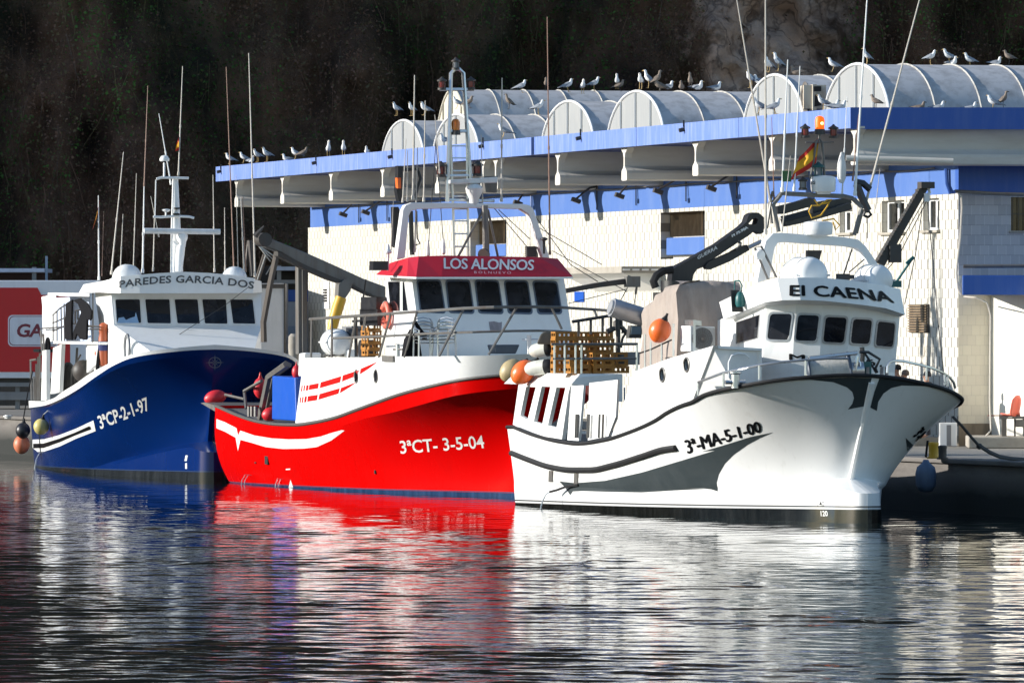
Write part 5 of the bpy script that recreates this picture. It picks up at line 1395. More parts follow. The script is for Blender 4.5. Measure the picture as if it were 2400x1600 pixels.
    lettering(sk, '3ªCT- 3-5-04', [P1(3, 1410, 832), P1(3, 1990, 792), P1(3, 1975, 704), P1(3, 1400, 742)], .012, 0, 1.0, step=24).build('registration', M_letterw, B.root)
    for x, y, w, h in ((487, 875, .3, .24), (410, 893, .12, .04), (1235, 957, .1, .1)):
        p = sk.hit(*P1(3, x, y), 0); mb = MB(); mb.box(p, (w, .05, h)); mb.build('scupper', M_dark, B.root)
    patch(sk, [refine(P(3, *q), 30) for q in ((618, 935, 648, 933, 648, 941, 618, 943), (650, 1010, 668, 1062, 638, 1062))], 40).build('draught_mark', M_letterw, B.root)
    for (x, y, dx) in ((388, 972, -.5), (600, 1000, -.3)):
        p = sk.hit(*P1(3, x, y), .02)
        if p is None: continue
        for k in (0, 1):
            q = p + Vector((-.3 * k, 0, -.02)); mb = MB(); mb.tube([q, q + Vector((0, dx * .22, .01)), q + Vector((0, dx * .42, -.15)), q + Vector((0, dx * .62, -.75))], [.010, .011, .014, .02], 5); mb.build('water_jet', M_jet, B.root)
    # stern: roller platform, gallows, tank, floats
    sp = B.sd(2.3, P(3, 30, 482, 60, 478, 130, 500, 128, 540)); mb = MB(); mb.prism(sp, (0, 4.2, 0)); mb.build('stern_roller', M_gsteel, B.root)
    k = B.sd(2.1, P(3, 522, 294, 680, 308, 690, 608, 520, 596)); mb = MB(); mb.prism(k, (0, 1.3, 0)); mb.build('blue_tank', M_bluep, B.root, bevel=.04)
    for b_, r_, q in ((2.05, .10, (440, 590, 500, 300, 620, 215)), (1.7, .08, (470, 590, 530, 300, 640, 220)), (2.2, .05, (345, 520, 330, 400, 450, 330)), (1.9, .04, (200, 425, 330, 455))): mb = MB(); mb.tube(B.sd(b_, P(3, *q)), r_, 5); mb.build('gallows', M_gsteel, B.root)
    for x in (365, 385, 410): mb = MB(); mb.tube(B.sd(2.25, P(3, x, 505, x, 575)), .06, 7); mb.build('mooring_bitt', M_gsteel, B.root)
    k = B.sd(2.0, P(3, 705, 140, 745, 135, 740, 300, 700, 300)); mb = MB(); mb.prism(k, (0, .5, 0)); mb.build('locker', M_white, B.root, bevel=.05)
    # wheelhouse
    at, ab = 4.05, 3.35
    f = lambda x, y, a: B.front(*P1(4, x, y), a)
    tl, tR, bl, bR = f(928, 286, at), f(2094, 286, at), f(988, 720, ab), f(2158, 720, ab)
    aft = -B.side(*P1(4, 722, 500), -tl.y).x
    al_t, al_b = Vector((-aft, tl.y + .05, tl.z)), Vector((-aft, tl.y + .05, bl.z))
    ar_t, ar_b = Vector((-aft, tR.y, tR.z)), Vector((-aft, bR.y, bR.z))
    mb = MB(); A_ = [al_t, tl, tR, ar_t]; C_ = [al_b, bl, bR, ar_b]; E_ = [Vector((p.x, p.y, 3.2)) for p in C_]
    ring_hull(B, mb, A_, C_); ring_hull(B, mb, C_, E_); mb.add(A_, [(0, 1, 2, 3)])
    house = mb.build('wheelhouse', M_white, B.root, bevel=.03); hs = Skin(B, [mb])
    fn = (tR - tl).cross(bl - tl)
    for w in (((975, 324), (1145, 326), (1182, 560), (1002, 548)), ((1197, 326), (1368, 327), (1402, 563), (1222, 556)), ((1420, 326), (1588, 328), (1625, 565), (1448, 559)), ((1645, 329), (1812, 331), (1848, 566), (1675, 561)), ((1862, 331), (2037, 336), (2074, 564), (1902, 566))):
        window_on(B, [B.plane(*P1(4, x, y), tl, fn) for x, y in w], house, paint('blue_grey_seal', (.10, .13, .18), .5), M_glass, .045, .025, .14)
    sn = (tl - al_t).cross(al_b - al_t)
    for w in (((752, 326), (845, 326), (845, 552), (772, 552)), ((864, 330), (876, 326), (906, 548), (864, 550))):
        window_on(B, [B.plane(*P1(4, x, y), al_t, sn) for x, y in w], house, M_white, M_glass, .03, .02, .05)
    patch(hs, [refine(P(4, 1520, 635, 1560, 630, 1600, 640, 1622, 634, 1618, 705, 1570, 712, 1530, 700), 20)], 30).build('bare_patch', paint('scraped_primer', (.30, .27, .29), .8, dirt=.3), house)
    # red visor roof
    vb = [B.side(*P1(4, 655, 274), -tl.y + .35), f(930, 289, 2.95), f(1500, 290, 2.85), f(2165, 289, 2.95)]; vb.append(Vector((vb[0].x, vb[-1].y, vb[-1].z)))
    vt = [B.side(*P1(4, 770, 182), -tl.y + .1), f(905, 142, 4.05), f(985, 133, 3.72), f(1180, 127, 3.65), f(1900, 139, 3.65), f(2048, 150, 3.75)]; vt.append(Vector((vt[0].x, vt[-1].y, vt[-1].z)))
    vb2 = [vb[0], f(895, 287, 3.2), f(965, 290, 2.93), vb[1].lerp(vb[2], .4), vb[2].lerp(vb[3], .7), vb[3], vb[4]]
    mb = MB(); ring_hull(B, mb, vt, vb2); mb.add(vt, [tuple(range(len(vt)))]); 
    visor = mb.build('roof_visor', M_visor, B.root, bevel=.02); vs = Skin(B, [mb])
    mb = MB(); mb.prism([p - Vector((0, 0, .004)) for p in vb2], (0, 0, -.05)); mb.build('visor_soffit', M_white, visor)
    lettering(vs, 'LOS ALONSOS', [P1(4, 1178, 232), P1(4, 1862, 244), P1(4, 1868, 165), P1(4, 1176, 150)], .004, 0, .95, off=.02, fat=.7).build('boat_name', M_letterw, visor)
    lettering(vs, 'BOLNUEVO', [P1(4, 1408, 271), P1(4, 1690, 275), P1(4, 1690, 256), P1(4, 1408, 252)], .008, 0, 1.5, off=.03).build('port_name', paint('pink_lettering', (.75, .42, .44), .5), visor)
    mb = MB(); mb.prism(B.fr(4.3, P(4, 636, 170, 750, 170, 750, 240, 636, 240)), (-.35, 0, 0)); mb.build('searchlight', M_blackp, B.root)
    c = f(750, 100, 5.0); mb = MB(); mb.lathe([(.03, -.5), (.03, -.05), (.1, -.03), (.1, .02), (.05, .08), (.045, .16), (.01, .22)], c, (0, 0, 1), 10); mb.build('anemometer', M_whiteb, B.root)
    # arch and masts
    g5 = lambda a, *p: B.fr(a, P(5, *p))
    mb = MB(); mb.prism(g5(5.2, 268, 1535, 315, 1185, 335, 1148, 385, 1130, 700, 1132, 1165, 1140, 1215, 1150, 1240, 1180, 1352, 1520) + g5(5.2, 1302, 1520, 1205, 1215, 1150, 1176, 800, 1168, 420, 1176, 372, 1190, 357, 1225, 330, 1520), (-.3, 0, 0)); am = mb.build('arch_mast', M_white, B.root, bevel=.02)
    mb = MB(); mb.tube(g5(5.6, 628, 1125, 655, 215, 680, 188, 712, 188, 742, 215, 795, 1000), .058, 7)
    mb.tube(g5(5.6, 652, 640, 680, 1510), .035, 5); mb.tube(g5(5.6, 765, 640, 778, 1510), .035, 5)
    for y in (730, 815, 905, 995, 1085, 1175, 1260, 1350, 1440): mb.tube(g5(5.6, 655 + (y - 640) * .03, y, 766 + (y - 640) * .013, y), .022, 5)
    mb.tube(g5(5.6, 575, 330, 815, 330), .05, 5); mb.tube(g5(5.6, 560, 940, 875, 935), .04, 5); mb.tube(g5(5.6, 648, 625, 765, 625), .05, 5); mb.tube(g5(5.6, 640, 1110, 960, 1118), .045, 5)
    mb.build('ladder_mast', M_steel, B.root)
    mb = MB(); mb.tube(g5(5.0, 893, 1150, 905, 1500), .09, 8); mb.tube(g5(5.2, 882, 1185, 705, 1510), .035, 5); mb.tube(g5(5.2, 915, 1180, 985, 1510), .035, 5); mb.build('mast_pole', M_gsteel, B.root)
    c = g5(4.6, 900, 1490)[0]; mb = MB(); mb.lathe([(.05, -.1), (.17, .1), (.17, .16)], c, (1, -.9, -.3), 12); mb.build('searchlight', M_dsteel, B.root)
    for x, y in ((590, 298), (795, 296)): nav_lamp(B, g5(5.6, x, y)[0], .9)
    for x, y in ((582, 905), (842, 900)): nav_lamp(B, g5(5.6, x, y)[0], 1.1)
    nav_lamp(B, g5(5.6, 688, 158)[0], .85, M_dsteel, M_grey); beacon(B, g5(5.6, 688, 590)[0], False)
    a0, a1 = g5(5.2, 648, 990, 985, 972); mb = MB(); mb.prism([a0 + Vector((0, 0, .08)), a1 + Vector((0, 0, .09)), a1 - Vector((0, 0, .07)), a0 - Vector((0, 0, .03))], (-.18, 0, 0)); rb = mb.build('radar_scanner', M_whiteb, B.root, bevel=.02)
    c = g5(5.3, 818, 1060)[0]; mb = MB(); mb.lathe([(.1, -.35), (.13, -.25), (.14, -.15), (.22, 0), (.24, .12), (.18, .2), (.08, .24)], c, (0, 0, 1), 14); mb.build('radar_base', M_whiteb, rb)
    k = g5(5.8, 885, 945, 985, 942, 978, 1060, 900, 1055); mb = MB(); mb.prism(k, (-.3, 0, 0)); mb.build('flood_light', M_gsteel, B.root)
    # whips and stays
    A = lambda x, y: P1(5, x, y)
    whips(B, [(*A(312, 1130), *A(337, 680), .022), (*A(345, 1125), *A(348, 760), .022), (*A(385, 1110), *A(397, 230), .036), (*A(398, 1480), *A(418, 740), .026), (*A(462, 1125), *A(472, 410), .03), (*A(575, 925), *A(540, 510), .02),
              (*A(885, 1480), *A(868, 650), .024), (*A(1010, 1125), *A(1015, 250), .034), (*A(1354, 1500), 1282.5, 40, .03, M_antred), (*A(1212, 1440), *A(1217, 1080), .012), (*A(228, 1480), *A(247, 1120), .014)], 5.3)
    mb = MB()
    for q in ((548, 700, 492, 1470), (548, 700, 605, 1480), (960, 1170, 1190, 1440), (1210, 1175, 1500, 1568), (1280, 1310, 1720, 1568), (1370, 1470, 1900, 1760), (990, 1180, 1215, 1390)): mb.tube(g5(5.4, *q), .012, 4)
    mb.build('stay_wires', M_dsteel, B.root)
    for x, y in ((492, 1475), (602, 1460)): c = g5(5.4, x, y)[0]; mb = MB(); mb.lathe([(.02, .3), (.05, .1), (.06, -.1), (.02, -.15)], c, (0, 0, 1), 8); mb.build('rigging_block', M_whiteb, B.root)
    mb = MB(); mb.prism(g5(7, 280, 870, 315, 870, 310, 1050, 325, 1120, 285, 1120, 270, 1040, 280, 960), (-.25, 0, 0)); mb.prism(g5(7, 248, 1160, 282, 1160, 300, 1200, 275, 1450, 252, 1440), (-.25, 0, 0)); mb.tube(g5(7, 370, 1190, 380, 1500), .07, 6); mb.tube(g5(7, 412, 1190, 415, 1380, 435, 1420, 405, 1430), .02, 5)
    mb.tube(g5(7, 320, 900, 420, 890, 440, 960, 400, 1100), .05, 5); mb.build('folded_crane', M_blackp, B.root)
    mb = MB(); mb.prism(g5(6.9, 275, 955, 300, 955, 302, 1030, 280, 1030), (-.2, 0, 0)); mb.build('crane_mark', M_orange, B.root)
    k = g5(5.3, 1190, 1438, 1262, 1440, 1258, 1510, 1192, 1510); mb = MB(); mb.prism(k, (-.15, 0, 0)); mb.build('vent_box', M_dsteel, B.root)
    c = g5(5, 1312, 1400)[0]; mb = MB(); mb.lathe([(.03, -.35), (.04, 0), (.1, .03), (.1, .07), (.02, .1)], c, (0, 0, 1), 10); mb.build('satellite_puck', M_dsteel, B.root)
    # net boom over the stern with its post and ram
    t = lambda a, *p: B.fr(a, P(14, *p))
    mb = MB(); mb.prism(t(16, 165, 320, 235, 300, 330, 340, 580, 440, 850, 560, 1110, 680, 1310, 752, 1310, 868, 1180, 835, 1000, 735, 800, 668, 590, 578, 335, 432, 215, 390), (-.5, 0, 0)); bo = mb.build('net_boom', M_gsteel, B.root, bevel=.03)
    mb = MB(); mb.prism(t(15.9, 320, 425, 590, 560, 800, 650, 1000, 730, 1180, 820, 1180, 840, 1000, 752, 800, 690, 590, 600, 320, 470), (-.42, 0, 0)); mb.build('boom_flange', M_dsteel, bo)
    mb = MB(); mb.prism(t(17, 506, 540, 545, 525, 590, 530, 588, 1370, 510, 1370), (-.3, 0, 0)); mb.tube(t(16.9, 548, 540, 552, 1370), .03, 4); mb.build('boom_post', M_gsteel, B.root)
    mb = MB(); mb.prism(t(15.8, 880, 730, 930, 685, 1010, 690, 985, 790, 935, 862, 872, 852), (-.35, 0, 0)); rm = mb.build('ram_bracket', M_gsteel, B.root)
    mb = MB(); mb.tube(t(15.7, 900, 850, 870, 940, 840, 1040, 815, 1150), [.16, .17, .16, .14], 10); mb.build('ram', M_yellow, rm)
    mb = MB(); mb.lathe([(.2, 0), (.2, .5)], t(15.6, 205, 320)[0], (-1, 0, 0), 12); mb.tube(t(15.6, 110, 290, 190, 195), [.09, .02], 5); mb.build('boom_sheave', M_dsteel, bo)
    mb = MB(); mb.tube(t(19, 310, 440, 250, 720, 185, 1080, 190, 1260), .10, 6); mb.tube(t(19.3, 280, 600, 215, 950), .04, 5); mb.tube(t(19.3, 200, 460, 130, 690), .08, 5); mb.build('derrick', paint('rusty_steel', (.12, .095, .075), .7, dirt=.3), B.root)
    mb = MB()
    for q in ((130, 360, 280, 510), (150, 380, 290, 475), (130, 360, 250, 520), (205, 470, 130, 690), (290, 500, 210, 640)): mb.tube(t(19.2, *q), .02, 4)
    mb.build('tackle_ropes', M_rope, B.root)
    # second boom, right of the wheelhouse
    s7 = lambda a, *p: B.fr(a, P(17, *p))
    mb = MB(); mb.prism(s7(9, 262, 318, 690, 238, 1150, 172, 1170, 190, 1120, 248, 700, 300, 262, 375), (-.3, 0, 0)); b2 = mb.build('side_boom', M_dsteel, B.root)
    mb = MB(); mb.tube(s7(9, 1165, 205, 1190, 215, 1190, 290, 1175, 390), .035, 5); mb.box(s7(9, 1130, 225)[0], (.25, .4, .3)); mb.tube(s7(9, 1070, 150, 1165, 180), .03, 5); mb.build('boom_hook', M_gsteel, b2)
    mb = MB()
    for q in ((1060, 320, 290, 510), (1070, 300, 950, 520), (1180, 380, 1140, 600), (320, 0, 680, 225)): mb.tube(s7(8.9, *q), .014, 4)
    mb.build('boom_wires', M_dsteel, b2)
    # railing on the bulwark
    TP = Tc.p
    on = lambda x, y, sd=1: B.onplan(TP, *P1(4, x, y), sd)
    top = [on(150, 614), on(320, 602), on(700, 576), on(1070, 550), on(1330, 531), on(1560, 522)]
    fx = [B.front(*P1(4, x, y), a) for x, y, a in ((1740, 519, -1.2), (1900, 519, -1.35), (2060, 522, -1.3), (2200, 532, -.9), (2340, 540, -.2), (2430, 548, 1.2))]
    rail(B, top + fx, .042, M_gsteel, 'bow_rail')
    mid = [on(318, 760), on(700, 745), on(1100, 722), on(1400, 712)]; fm = [B.front(*P1(4, x, y), a) for x, y, a in ((1700, 704, -1.2), (1900, 702, -1.3), (2020, 705, -1.2), (2200, 716, -.6))]
    rail(B, mid + fm, .035, M_gsteel, 'bow_rail')
    for q in ((165, 614, 160, 905), (320, 602, 318, 905), (505, 590, 450, 905), (575, 585, 560, 700), (770, 575, 680, 905), (970, 560, 875, 905)): rail(B, [on(q[0], q[1]), on(q[2], q[3])], .036, M_gsteel, 'stanchion')
    for q in ((1330, 532, 1140, 898, -.3), (1735, 522, 1520, 885, -1.2), (2000, 522, 2080, 690, -1.2), (2330, 545, 2352, 610, -.3)): rail(B, [f(q[0], q[1], q[4]), f(q[2], q[3], q[4])], .036, M_gsteel, 'stanchion')
    # life raft, bitts, tub, deck bits
    c = B.side(*P1(14, 850, 1262), 1.7); life_raft(B, c, 1.5, .36, (1, -.12, 0), B.root)
    mb = MB(); mb.prism(B.sd(1.6, P(14, 800, 1330, 965, 1330, 965, 1400, 800, 1400)), (0, .6, 0)); mb.build('raft_locker', M_white, B.root, bevel=.03)
    for x in (785, 845): mb = MB(); mb.lathe([(.07, 0), (.07, .32), (.09, .34)], on(x, 905) + Vector((0, .15, .02)), (0, 0, 1), 10); mb.build('mooring_bitt', M_steel, B.root)
    mb = MB(); mb.tube([on(750, 845) + Vector((0, .15, 0)), on(880, 842) + Vector((0, .15, 0))], .03, 5); mb.box(on(757, 915) + Vector((0, -.02, 0)), (1.0, .06, .16)); mb.build('fairlead', M_gsteel, B.root)
    c = f(1830, 800, .6); mb = MB(); mb.lathe([(.06, -.3), (.06, .2), (.075, .22)], c, (0, 0, 1), 10); mb.tube([c + Vector((0, .25, .1)), c + Vector((0, -.2, .1))], .025, 5); mb.build('mooring_bitt', M_steel, B.root)
    k = [f(x, y, 1.0) for x, y in ((1560, 810), (1760, 808), (1730, 878), (1580, 878))]; mb = MB(); mb.prism(k, (-.6, 0, 0)); mb.build('deck_tub', paint('dark_blue_plastic', (.05, .065, .085), .5), B.root, bevel=.03)
    mb = MB(); mb.tube(B.sd(2.2, P(4, 500, 590, 505, 900)), .05, 5); mb.tube(B.sd(1.6, P(4, 580, 310, 540, 600)), .025, 5); mb.tube(B.sd(2.0, P(4, 480, 630, 600, 622)), .035, 5); mb.box(B.sd(1.9, P(4, 640, 500))[0], (1.4, .3, .4)); mb.box(B.sd(1.9, P(4, 640, 600))[0], (1.6, .3, .45)); mb.tube(B.sd(1.9, P(4, 650, 500, 650, 660)), .05, 5); mb.lathe([(.25, -.2), (.25, .2)], B.sd(1.5, P(4, 590, 840))[0], (0, 1, 0), 14); mb.box(B.sd(1.4, P(4, 520, 720))[0], (1.6, .2, .3)); mb.build('deck_machinery', M_blackp, B.root)
    k = B.sd(1.2, P(4, 395, 668, 470, 665, 470, 750, 395, 750)); mb = MB(); mb.prism(k, (0, .4, 0)); mb.build('grey_locker', M_grey, B.root)
    k = [f(x, y, 2.2) for x, y in ((885, 900), (905, 770), (950, 690), (985, 720), (1010, 900))]; mb = MB(); mb.prism(k, (-.4, 0, 0)); mb.tube([f(950, 640, 2.1), f(990, 700, 2.1), f(1040, 760, 2.1)], .08, 6); nb = mb.build('net_heap', M_net, B.root)
    return dict(f=f, on=on, sk=sk, al=al_t, hs=hs)
R_ = build_red()

# ================================================================== the blue boat
BB = Boat('blue', 'dark blue fishing boat with white gunwale and white radar mast, farthest from the camera', 504, 1139, 11.0)
def build_blue():
    B = BB
    tr = trace(P(1, 160, 938, 230, 942, 300, 925, 350, 890, 430, 840, 500, 790, 600, 735, 700, 690, 800, 665, 950, 645, 1100, 630, 1216, 621))
    kt = trace(P(1, 165, 978, 250, 965, 340, 930, 430, 880, 560, 790, 640, 740, 750, 695, 950, 665, 1100, 652, 1216, 648))
    k2 = trace(P(1, 165, 990, 250, 978, 340, 945, 430, 898, 560, 815, 640, 768, 750, 728, 950, 698, 1100, 690, 1216, 686))
    Ls = -B.side(*P1(1, 162, 950), 2.6).x
    print('blue length', Ls)
    Rp = [(0, 0), (.06, .5), (.2, 1.15), (.5, 1.85), (1.1, 2.45), (2.0, 2.85), (3.5, 3.08), (6, 3.15), (11, 3.15), (17, 3.05), (Ls, 2.6)]
    Rc = Curve(B, Rp, tr); Kc = Curve(B, [(a + (.02 if a < 1 else 0), b * .995) for a, b in Rp], kt)
    K2 = Curve(B, [(a + .08 if a < 3 else a, b * .975) for a, b in Rp], k2)
    Mc = Curve(B, [(.5, .05), (1.1, .65), (2, 1.2), (4, 1.95), (8, 2.65), (14, 2.85), (Ls, 2.5)], [(.5, 2.5), (3, 2.2), (7, 1.5), (12, 1.15), (Ls, 1.2)])
    Lc = Curve(B, [(1.0, .06), (2, .42), (4, 1.1), (8, 2.1), (12, 2.5), (17, 2.65), (Ls, 2.4)], [(.9, 1.32), (3, 1.12), (6, .75), (9, .42), (12, .2), (15, .12), (Ls, .2)])
    Nc = Curve(B, [(0, .04), (.06, .24), (.4, .45), (1.2, .62), (3, 1.1), (6, 1.85), (9, 2.25), (12, 2.46), (17, 2.58), (Ls, 2.35)], [(0, 1.0), (1, 1.12), (3, .95), (6, .6), (9, .3), (12, .1), (15, .06), (Ls, .1)])
    Wc = Curve(B, [(0, .04), (.06, .25), (.4, .48), (1.2, .7), (3, 1.2), (6, 1.9), (9, 2.28), (12, 2.45), (17, 2.55), (Ls, 2.3)], 0.0)
    Uc = Curve(B, [(0, .03), (.06, .2), (.4, .4), (1.2, .6), (3, 1.0), (6, 1.6), (9, 2.0), (12, 2.2), (17, 2.3), (Ls, 2.0)], -.8)
    mbl = paint_hull('blue_hull_paint', (.0010, .017, .105), .42, -.010, (.011, .014, .017), line=[(.0, .025, (.03, .05, .09))], rough=.2, dirt=.08, dcol=(.010, .028, .10), spec=.3)
    hull, hm = hull_mesh(B, [[K2, Mc, Lc], [Lc, Nc], [Nc, Wc], [Wc, Uc]], 72, 8, True, 'hull', mbl, angle=24)
    f_, fm = hull_mesh(B, [[Kc, K2]], 72, 1, True, 'upper_strake', mbl, angle=24)
    gw, gm = hull_mesh(B, [[Rc, Kc]], 72, 1, True, 'gunwale_band', M_white, angle=24)
    sk = Skin(B, [hm, fm])
    n = 60
    D_ = [(Rc.pt(i / n, 1), Rc.pt(i / n, -1)) for i in range(n + 1)]
    mb = MB(); ins = lambda p, w, z: Vector((p.x - w * .5, p.y * (1 - w * .33), p.z - z))
    mb.grid([[p for p, q in D_], [ins(p, .2, 0) for p, q in D_], [ins(p, .24, .06) for p, q in D_], [ins(q, .24, .06) for p, q in D_], [ins(q, .2, 0) for p, q in D_], [q for p, q in D_]]); mb.build('deck', M_whiteb, B.root)
    lettering(sk, '3ªCP-2-1-97', [P1(1, 570, 1100), P1(1, 850, 990), P1(1, 828, 915), P1(1, 548, 1025)], .02, 0, 1.0, step=20).build('registration', M_letterw, B.root)
    o = P(1, 172, 1158, 250, 1155, 340, 1130, 430, 1095, 530, 1048, 543, 1108, 430, 1152, 340, 1195, 250, 1225, 178, 1228)
    i_ = P(1, 178, 1180, 250, 1178, 340, 1150, 430, 1115, 510, 1078, 516, 1096, 430, 1130, 340, 1170, 250, 1203, 178, 1206)
    patch(sk, [refine(o, 10)], 16, .012).build('white_stripe', M_letterw, B.root, angle=180); patch(sk, [refine(i_, 10)], 16, .03).build('black_stripe', M_letter, B.root, angle=180)
    # compass rose on the bow
    cx, cy = P1(1, 1215, 722); polys = []
    for k in range(8):
        t = k * math.pi / 4; L = (19 if k % 2 == 0 else 11)
        if k % 4 == 0: L = 22
        w = .22
        polys.append([(cx + math.cos(t) * L, cy - math.sin(t) * L), (cx + math.cos(t + w) * L * .35, cy - math.sin(t + w) * L * .35), (cx, cy), (cx + math.cos(t - w) * L * .35, cy - math.sin(t - w) * L * .35)])
    for k in range(16):
        t0, t1 = k * math.pi / 8, (k + 1) * math.pi / 8
        polys.append([(cx + math.cos(t0) * 15, cy - math.sin(t0) * 13), (cx + math.cos(t1) * 15, cy - math.sin(t1) * 13), (cx + math.cos(t1) * 13.4, cy - math.sin(t1) * 11.4), (cx + math.cos(t0) * 13.4, cy - math.sin(t0) * 11.4)])
    patch(sk, polys, 30).build('compass_emblem', paint('silver_grey_paint', (.13, .16, .20), .4), B.root)
    patch(sk, [P(1, 1050, 1246, 1062, 1246, 1056, 1278, 1044, 1278), P(1, 1048, 1290, 1058, 1290, 1058, 1322, 1048, 1322)], 30).build('draught_mark', M_letterw, B.root)
    p = sk.hit(*P1(1, 245, 1232), .02)
    if p: mb = MB(); mb.tube([p, p + Vector((0, -.1, .0)), p + Vector((0, -.2, -.2)), p + Vector((0, -.3, -.75))], [.012, .014, .018, .026], 6); mb.build('water_jet', M_jet, B.root)
    # wheelhouse
    f = lambda x, y, a: B.front(*P1(1, x, y), a)
    at, ab = 4.4, 4.0
    tl, tR, bl, bR = f(628, 322, at), f(1478, 322, at), f(645, 512, ab), f(1478, 510, ab)
    aft = 9.0
    al_t, al_b = Vector((-aft, tl.y + .15, tl.z)), Vector((-aft, bl.y + .25, bl.z)); ar_t, ar_b = Vector((-aft, tR.y, tR.z)), Vector((-aft, bR.y, bR.z))
    A_ = [al_t, tl, tR, ar_t]; C_ = [al_b, bl, bR, ar_b]
    wl, wr = f(845, 655, 2.7), f(1440, 645, 2.7)
    E_ = [Vector((-aft, bl.y + .25, 3.3)), Vector((-ab - .1, bl.y, 3.3)), Vector((-ab - .1, bR.y, 3.3)), Vector((-aft, bR.y, 3.3))]
    mb = MB(); ring_hull(B, mb, A_, C_); ring_hull(B, mb, C_, E_); mb.add(A_, [(0, 1, 2, 3)])
    house = mb.build('wheelhouse', M_white, B.root, bevel=.03)
    mb = MB(); wl2, wr2 = Vector((wl.x, wl.y, 3.4)), Vector((wr.x, wr.y, 3.4))
    mb.add([bl, bR, wr, wl, Vector((bl.x, bl.y, 3.4)), Vector((bR.x, bR.y, 3.4)), wl2, wr2], [(0, 3, 2, 1), (0, 4, 6, 3), (1, 2, 7, 5), (3, 6, 7, 2)]); mb.build('sloping_front', M_white, house)
    fn = (tR - tl).cross(bl - tl)
    for w in (((652, 367), (790, 366), (798, 500), (662, 500)), ((820, 366), (958, 366), (966, 503), (834, 501)), ((986, 366), (1117, 366), (1130, 504), (1003, 502)), ((1143, 366), (1277, 366), (1286, 505), (1158, 503)), ((1300, 367), (1428, 367), (1443, 505), (1318, 503))):
        window_on(B, [B.plane(*P1(1, x, y), tl, fn) for x, y in w], house, M_whiteb, M_glass, .04, .03, .06)
    sn = (tl - al_t).cross(al_b - al_t)
    window_on(B, [B.plane(*P1(1, x, y), al_t, sn) for x, y in ((583, 380), (604, 374), (622, 522), (586, 540))], house, M_white, M_glass, .03, .02, .05)
    for x, y in ((680, 655), (722, 645)):
        c = B.plane(*P1(1, x, y), al_b, (0, 1, 0)); mb = MB(); pts = [c + Vector((math.cos(t) * .5, -.02, math.sin(t) * .42)) for t in np.linspace(0, 6.283, 21)[:-1]]; mb.tube(pts, .045, 5, closed=True); mb.build('oval_door_frame', M_grey, house)
    k = f(652, 490, at - .1); mb = MB(); mb.prism([f(x, y, 4.0) for x, y in ((665, 500), (672, 470), (700, 465), (712, 482), (740, 470), (765, 462), (768, 440), (776, 465), (786, 500))], (-.02, 0, 0)); mb.build('cloth_on_sill', paint('pale_blue_cloth', (.25, .4, .6), .9), house)
    # roof visor with the name
    vt = [(598, 258), (680, 236), (790, 226), (900, 217), (1050, 210), (1180, 216), (1300, 226), (1440, 246), (1478, 264)]
    vb = [(571, 326), (680, 331), (790, 331), (900, 331), (1050, 331), (1180, 331), (1300, 330), (1430, 330), (1482, 327)]
    aa = [4.4, 3.75, 3.6, 3.5, 3.45, 3.5, 3.6, 3.8, 4.4]
    VT = [f(*p, a) for p, a in zip(vt, aa)]; VB_ = [f(*p, a) for p, a in zip(vb, aa)]
    VT = [Vector((-9.3, VT[0].y, VT[0].z - .1))] + VT + [Vector((-9.3, VT[-1].y, VT[-1].z - .1))]; VB_ = [Vector((-9.3, VB_[0].y, VB_[0].z))] + VB_ + [Vector((-9.3, VB_[-1].y, VB_[-1].z))]
    mb = MB(); ng = len(VT)
    for i in range(ng):
        j = (i + 1) % ng; mb.add([VT[i], VT[j], VB_[j], VB_[i]], [(0, 3, 2, 1)], 0, True)
    ctr = sum(VT, Vector()) / ng + Vector((0, 0, .1)); mb.add(VT + [ctr], [(i, (i + 1) % ng, ng) for i in range(ng)]); mb.add(VB_, [tuple(range(ng))[::-1]])
    visor = mb.build('roof_visor', M_white, B.root, angle=40); vs = Skin(B, [mb])
    lettering(vs, 'PAREDES GARCIA DOS', [P1(1, 675, 302), P1(1, 1432, 308), P1(1, 1438, 266), P1(1, 675, 260)], .02, 0, 1.05, arc=13.5, step=10, off=.015).build('boat_name', paint('grey_lettering', (.07, .075, .08), .5), visor)
    mb = MB(); mb.tube(B.fr(3.5, P(1, 890, 643, 1270, 400, 1400, 300)), .012, 4); mb.build('stay_wire', M_dsteel, B.root)
    # mast
    m2 = lambda a, *p: B.fr(a, P(2, *p))
    pts = m2(6, 612, 1420, 606, 1150, 603, 820); mb = MB(); mb.tube(pts, [.20, .155, .085], 14); ms = mb.build('radar_mast', M_white, B.root)
    mb = MB(); c = m2(5.6, 645, 1200)[0]; mb.lathe([(.10, -.25), (.12, -.1), (.165, 0), (.17, .1), (.14, .17), (.04, .2)], c, (0, 0, 1), 16); mb.tube(m2(5.6, 640, 1240, 632, 1300, 625, 1400), [.12, .13, .1], 10); mb.tube(m2(5.6, 590, 1215, 625, 1250), .03, 5); mb.build('radar_base', M_white, ms)
    a0, a1 = m2(5.5, 412, 1152, 878, 1158); mb = MB(); mb.tube([a0, a1], .085, 10); mb.build('radar_scanner', M_whiteb, ms)
    mb = MB(); mb.tube(m2(5.8, 488, 835, 520, 826, 685, 830), .04, 6); mb.tube(m2(5.8, 468, 1066, 520, 1068, 600, 1062, 690, 1066, 718, 1074), .04, 6); mb.tube(m2(5.8, 484, 840, 478, 1070), .02, 5); mb.tube(m2(5.8, 535, 735, 535, 826), .035, 6); mb.tube(m2(5.8, 545, 1030, 545, 1062), .03, 6); mb.build('crosstree', M_white, ms)
    c = m2(5.8, 537, 715)[0]; mb = MB(); mb.lathe([(.13, -.06), (.15, -.03), (.15, .02), (.10, .10), (.001, .13)], c, (0, 0, 1), 16); mb.build('gps_dome', M_white, ms)
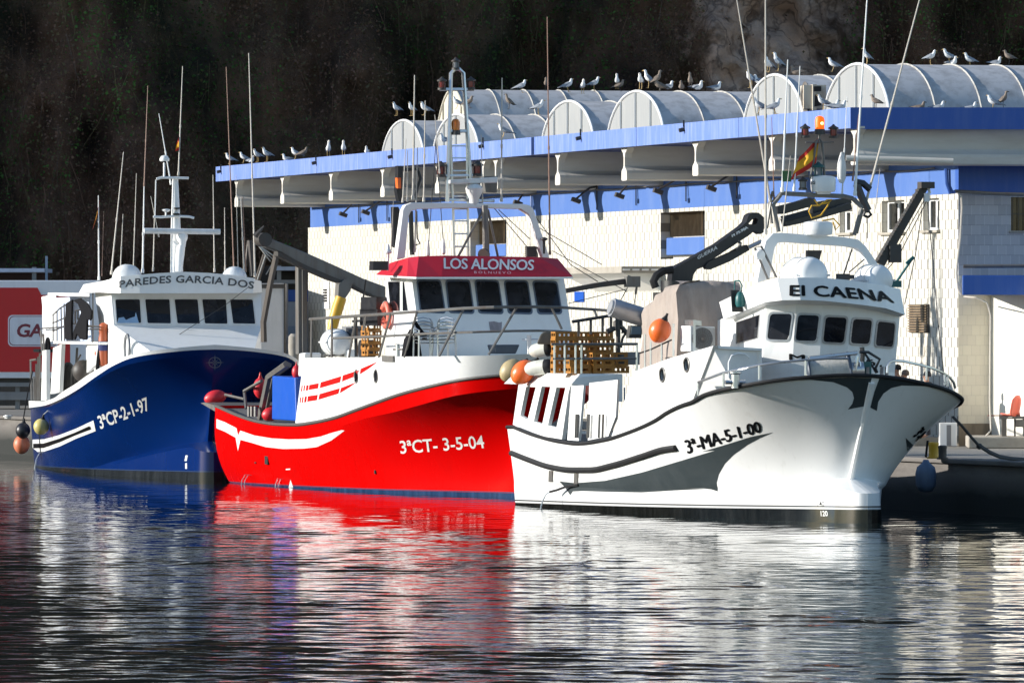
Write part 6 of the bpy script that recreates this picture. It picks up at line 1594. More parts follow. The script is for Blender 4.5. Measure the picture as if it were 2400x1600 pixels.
    c = m2(5.8, 548, 1028)[0]; mb = MB(); mb.lathe([(.05, -.05), (.13, .0), (.13, .03), (.05, .05)], c, (0, 0, 1), 14); mb.build('gps_puck', M_white, ms)
    mb = MB(); mb.lathe([(.1, 0), (.1, .05)], m2(5.8, 610, 1055)[0], (0, 0, 1), 12); mb.lathe([(.09, 0), (.09, .05)], m2(5.8, 612, 1020)[0], (0, 0, 1), 12); mb.build('mast_band', M_black, ms)
    c = f(700, 245, 6); 
    for x, y, r in ((308, 1418, .5), (965, 1418, .42)): life_raft(B, m2(5.5, x, y)[0] - Vector((0, 0, .12)), 1.3, r * .8, (1, -.25, 0), B.root)
    A = lambda x, y: P1(2, x, y)
    whips(B, [(*A(135, 1455), *A(132, 935), .03, M_white), (*A(152, 1430), *A(165, 1035), .014, M_antred), (*A(210, 1420), *A(286, 670), .028), (*A(265, 1425), *A(283, 1050), .022), (*A(345, 1420), *A(365, 800), .02), (*A(403, 1410), *A(412, 880), .036, M_white), (*A(412, 880), *A(435, 265), .02, M_antred),
              (*A(467, 1400), *A(482, 840), .022), (*A(503, 1190), *A(453, 940), .018), (*A(577, 870), *A(503, 435), .026, M_white), (*A(622, 815), *A(648, 145), .026), (*A(843, 1405), *A(834, 810), .024), (*A(908, 1400), *A(905, 1010), .022), (*A(963, 1415), *A(915, 150), .024, M_antred),
              (*A(988, 1405), *A(975, 810), .016), (*A(1092, 1435), *A(1053, 65), .032), (*A(1025, 1405), *A(1005, 950), .03), (*A(1035, 1405), *A(1015, 945), .022, M_antred)], 6.2)
    mb = MB(); mb.tube(m2(7, 1075, 1430, 1058, 1210), .09, 6); mb.tube(m2(7, 1030, 1420, 1050, 1220), .04, 5); mb.build('stern_post', M_dsteel, B.root)
    # side deck: shelter posts, panels, roof slab
    s1 = lambda b, *p: B.sd(b, P(1, *p))
    mb = MB(); mb.prism(s1(2.7, 348, 618, 300, 640, 285, 900, 335, 890), (0, .12, 0)); mb.build('shelter_post', M_white, B.root)
    mb = MB(); mb.prism(s1(2.75, 262, 650, 240, 655, 232, 935, 262, 935), (0, .12, 0)); mb.build('shelter_post', M_white, B.root)
    mb = MB(); mb.prism(s1(2.5, 492, 618, 562, 622, 560, 715, 490, 780), (0, .1, 0)); pn = mb.build('shelter_panel', M_white, B.root)
    c = s1(2.5, 541, 670)[0]; mb = MB(); mb.lathe([(.06, .0), (.06, .03)], c + Vector((0, .0, 0)), (0, -1, 0), 12); mb.build('red_disc', M_corange, pn)
    k0, k1 = s1(2.75, 300, 640)[0], s1(2.6, 562, 602)[0]
    zs = (s1(2.75, 345, 602)[0]).z
    mb = MB(); mb.prism([Vector((k0.x, k0.y, zs - .08)), Vector((k1.x, k1.y, zs - .08)), Vector((k1.x, 2.2, zs - .08)), Vector((k0.x, 2.2, zs - .08))], (0, 0, .08)); mb.build('shelter_roof', M_white, B.root)
    mb = MB(); mb.prism([Vector((-20.5, -1.0, 1.6)), Vector((-9, -1.0, 1.6)), Vector((-9, -1.0, zs - .1)), Vector((-20.5, -1.0, zs - .1))], (0, .06, 0)); mb.build('inner_wall', M_white, B.root)
    mb = MB(); c = s1(2.3, 385, 830)[0]; mb.ring(c, .45, .17, (.25, 1, 0), 24, 8); mb.build('net_roller', M_black, B.root)
    mb = MB(); mb.tube(s1(2.2, 430, 760, 437, 640), .04, 5); mb.tube(s1(2.2, 432, 720, 455, 680), .03, 5); mb.ball(s1(2.1, 470, 770)[0], .35); mb.build('hauler', M_dsteel, B.root)
    # canvas screen, cage rail
    rows = []
    for j in range(9):
        rows.append([s1(2.45, 234 + i * 5.2 + j * .8, 352 - i * 1.2 + j * 33)[0] + Vector((0, math.sin(i * 1.7 + j * .3) * .05, 0)) for i in range(16)])
    mb = MB(); mb.grid(rows); cs = mb.build('canvas_screen', paint('white_canvas', (.72, .72, .72), .9, dirt=.1, bmp=.3), B.root, angle=180)
    k = s1(2.4, 232, 350, 300, 335)[0:2]; mb = MB(); q0, q1 = s1(2.4, 270, 345)[0], s1(2.2, 505, 350)[0]
    mb.prism([q0, q1, Vector((q1.x, 2.0, q1.z)), Vector((q0.x, 2.0, q0.z))], (0, 0, .1)); mb.build('canvas_roof', M_whiteb, cs)
    mb = MB(); mb.prism(s1(1.7, 262, 360, 500, 345, 515, 600, 300, 600), (0, .05, 0)); mb.build('canvas_back', paint('blue_white_canvas', (.5, .56, .68), .9), cs)
    mb = MB()
    for q in ((298, 455, 340, 415, 400, 380), (298, 500, 400, 455), (300, 545, 400, 500, 560, 520), (232, 530, 300, 525, 380, 520), (300, 455, 300, 600), (322, 430, 322, 600), (345, 412, 348, 600), (362, 390, 365, 600), (408, 375, 410, 595), (425, 435, 425, 500), (440, 430, 440, 480), (425, 430, 450, 425), (525, 330, 525, 610), (480, 520, 560, 518), (480, 535, 560, 533)): mb.tube(s1(2.62, *q), .022, 5)
    mb.build('cage_rail', M_dsteel, B.root)
    mb = MB()
    for q in ((172, 710, 205, 705), (172, 710, 178, 940), (190, 800, 192, 935), (205, 730, 200, 940), (215, 690, 212, 940), (225, 670, 222, 935), (272, 800, 268, 925), (230, 540, 238, 680), (245, 560, 248, 690)): mb = MB(); mb.tube(s1(2.5, *q), .035, 5); mb.build('stern_post', M_gsteel, B.root)
    mb = MB(); mb.ring(s1(2.6, 270, 640)[0], .3, .05, (.3, 1, 0), 18, 6); mb.box(s1(2.3, 250, 655)[0], (1.5, .5, .1)); mb.build('rope_coil', M_net, B.root)
    return dict(f=f, s1=s1, sk=sk, m2=m2)
B_ = build_blue()
# ================================================================== loose things on the boats
def wpt(B, loc): return B.to_world(loc)
def inbox(mb_pts, B): return [B.to_world(p) for p in mb_pts]
WBt = WB
# buoys hanging on the white boat
cpt = lambda x, y, b: WB.to_world(WB.side(*P1(6, x, y), b))
float_ball('buoy', WB.to_world(WB.side(*P1(6, 1122, 218), 3.05)), .265, (.35, -.15, .8), M_orange, M_black, 'round bright orange buoy with black eye hanging beside the taupe tarpaulin', 'buoy', 'buoys hung on the white boat')
float_ball('buoy', cpt(115, 490, 2.3), .29, (.75, .2, .55), paint('stained_ivory_vinyl', (.42, .33, .17), .5, dirt=.3, dcol=(.2, .16, .09)), M_black, 'stained ivory buoy behind the orange one at the aft shelter corner', 'buoy', 'buoys hung on the white boat', 1.2)
float_ball('buoy', cpt(192, 500, 2.85), .285, (.7, .15, .65), M_orange, M_black, 'orange buoy wedged between the ivory and the grey white ones', 'buoy', 'buoys hung on the white boat', 1.25)
def long_fender(x0, y0, x1, y1, b, rad, label):
    a = WB.to_world(WB.side(*P1(6, x0, y0), b)); d = Vector((.86, -.42, .12)).normalized()
    L = (P1(6, x1, y1)[0] - P1(6, x0, y0)[0]) / F * a.y / .86
    mb = MB(); h = L
    mb.lathe([(.001, -.02), (rad * .5, .0), (rad * .85, .08), (rad, .22), (rad, h * .72)], (0, 0, 0), d, 20)
    o = mb.build('cylinder_fender', paint('dull_white_vinyl', (.62, .62, .56), .5, dirt=.25, dcol=(.35, .34, .25)), None, angle=70); o.location = a
    mb = MB(); mb.lathe([(rad * 1.005, h * .70), (rad * 1.0, h * .82), (rad * .8, h * .95), (rad * .45, h), (.01, h * 1.01)], (0, 0, 0), d, 20); mb.build('black_end', M_black, o, angle=70)
    mb = MB(); e = d * h
    rng = random.Random(int(x0))
    for k in range(4): mb.tube([e + Vector((U(-.1, .1), -.06, U(-.1, .1))), e + Vector((U(-.05, .2), -.1, U(-.2, .2))), e + Vector((U(.05, .3), -.06, U(-.3, .3)))], .012, 4)
    mb.build('lashing', M_rope, o)
    tag(o, label, 'fender', 'white and black fenders at the aft shelter')
long_fender(240, 358, 395, 360, 2.6, .19, 'grey white fender with black end, the upper of the two beside the crates')
long_fender(212, 480, 395, 470, 2.85, .19, 'grey white fender with black end, the lower of the two beside the crates')
mb = MB(); k = [WB.to_world(WB.front(*P1(6, x, y), 17.6)) for x, y in ((280, 310), (310, 235), (345, 218), (410, 225), (410, 310))]; c0 = k[0]
mb.prism([p - c0 for p in k], (.1, .4, 0)); o = mb.build('folded_tarpaulin', paint('olive_grey_canvas', (.15, .13, .10), .9, dirt=.3, bmp=.5), None, bevel=.05); o.location = c0
tag(o, 'folded olive grey tarpaulin behind the white and black fenders', 'tarpaulin')
# fish crates
def make_crate(mat):
    lx, ly, lz = .58, .38, .172; t = .022
    mb = MB()
    mb.box((0, 0, .012), (lx - .02, ly - .02, .02))
    for sx in (-1, 1):
        mb.box((sx * (lx / 2 - t / 2), 0, .03), (t, ly, .06)); mb.box((sx * (lx / 2 - t / 2), 0, lz - .02), (t * 1.3, ly, .04))
        for y in (-ly / 2 + .02, 0, ly / 2 - .02): mb.box((sx * (lx / 2 - t / 2), y, lz / 2), (t * .9, .035, lz - .02))
    for sy in (-1, 1):
        mb.box((0, sy * (ly / 2 - t / 2), .03), (lx - .05, t, .06)); mb.box((0, sy * (ly / 2 - t / 2), lz - .025), (lx - .05, t * 1.3, .05))
        for x in (-lx / 2 + .06, 0, lx / 2 - .06): mb.box((x, sy * (ly / 2 - t / 2), lz / 2), (.065, t * .9, lz - .02))
    return mb.build('fish_crate', mat)
crate0 = make_crate(M_crate)
crate_first = [True]
def put_crate(loc, rz, label, group):
    c = crate0 if crate_first[0] else crate0.copy()
    if not crate_first[0]: scene.collection.objects.link(c)
    crate_first[0] = False
    c.location = loc; c.rotation_euler = (0, 0, rz); tag(c, label, 'crate', group)
ORD = ['topmost', 'second from the top', 'third from the top', 'fourth from the top', 'fifth from the top', 'lowest', 'seventh']
fxw = W_['ra']; zr = W_['zr']
def stack(px0, a, n, rot, name, dz=.174, pyb=874):
    base = WB.front(px0, pyb, a)
    for k in range(n):
        z = zr + .01 + dz * k
        loc = WB.to_world(Vector((base.x + U(-.02, .02), base.y + U(-.02, .02), z)))
        od = ORD[n - 1 - k] if k or n < 2 else 'lowest'
        put_crate(loc, WB.rz + rot + U(-.04, .04), 'brown fish crate, %s in the %s' % (od, name), 'fish crates on the shelter roof')
H = math.pi / 2
stack(1322, fxw + .85, 6, H, 'leftmost tall stack')
stack(1370, fxw + 1.3, 6, H, 'middle tall stack')
stack(1408, fxw + 1.7, 6, H, 'right tall stack')
stack(1356, fxw + .4, 2, H + .08, 'low front pair by the stanchions')
stack(1410, fxw + .38, 3, H, 'left front stack of three')
stack(1442, fxw + .75, 3, H, 'right front stack of three')
for k in range(5):
    l = RB.to_world(RB.side(870, 832, 1.75)); l.z += .174 * k - .02
    put_crate(l, RB.rz + .1 * (k % 2), 'orange fish crate, %s of the stack under the lifebuoy' % (ORD[4 - k] if k else 'lowest'), 'fish crates on the red boat')
# lifebuoy on the red boat
c = RB.to_world(RB.side(*P1(4, 733, 583), -R_['al'].y + .12))
mb = MB(); ax = RB.s * 1.0
mb.ring((0, 0, 0), .295, .082, ax, 28, 10); o = mb.build('lifebuoy', M_corange, None, angle=80); o.location = c
mb = MB()
u = ax.orthogonal().normalized(); w = ax.cross(u)
for k in range(4):
    t = math.pi / 4 + k * H; p = (u * math.cos(t) + w * math.sin(t)) * .295; mb.ring(p, .088, .012, (u * -math.sin(t) + w * math.cos(t)), 12, 5)
mb.build('grab_line', M_rope, o)
tag(o, 'coral orange lifebuoy ring hung on the side of the red visored wheelhouse', 'lifebuoy')
# orange marker with blue band on the blue boat
c = BB.to_world(BB.side(*P1(1, 585, 640), 2.45))
mb = MB(); mb.lathe([(.02, -.6), (.14, -.52), (.15, -.1), (.15, .3), (.12, .45), (.14, .5), (.13, .7), (.05, .76)], (0, 0, 0), (0, 0, 1), 14); o = mb.build('lifebuoy_marker', paint('dull_orange_vinyl', (.36, .075, .02), .5, dirt=.2), None, angle=50); o.location = c
mb = MB(); mb.lathe([(.16, -.08), (.165, .08), (.16, .2)], (0, 0, 0), (0, 0, 1), 14); mb.build('blue_band', paint('navy_cloth', (.02, .03, .12), .8), o)
mb = MB(); mb.tube([(-.2, -.1, -.9), (-.15, -.05, -.3), (-.1, 0, .1)], .06, 6); mb.build('dark_line', M_net, o)
tag(o, 'upright orange marker buoy with a blue band on the blue boat wheelhouse side', 'buoy')
# buoys on the blue boat's side and stern
p = B_['sk'].hit(*P1(1, 283, 1075), .28); 
float_ball('buoy', BB.to_world(p), .245, (.2, -.1, 1), paint('dirty_yellow_vinyl', (.52, .43, .12), .5, dirt=.35, dcol=(.4, .38, .28)), M_black, 'faded yellow buoy hanging against the dark blue hull', 'buoy', 'buoys hung on the blue boat', 1.05)
mb = MB(); q = BB.to_world(p); top = BB.to_world(B_['s1'](2.8, 310, 960)[0]); mb.tube([(0, 0, 0), q - top + Vector((.05, 0, .35))], .02, 5); o = mb.build('hanging_rope', M_rope, None); o.location = top; tag(o, 'short rope that holds the faded yellow buoy', 'rope')
cs = BB.to_world(BB.side(*P1(1, 123, 1185), 3.2)); float_ball('buoy', cs, .265, (.1, 0, 1), paint('weathered_orange_vinyl', (.62, .16, .07), .5, dirt=.25, dcol=(.55, .35, .25)), M_black, 'faded orange buoy hanging off the stern of the blue boat', 'buoy', 'buoys hung on the blue boat', 1.15)
ck = BB.to_world(BB.side(*P1(1, 126, 1108), 3.25)); float_ball('buoy', ck + Vector((0, .35, 0)), .235, (.1, 0, 1), paint('black_vinyl', (.012, .012, .016), .4), M_black, 'black buoy just above the faded orange one at the stern', 'buoy', 'buoys hung on the blue boat', 1.1)
mb = MB(); mb.tube([(0, 0, 0), (.15, .1, .9), (.3, .2, 1.6)], .02, 5); o = mb.build('hanging_rope', M_net, None); o.location = ck + Vector((0, 0.35, .3)); tag(o, 'dark rope that holds the stern buoys of the blue boat', 'rope')
# oilskins over the blue boat's cage rail
def hung(pxs, b, name, label):
    a = [BB.to_world(BB.side(*P1(1, x, y), b)) for x, y in pxs]; c = a[0]
    mb = MB(); mb.prism([q - c for q in a], (.05, .18, 0)); o = mb.build(name, M_net, None, bevel=.04); o.location = c; tag(o, label, 'oilskin', 'oilskins drying on the blue boat')
hung(((372, 385), (405, 365), (402, 470), (400, 520), (405, 595), (368, 592), (366, 500)), 2.72, 'oilskin', 'narrow black oilskin hanging at the left on the cage rail')
hung(((405, 370), (450, 358), (490, 385), (515, 430), (510, 485), (490, 480), (486, 595), (450, 590), (432, 560), (420, 595), (412, 590), (415, 540), (440, 480), (455, 440), (440, 395)), 2.7, 'oilskin', 'wide black oilskin with dangling legs on the cage rail')
# red floats at the red boat's stern
for (x, y, r, lb) in ((130, 445, .22, 'red float lying on the stern roller of the red boat'), (440, 380, .2, 'red float hung behind the grey gallows'), (508, 560, .2, 'small red float beside the foot of the blue tank'), (690, 270, .13, 'tiny red float between blue tank and white bulwark')):
    float_ball('float', RB.to_world(RB.side(*P1(3, x, y), 1.9)), r, (.9, .1, .2) if y > 400 else (0, 0, 1), paint('red_vinyl', (.60, .02, .03), .45), M_red, lb, 'float', 'red floats on the red boat', 1.5 if y < 460 else 1.2)
# stacked aluminium chairs on the foredeck of the red boat
def make_chair():
    root = empty('garden_chair', (0, 0, 0))
    mb = MB()
    for s in (-1, 1):
        mb.tube([(.26 * s, .22, 0), (.27 * s, .20, .42), (.26 * s, .24, .78), (.20 * s, .26, .88)], .024, 5); mb.tube([(.27 * s, -.24, 0), (.27 * s, -.20, .62), (.27 * s, .18, .66)], .024, 5)
    mb.tube([(-.2, .26, .88), (0, .27, .92), (.2, .26, .88)], .018, 5); mb.build('frame', M_steel, root)
    mb = MB()
    for k in range(4): mb.tube([(-.25, .24, .50 + .09 * k), (0, .27, .51 + .09 * k), (.25, .24, .50 + .09 * k)], .026, 4)
    mb.build('backrest', M_steel, root)
    mb = MB()
    for k in range(6): mb.box((0, -.17 + .07 * k, .43), (.5, .05, .015))
    mb.build('seat', M_steel, root)
    return root
ch0 = make_chair(); first = True
for (x, y, a, n, rz, nm) in ((1035, 885, 1.9, 3, .35, 'left'), (1175, 885, 1.7, 3, -.5, 'right')):
    base = RB.to_world(RB.front(*P1(4, x, y), a))
    for k in range(n):
        c = ch0 if first else copy_tree(ch0); first = False
        c.location = base + Vector((0, 0, -.12 + .085 * k)); c.rotation_euler = (.10, 0, rz)
        tag(c, 'aluminium chair, %s in the %s stack on the red boat foredeck' % (['lowest', 'middle one', 'topmost'][k], nm), 'chair', 'aluminium chairs stacked on the foredeck')
# flags
def flag(B, pxs, a, label, rows=7, wob=.05):
    """pxs: outline corners hoist-top, hoist-bottom, fly-bottom, fly-top in the photograph"""
    c = [B.to_world(B.front(x, y, a)) for x, y in pxs]; o = c[0]
    mb = MB(); g = []
    mis = []
    n = 12
    for i in range(n + 1):
        u = i / n; r = []
        for j in range(n + 1):
            v = j / n
            p = (c[0] * (1 - u) + c[3] * u) * (1 - v) + (c[1] * (1 - u) + c[2] * u) * v - o
            p = p + Vector((0, math.sin(u * 9 + v * 2) * wob + math.sin(v * 7) * wob * .6, math.sin(u * 6 + v * 3) * wob * .3))
            r.append(p)
        g.append(r)
    vs = [p for r in g for p in r]; fs = []; mi = []
    for i in range(n):
        for j in range(n):
            k = i * (n + 1) + j; fs.append((k, k + 1, k + n + 2, k + n + 1)); mi.append(1 if 3 <= j < 9 else 0)
    mb.add(vs, fs, mi, True)
    f = mb.build('flag', [paint('flag_red', (.55, .03, .02), .8, dirt=.05), paint('flag_yellow', (.80, .42, .02), .8, dirt=.05)], None, angle=180); f.location = o
    tag(f, label, 'flag', 'flags on the boats')
flag(WB, [P1(15, 945, 320), P1(15, 905, 640), P1(15, 590, 860), P1(15, 700, 560)], 4.4, 'large red and yellow flag drooping from the white boat mast')
flag(BB, [P1(2, 636, 555), P1(2, 632, 655), P1(2, 604, 668), P1(2, 612, 615)], 6.2, 'small yellow and red flag on the tall antenna of the white mast', wob=.03)
flag(BB, [P1(2, 142, 960), P1(2, 130, 1040), P1(2, 96, 1150), P1(2, 118, 1070)], 6.2, 'limp dark red flag on the leftmost antenna of the blue boat', wob=.03)

# ================================================================== people standing on the quay behind the white bow
def person(x, y0, z0, h, shirt, trousers, hair, label, face=-1.57, cap=False):
    root = empty('person', (x, y0, z0), face)
    s = h / 1.75
    J = {'pel': ((0, 0, .95), .13), 'bel': ((0, 0, 1.08), .125), 'che': ((.01, 0, 1.28), .15), 'sho': ((0, 0, 1.42), .10), 'nec': ((0.01, 0, 1.50), .055), 'he0': ((.03, 0, 1.58), .075), 'he1': ((.025, 0, 1.68), .088), 'he2': ((.01, 0, 1.745), .05)}
    E = [('pel', 'bel'), ('bel', 'che'), ('che', 'sho'), ('sho', 'nec'), ('nec', 'he0'), ('he0', 'he1'), ('he1', 'he2')]
    for sd, t in ((1, 'l'), (-1, 'r')):
        J.update({'hip' + t: ((0, .09 * sd, .90), .09), 'kne' + t: ((.02, .10 * sd, .50), .058), 'ank' + t: ((-.01, .11 * sd, .09), .042), 'toe' + t: ((.15, .13 * sd, .035), .035), 'shl' + t: ((0, .18 * sd, 1.42), .06), 'elb' + t: ((-.02, .23 * sd, 1.14), .045), 'wri' + t: ((.08, .22 * sd, .90), .032), 'pal' + t: ((.11, .22 * sd, .82), .036)})
        E += [('pel', 'hip' + t), ('hip' + t, 'kne' + t), ('kne' + t, 'ank' + t), ('ank' + t, 'toe' + t), ('sho', 'shl' + t), ('shl' + t, 'elb' + t), ('elb' + t, 'wri' + t), ('wri' + t, 'pal' + t)]
        for k in range(5):
            o = (k - 2) * .014; ln = (.05, .075, .08, .075, .06)[k]
            b0 = (.12 + o, .22 * sd, .80) if k else (.14, .215 * sd, .84)
            J['f%d%s' % (k, t)] = (b0, .011); J['g%d%s' % (k, t)] = ((b0[0] + (.03 if k else .045), b0[1] - .02 * sd, b0[2] - ln), .009)
            E += [('pal' + t, 'f%d%s' % (k, t)), ('f%d%s' % (k, t), 'g%d%s' % (k, t))]
    names = list(J); ix = {n: i for i, n in enumerate(names)}
    me = bpy.data.meshes.new('body'); me.from_pydata([tuple(c * s for c in J[n][0]) for n in names], [(ix[a], ix[b]) for a, b in E], [])
    ob = bpy.data.objects.new('body', me); scene.collection.objects.link(ob); ob.parent = root
    sk = ob.modifiers.new('skin', 'SKIN'); sk.use_smooth_shade = True
    for v, n in zip(me.skin_vertices[0].data if me.skin_vertices else [], names): v.radius = (J[n][1] * s, J[n][1] * s)
    ob.modifiers.new('sub', 'SUBSURF').render_levels = 2
    me.materials.append(paint('sun_tanned_skin', (.38, .20, .13), .55, dirt=.05))
    mb = MB(); mb.lathe([(.16, 0), (.175, .2), (.20, .40), (.19, .50), (.08, .58)], (0, 0, .92 * s), (0, 0, 1), 16)
    for sd in (1, -1): mb.tube([(0, .18 * sd, 1.43 * s), (-.02, .235 * sd, 1.14 * s), (.05, .23 * sd, .95 * s)], [.085, .065, .05], 8)
    mb.build('jacket', shirt, root)
    mb = MB()
    for sd in (1, -1): mb.tube([(0, .07 * sd, .98 * s), (.0, .09 * sd, .86 * s), (.02, .10 * sd, .5 * s), (-.01, .11 * sd, .08 * s)], [.13, .125, .085, .07], 10)
    mb.build('trousers', trousers, root)
    mb = MB(); mb.lathe([(.103, -.03), (.108, .02), (.095, .07), (.06, .105), (.001, .118)], (-.005 * s, 0, 1.66 * s), (-.12, 0, 1), 16)
    if cap: mb.prism([(.06, .07, 1.675 * s), (.19, .05, 1.66 * s), (.19, -.05, 1.66 * s), (.06, -.07, 1.675 * s)], (0, 0, .015))
    mb.build('cap' if cap else 'hair', hair, root)
    mb = MB(); mb.ball((.105 * s, 0, 1.615 * s), .018); 
    for sd in (1, -1): mb.ball((.01, .092 * s * sd, 1.62 * s), .024)
    mb.build('nose_and_ears', MATS['sun_tanned_skin'], root)
    tag(root, label, 'person', 'people behind the white bow')
    return root
M_cl = paint('dark_navy_cloth', (.02, .022, .03), .9)
kz = QZ + .22
for (px, py, Y, lb, hair, cap, fc) in ((2103, 853, 209.5, 'person with thick dark hair next to the white wheelhouse edge', paint('dark_hair', (.012, .009, .008), .7), False, math.pi * .9), (2121.5, 866, 208.0, 'person with short grey brown hair, middle one behind the white bow', paint('grey_brown_hair', (.10, .07, .055), .7), False, math.pi * .8), (2173, 869, 206.2, 'person in dark peaked cap behind the bow rail, facing left', M_cl, True, math.pi)):
    t = world_at(px, py, Y); h = (t.z - kz - .02) / 1.0
    person(t.x, Y, kz, h, M_cl, M_cl, hair, lb, fc, cap)

# ================================================================== things on the quay
# bench with a coral plastic seat, bollards, cabinet
q = lambda v, x, y, Y: world_at(*P1(v, x, y), Y)
root = empty('bench', (13.6, 204.3, QZ + .3))
mb = MB(); a = q(12, 830, 1045, 204.3) - root.location; mb.box((a.x + 1.6, 0, a.z + .02), (3.2, .42, .07)); mb.build('bench_top', M_gsteel, root)
for x0, x1 in ((850, 890), (958, 972)):
    l = q(12, (x0 + x1) / 2, 1100, 204.3) - root.location; mb = MB(); mb.box((l.x, 0, a.z / 2), ((x1 - x0) / 3.732 * 204.3 / F, .08 if x1 - x0 < 20 else .35, a.z)); mb.build('leg', M_gsteel, root)
mb = MB(); l = q(12, 985, 1085, 204.3) - root.location; mb.box((l.x + .9, -.05, a.z - .13), (1.9, .3, .2)); mb.build('apron', M_gsteel, root)
mb = MB(); l = q(12, 870, 1020, 204.3) - root.location; mb.box((l.x, 0, a.z + .075), (.85, .35, .03)); mb.build('side_shelf', paint('worn_brown_board', (.22, .09, .07), .7), root)
tag(root, 'long grey bench carrying a coral shell seat beside the cream wall', 'bench')
sc_ = q(12, 935, 1035, 204.2)
root = empty('shell_seat', sc_, -.75)
rows = []
for i in range(9):
    t = i / 8; r = []
    for j in range(7):
        u = (j - 3) / 3
        zz = .02 + .56 * max(0, (t - .38) / .62) ** .9 if t > .38 else .02 + .03 * (1 - t / .38)
        xx = -.22 + t / .38 * .36 if t < .38 else .14 + .12 * (t - .38) / .62
        w = .20 * (1 if t < .8 else math.sqrt(max(.15, 1 - ((t - .8) / .2) ** 2)))
        r.append(Vector((xx - .04 * u * u if t > .4 else xx, u * w, zz + (.04 * u * u if t < .4 else 0))))
    rows.append(r)
mb = MB(); mb.grid(rows); s_ = mb.build('shell', M_corange, root, angle=180); sd = s_.modifiers.new('thick', 'SOLIDIFY'); sd.thickness = .025
mb = MB(); mb.box((0, 0, 0), (.3, .3, .03)); mb.build('mount', M_gsteel, root)
tag(root, 'coral orange plastic shell seat standing on the grey bench', 'seat')
def bollard(px, py0, py1, r, mat, name, label, Y):
    b = world_at(px, py1, Y); t = world_at(px, py0, Y)
    mb = MB(); h = t.z - QZ; mb.lathe([(r * 1.1, 0), (r, .06), (r, h * .75), (r * 1.12, h * .85), (r * 1.05, h * .97), (r * .6, h)], (0, 0, 0), (0, 0, 1), 16); o = mb.build(name, mat, None); o.location = (b.x, Y, QZ); 
    mb = MB(); mb.lathe([(r * 1.4, 0), (r * 1.4, .04)], (0, 0, 0), (0, 0, 1), 16); mb.build('base_plate', mat, o)
    tag(o, label, 'bollard', 'bollards along the quay')
bollard(2209, 1043, 1075, .10, M_dsteel, 'mooring_bollard', 'short dark bollard on the quay behind the white bow', 187.5)
bollard(2188, 1035, 1075, .12, M_yellow, 'mooring_bollard', 'yellow bollard half hidden by the white bow', 188.5)
bollard(19, 981, 1005, .12, M_whiteb, 'mooring_bollard', 'pale bollard at the left end of the quay', 266.5)
bollard(689, 782, 850, .17, M_concrete, 'mooring_post', 'pale square topped post behind the blue bow', 252.0)
c = world_at(2221, 1044, 206.2); mb = MB(); mb.prism([(-.23, -.2, 0), (.24, -.2, 0), (.24, .3, 0), (-.23, .3, 0)], (0, 0, world_at(2221, 990, 206.2).z - QZ)); o = mb.build('cabinet', M_white, None, bevel=.02); o.location = (c.x, 206.2, QZ)
mb = MB(); mb.box((.02, -.215, .3), (.12, .03, .55)); mb.build('conduit', M_grey, o); tag(o, 'low white cabinet at the foot of the tiled pier', 'cabinet')
# mooring rope from the white bow to the quay, fender below it
R0 = [q(12, 425, 1035, 181), q(12, 500, 1110, 181.5), q(12, 580, 1205, 182.3), q(12, 655, 1290, 183), q(12, 740, 1345, 183.6), q(12, 830, 1385, 184.5), q(12, 940, 1402, 185.5), q(12, 1100, 1412, 187)]
c0 = R0[0]; mb = MB(); mb.tube([p - c0 for p in R0], .035, 7); mb.tube([p - c0 + Vector((.02, .1, .03)) for p in R0[3:]], .03, 6); mb.ball(R0[3] - c0, .075); o = mb.build('mooring_rope', paint('dark_rope', (.05, .05, .052), .85, streak=(9, 9, 9), bmp=.4), None); o.location = c0
tag(o, 'dark doubled mooring rope sagging from the white bow to the quay', 'rope')
p = QA + QD * 4.2; c = world_at(2168, 1118, 188.4)
mb = MB(); mb.lathe([(.01, -.36), (.16, -.33), (.25, -.18), (.26, .1), (.22, .26), (.1, .36), (.06, .44)], (0, 0, 0), (0, 0, 1), 20); o = mb.build('quay_fender', paint('dim_blue_vinyl', (.10, .15, .24), .5, dirt=.2), None, angle=80); o.location = (c.x, 188.0, c.z); tag(o, 'pale blue quay fender in shade under the white bow', 'fender')
mb = MB(); mb.tube([(0, 0, .5), (.05, .1, .9)], .03, 5); mb.build('hanger', M_net, o)
# far lorry with red side panel
Y = 288.0
lp = lambda x, y: world_at(x, y, Y)
g = lp(0, 0); base = Vector((lp(-260, 0).x, Y, QZ)); root = empty('lorry_trailer', base)
def lb(mb, name, mat, par=root, **k): 
    o = mb.build(name, mat, par, **k); return o
def rel(x, y, dy=0): return lp(x, y) + Vector((0, dy, 0)) - base
zt, zb_ = rel(0, 657).z, rel(0, 886).z; xl, xr = rel(-560, 0).x, rel(232, 0).x
mb = MB(); mb.prism([(xl, 0, zb_), (xr, 0, zb_), (xr, 0, zt), (xl, 0, zt)], (0, 2.5, 0)); bd = lb(mb, 'box_body', paint('lorry_white', (.62, .66, .72), .4, dirt=.05), bevel=.03)
t3 = lambda *p: [Vector((v.x, -.012, v.z)) for v in (rel(*c) for c in P(13, *p))]
mb = MB(); o_ = t3(-300, 252, 300, 252, 330, 310, 560, 310, 560, 925, -300, 925); mb.prism(o_, (0, .01, 0)); lb(mb, 'red_panel', paint('deep_red_panel', (.44, .006, .010), .4, dirt=.04), bd)
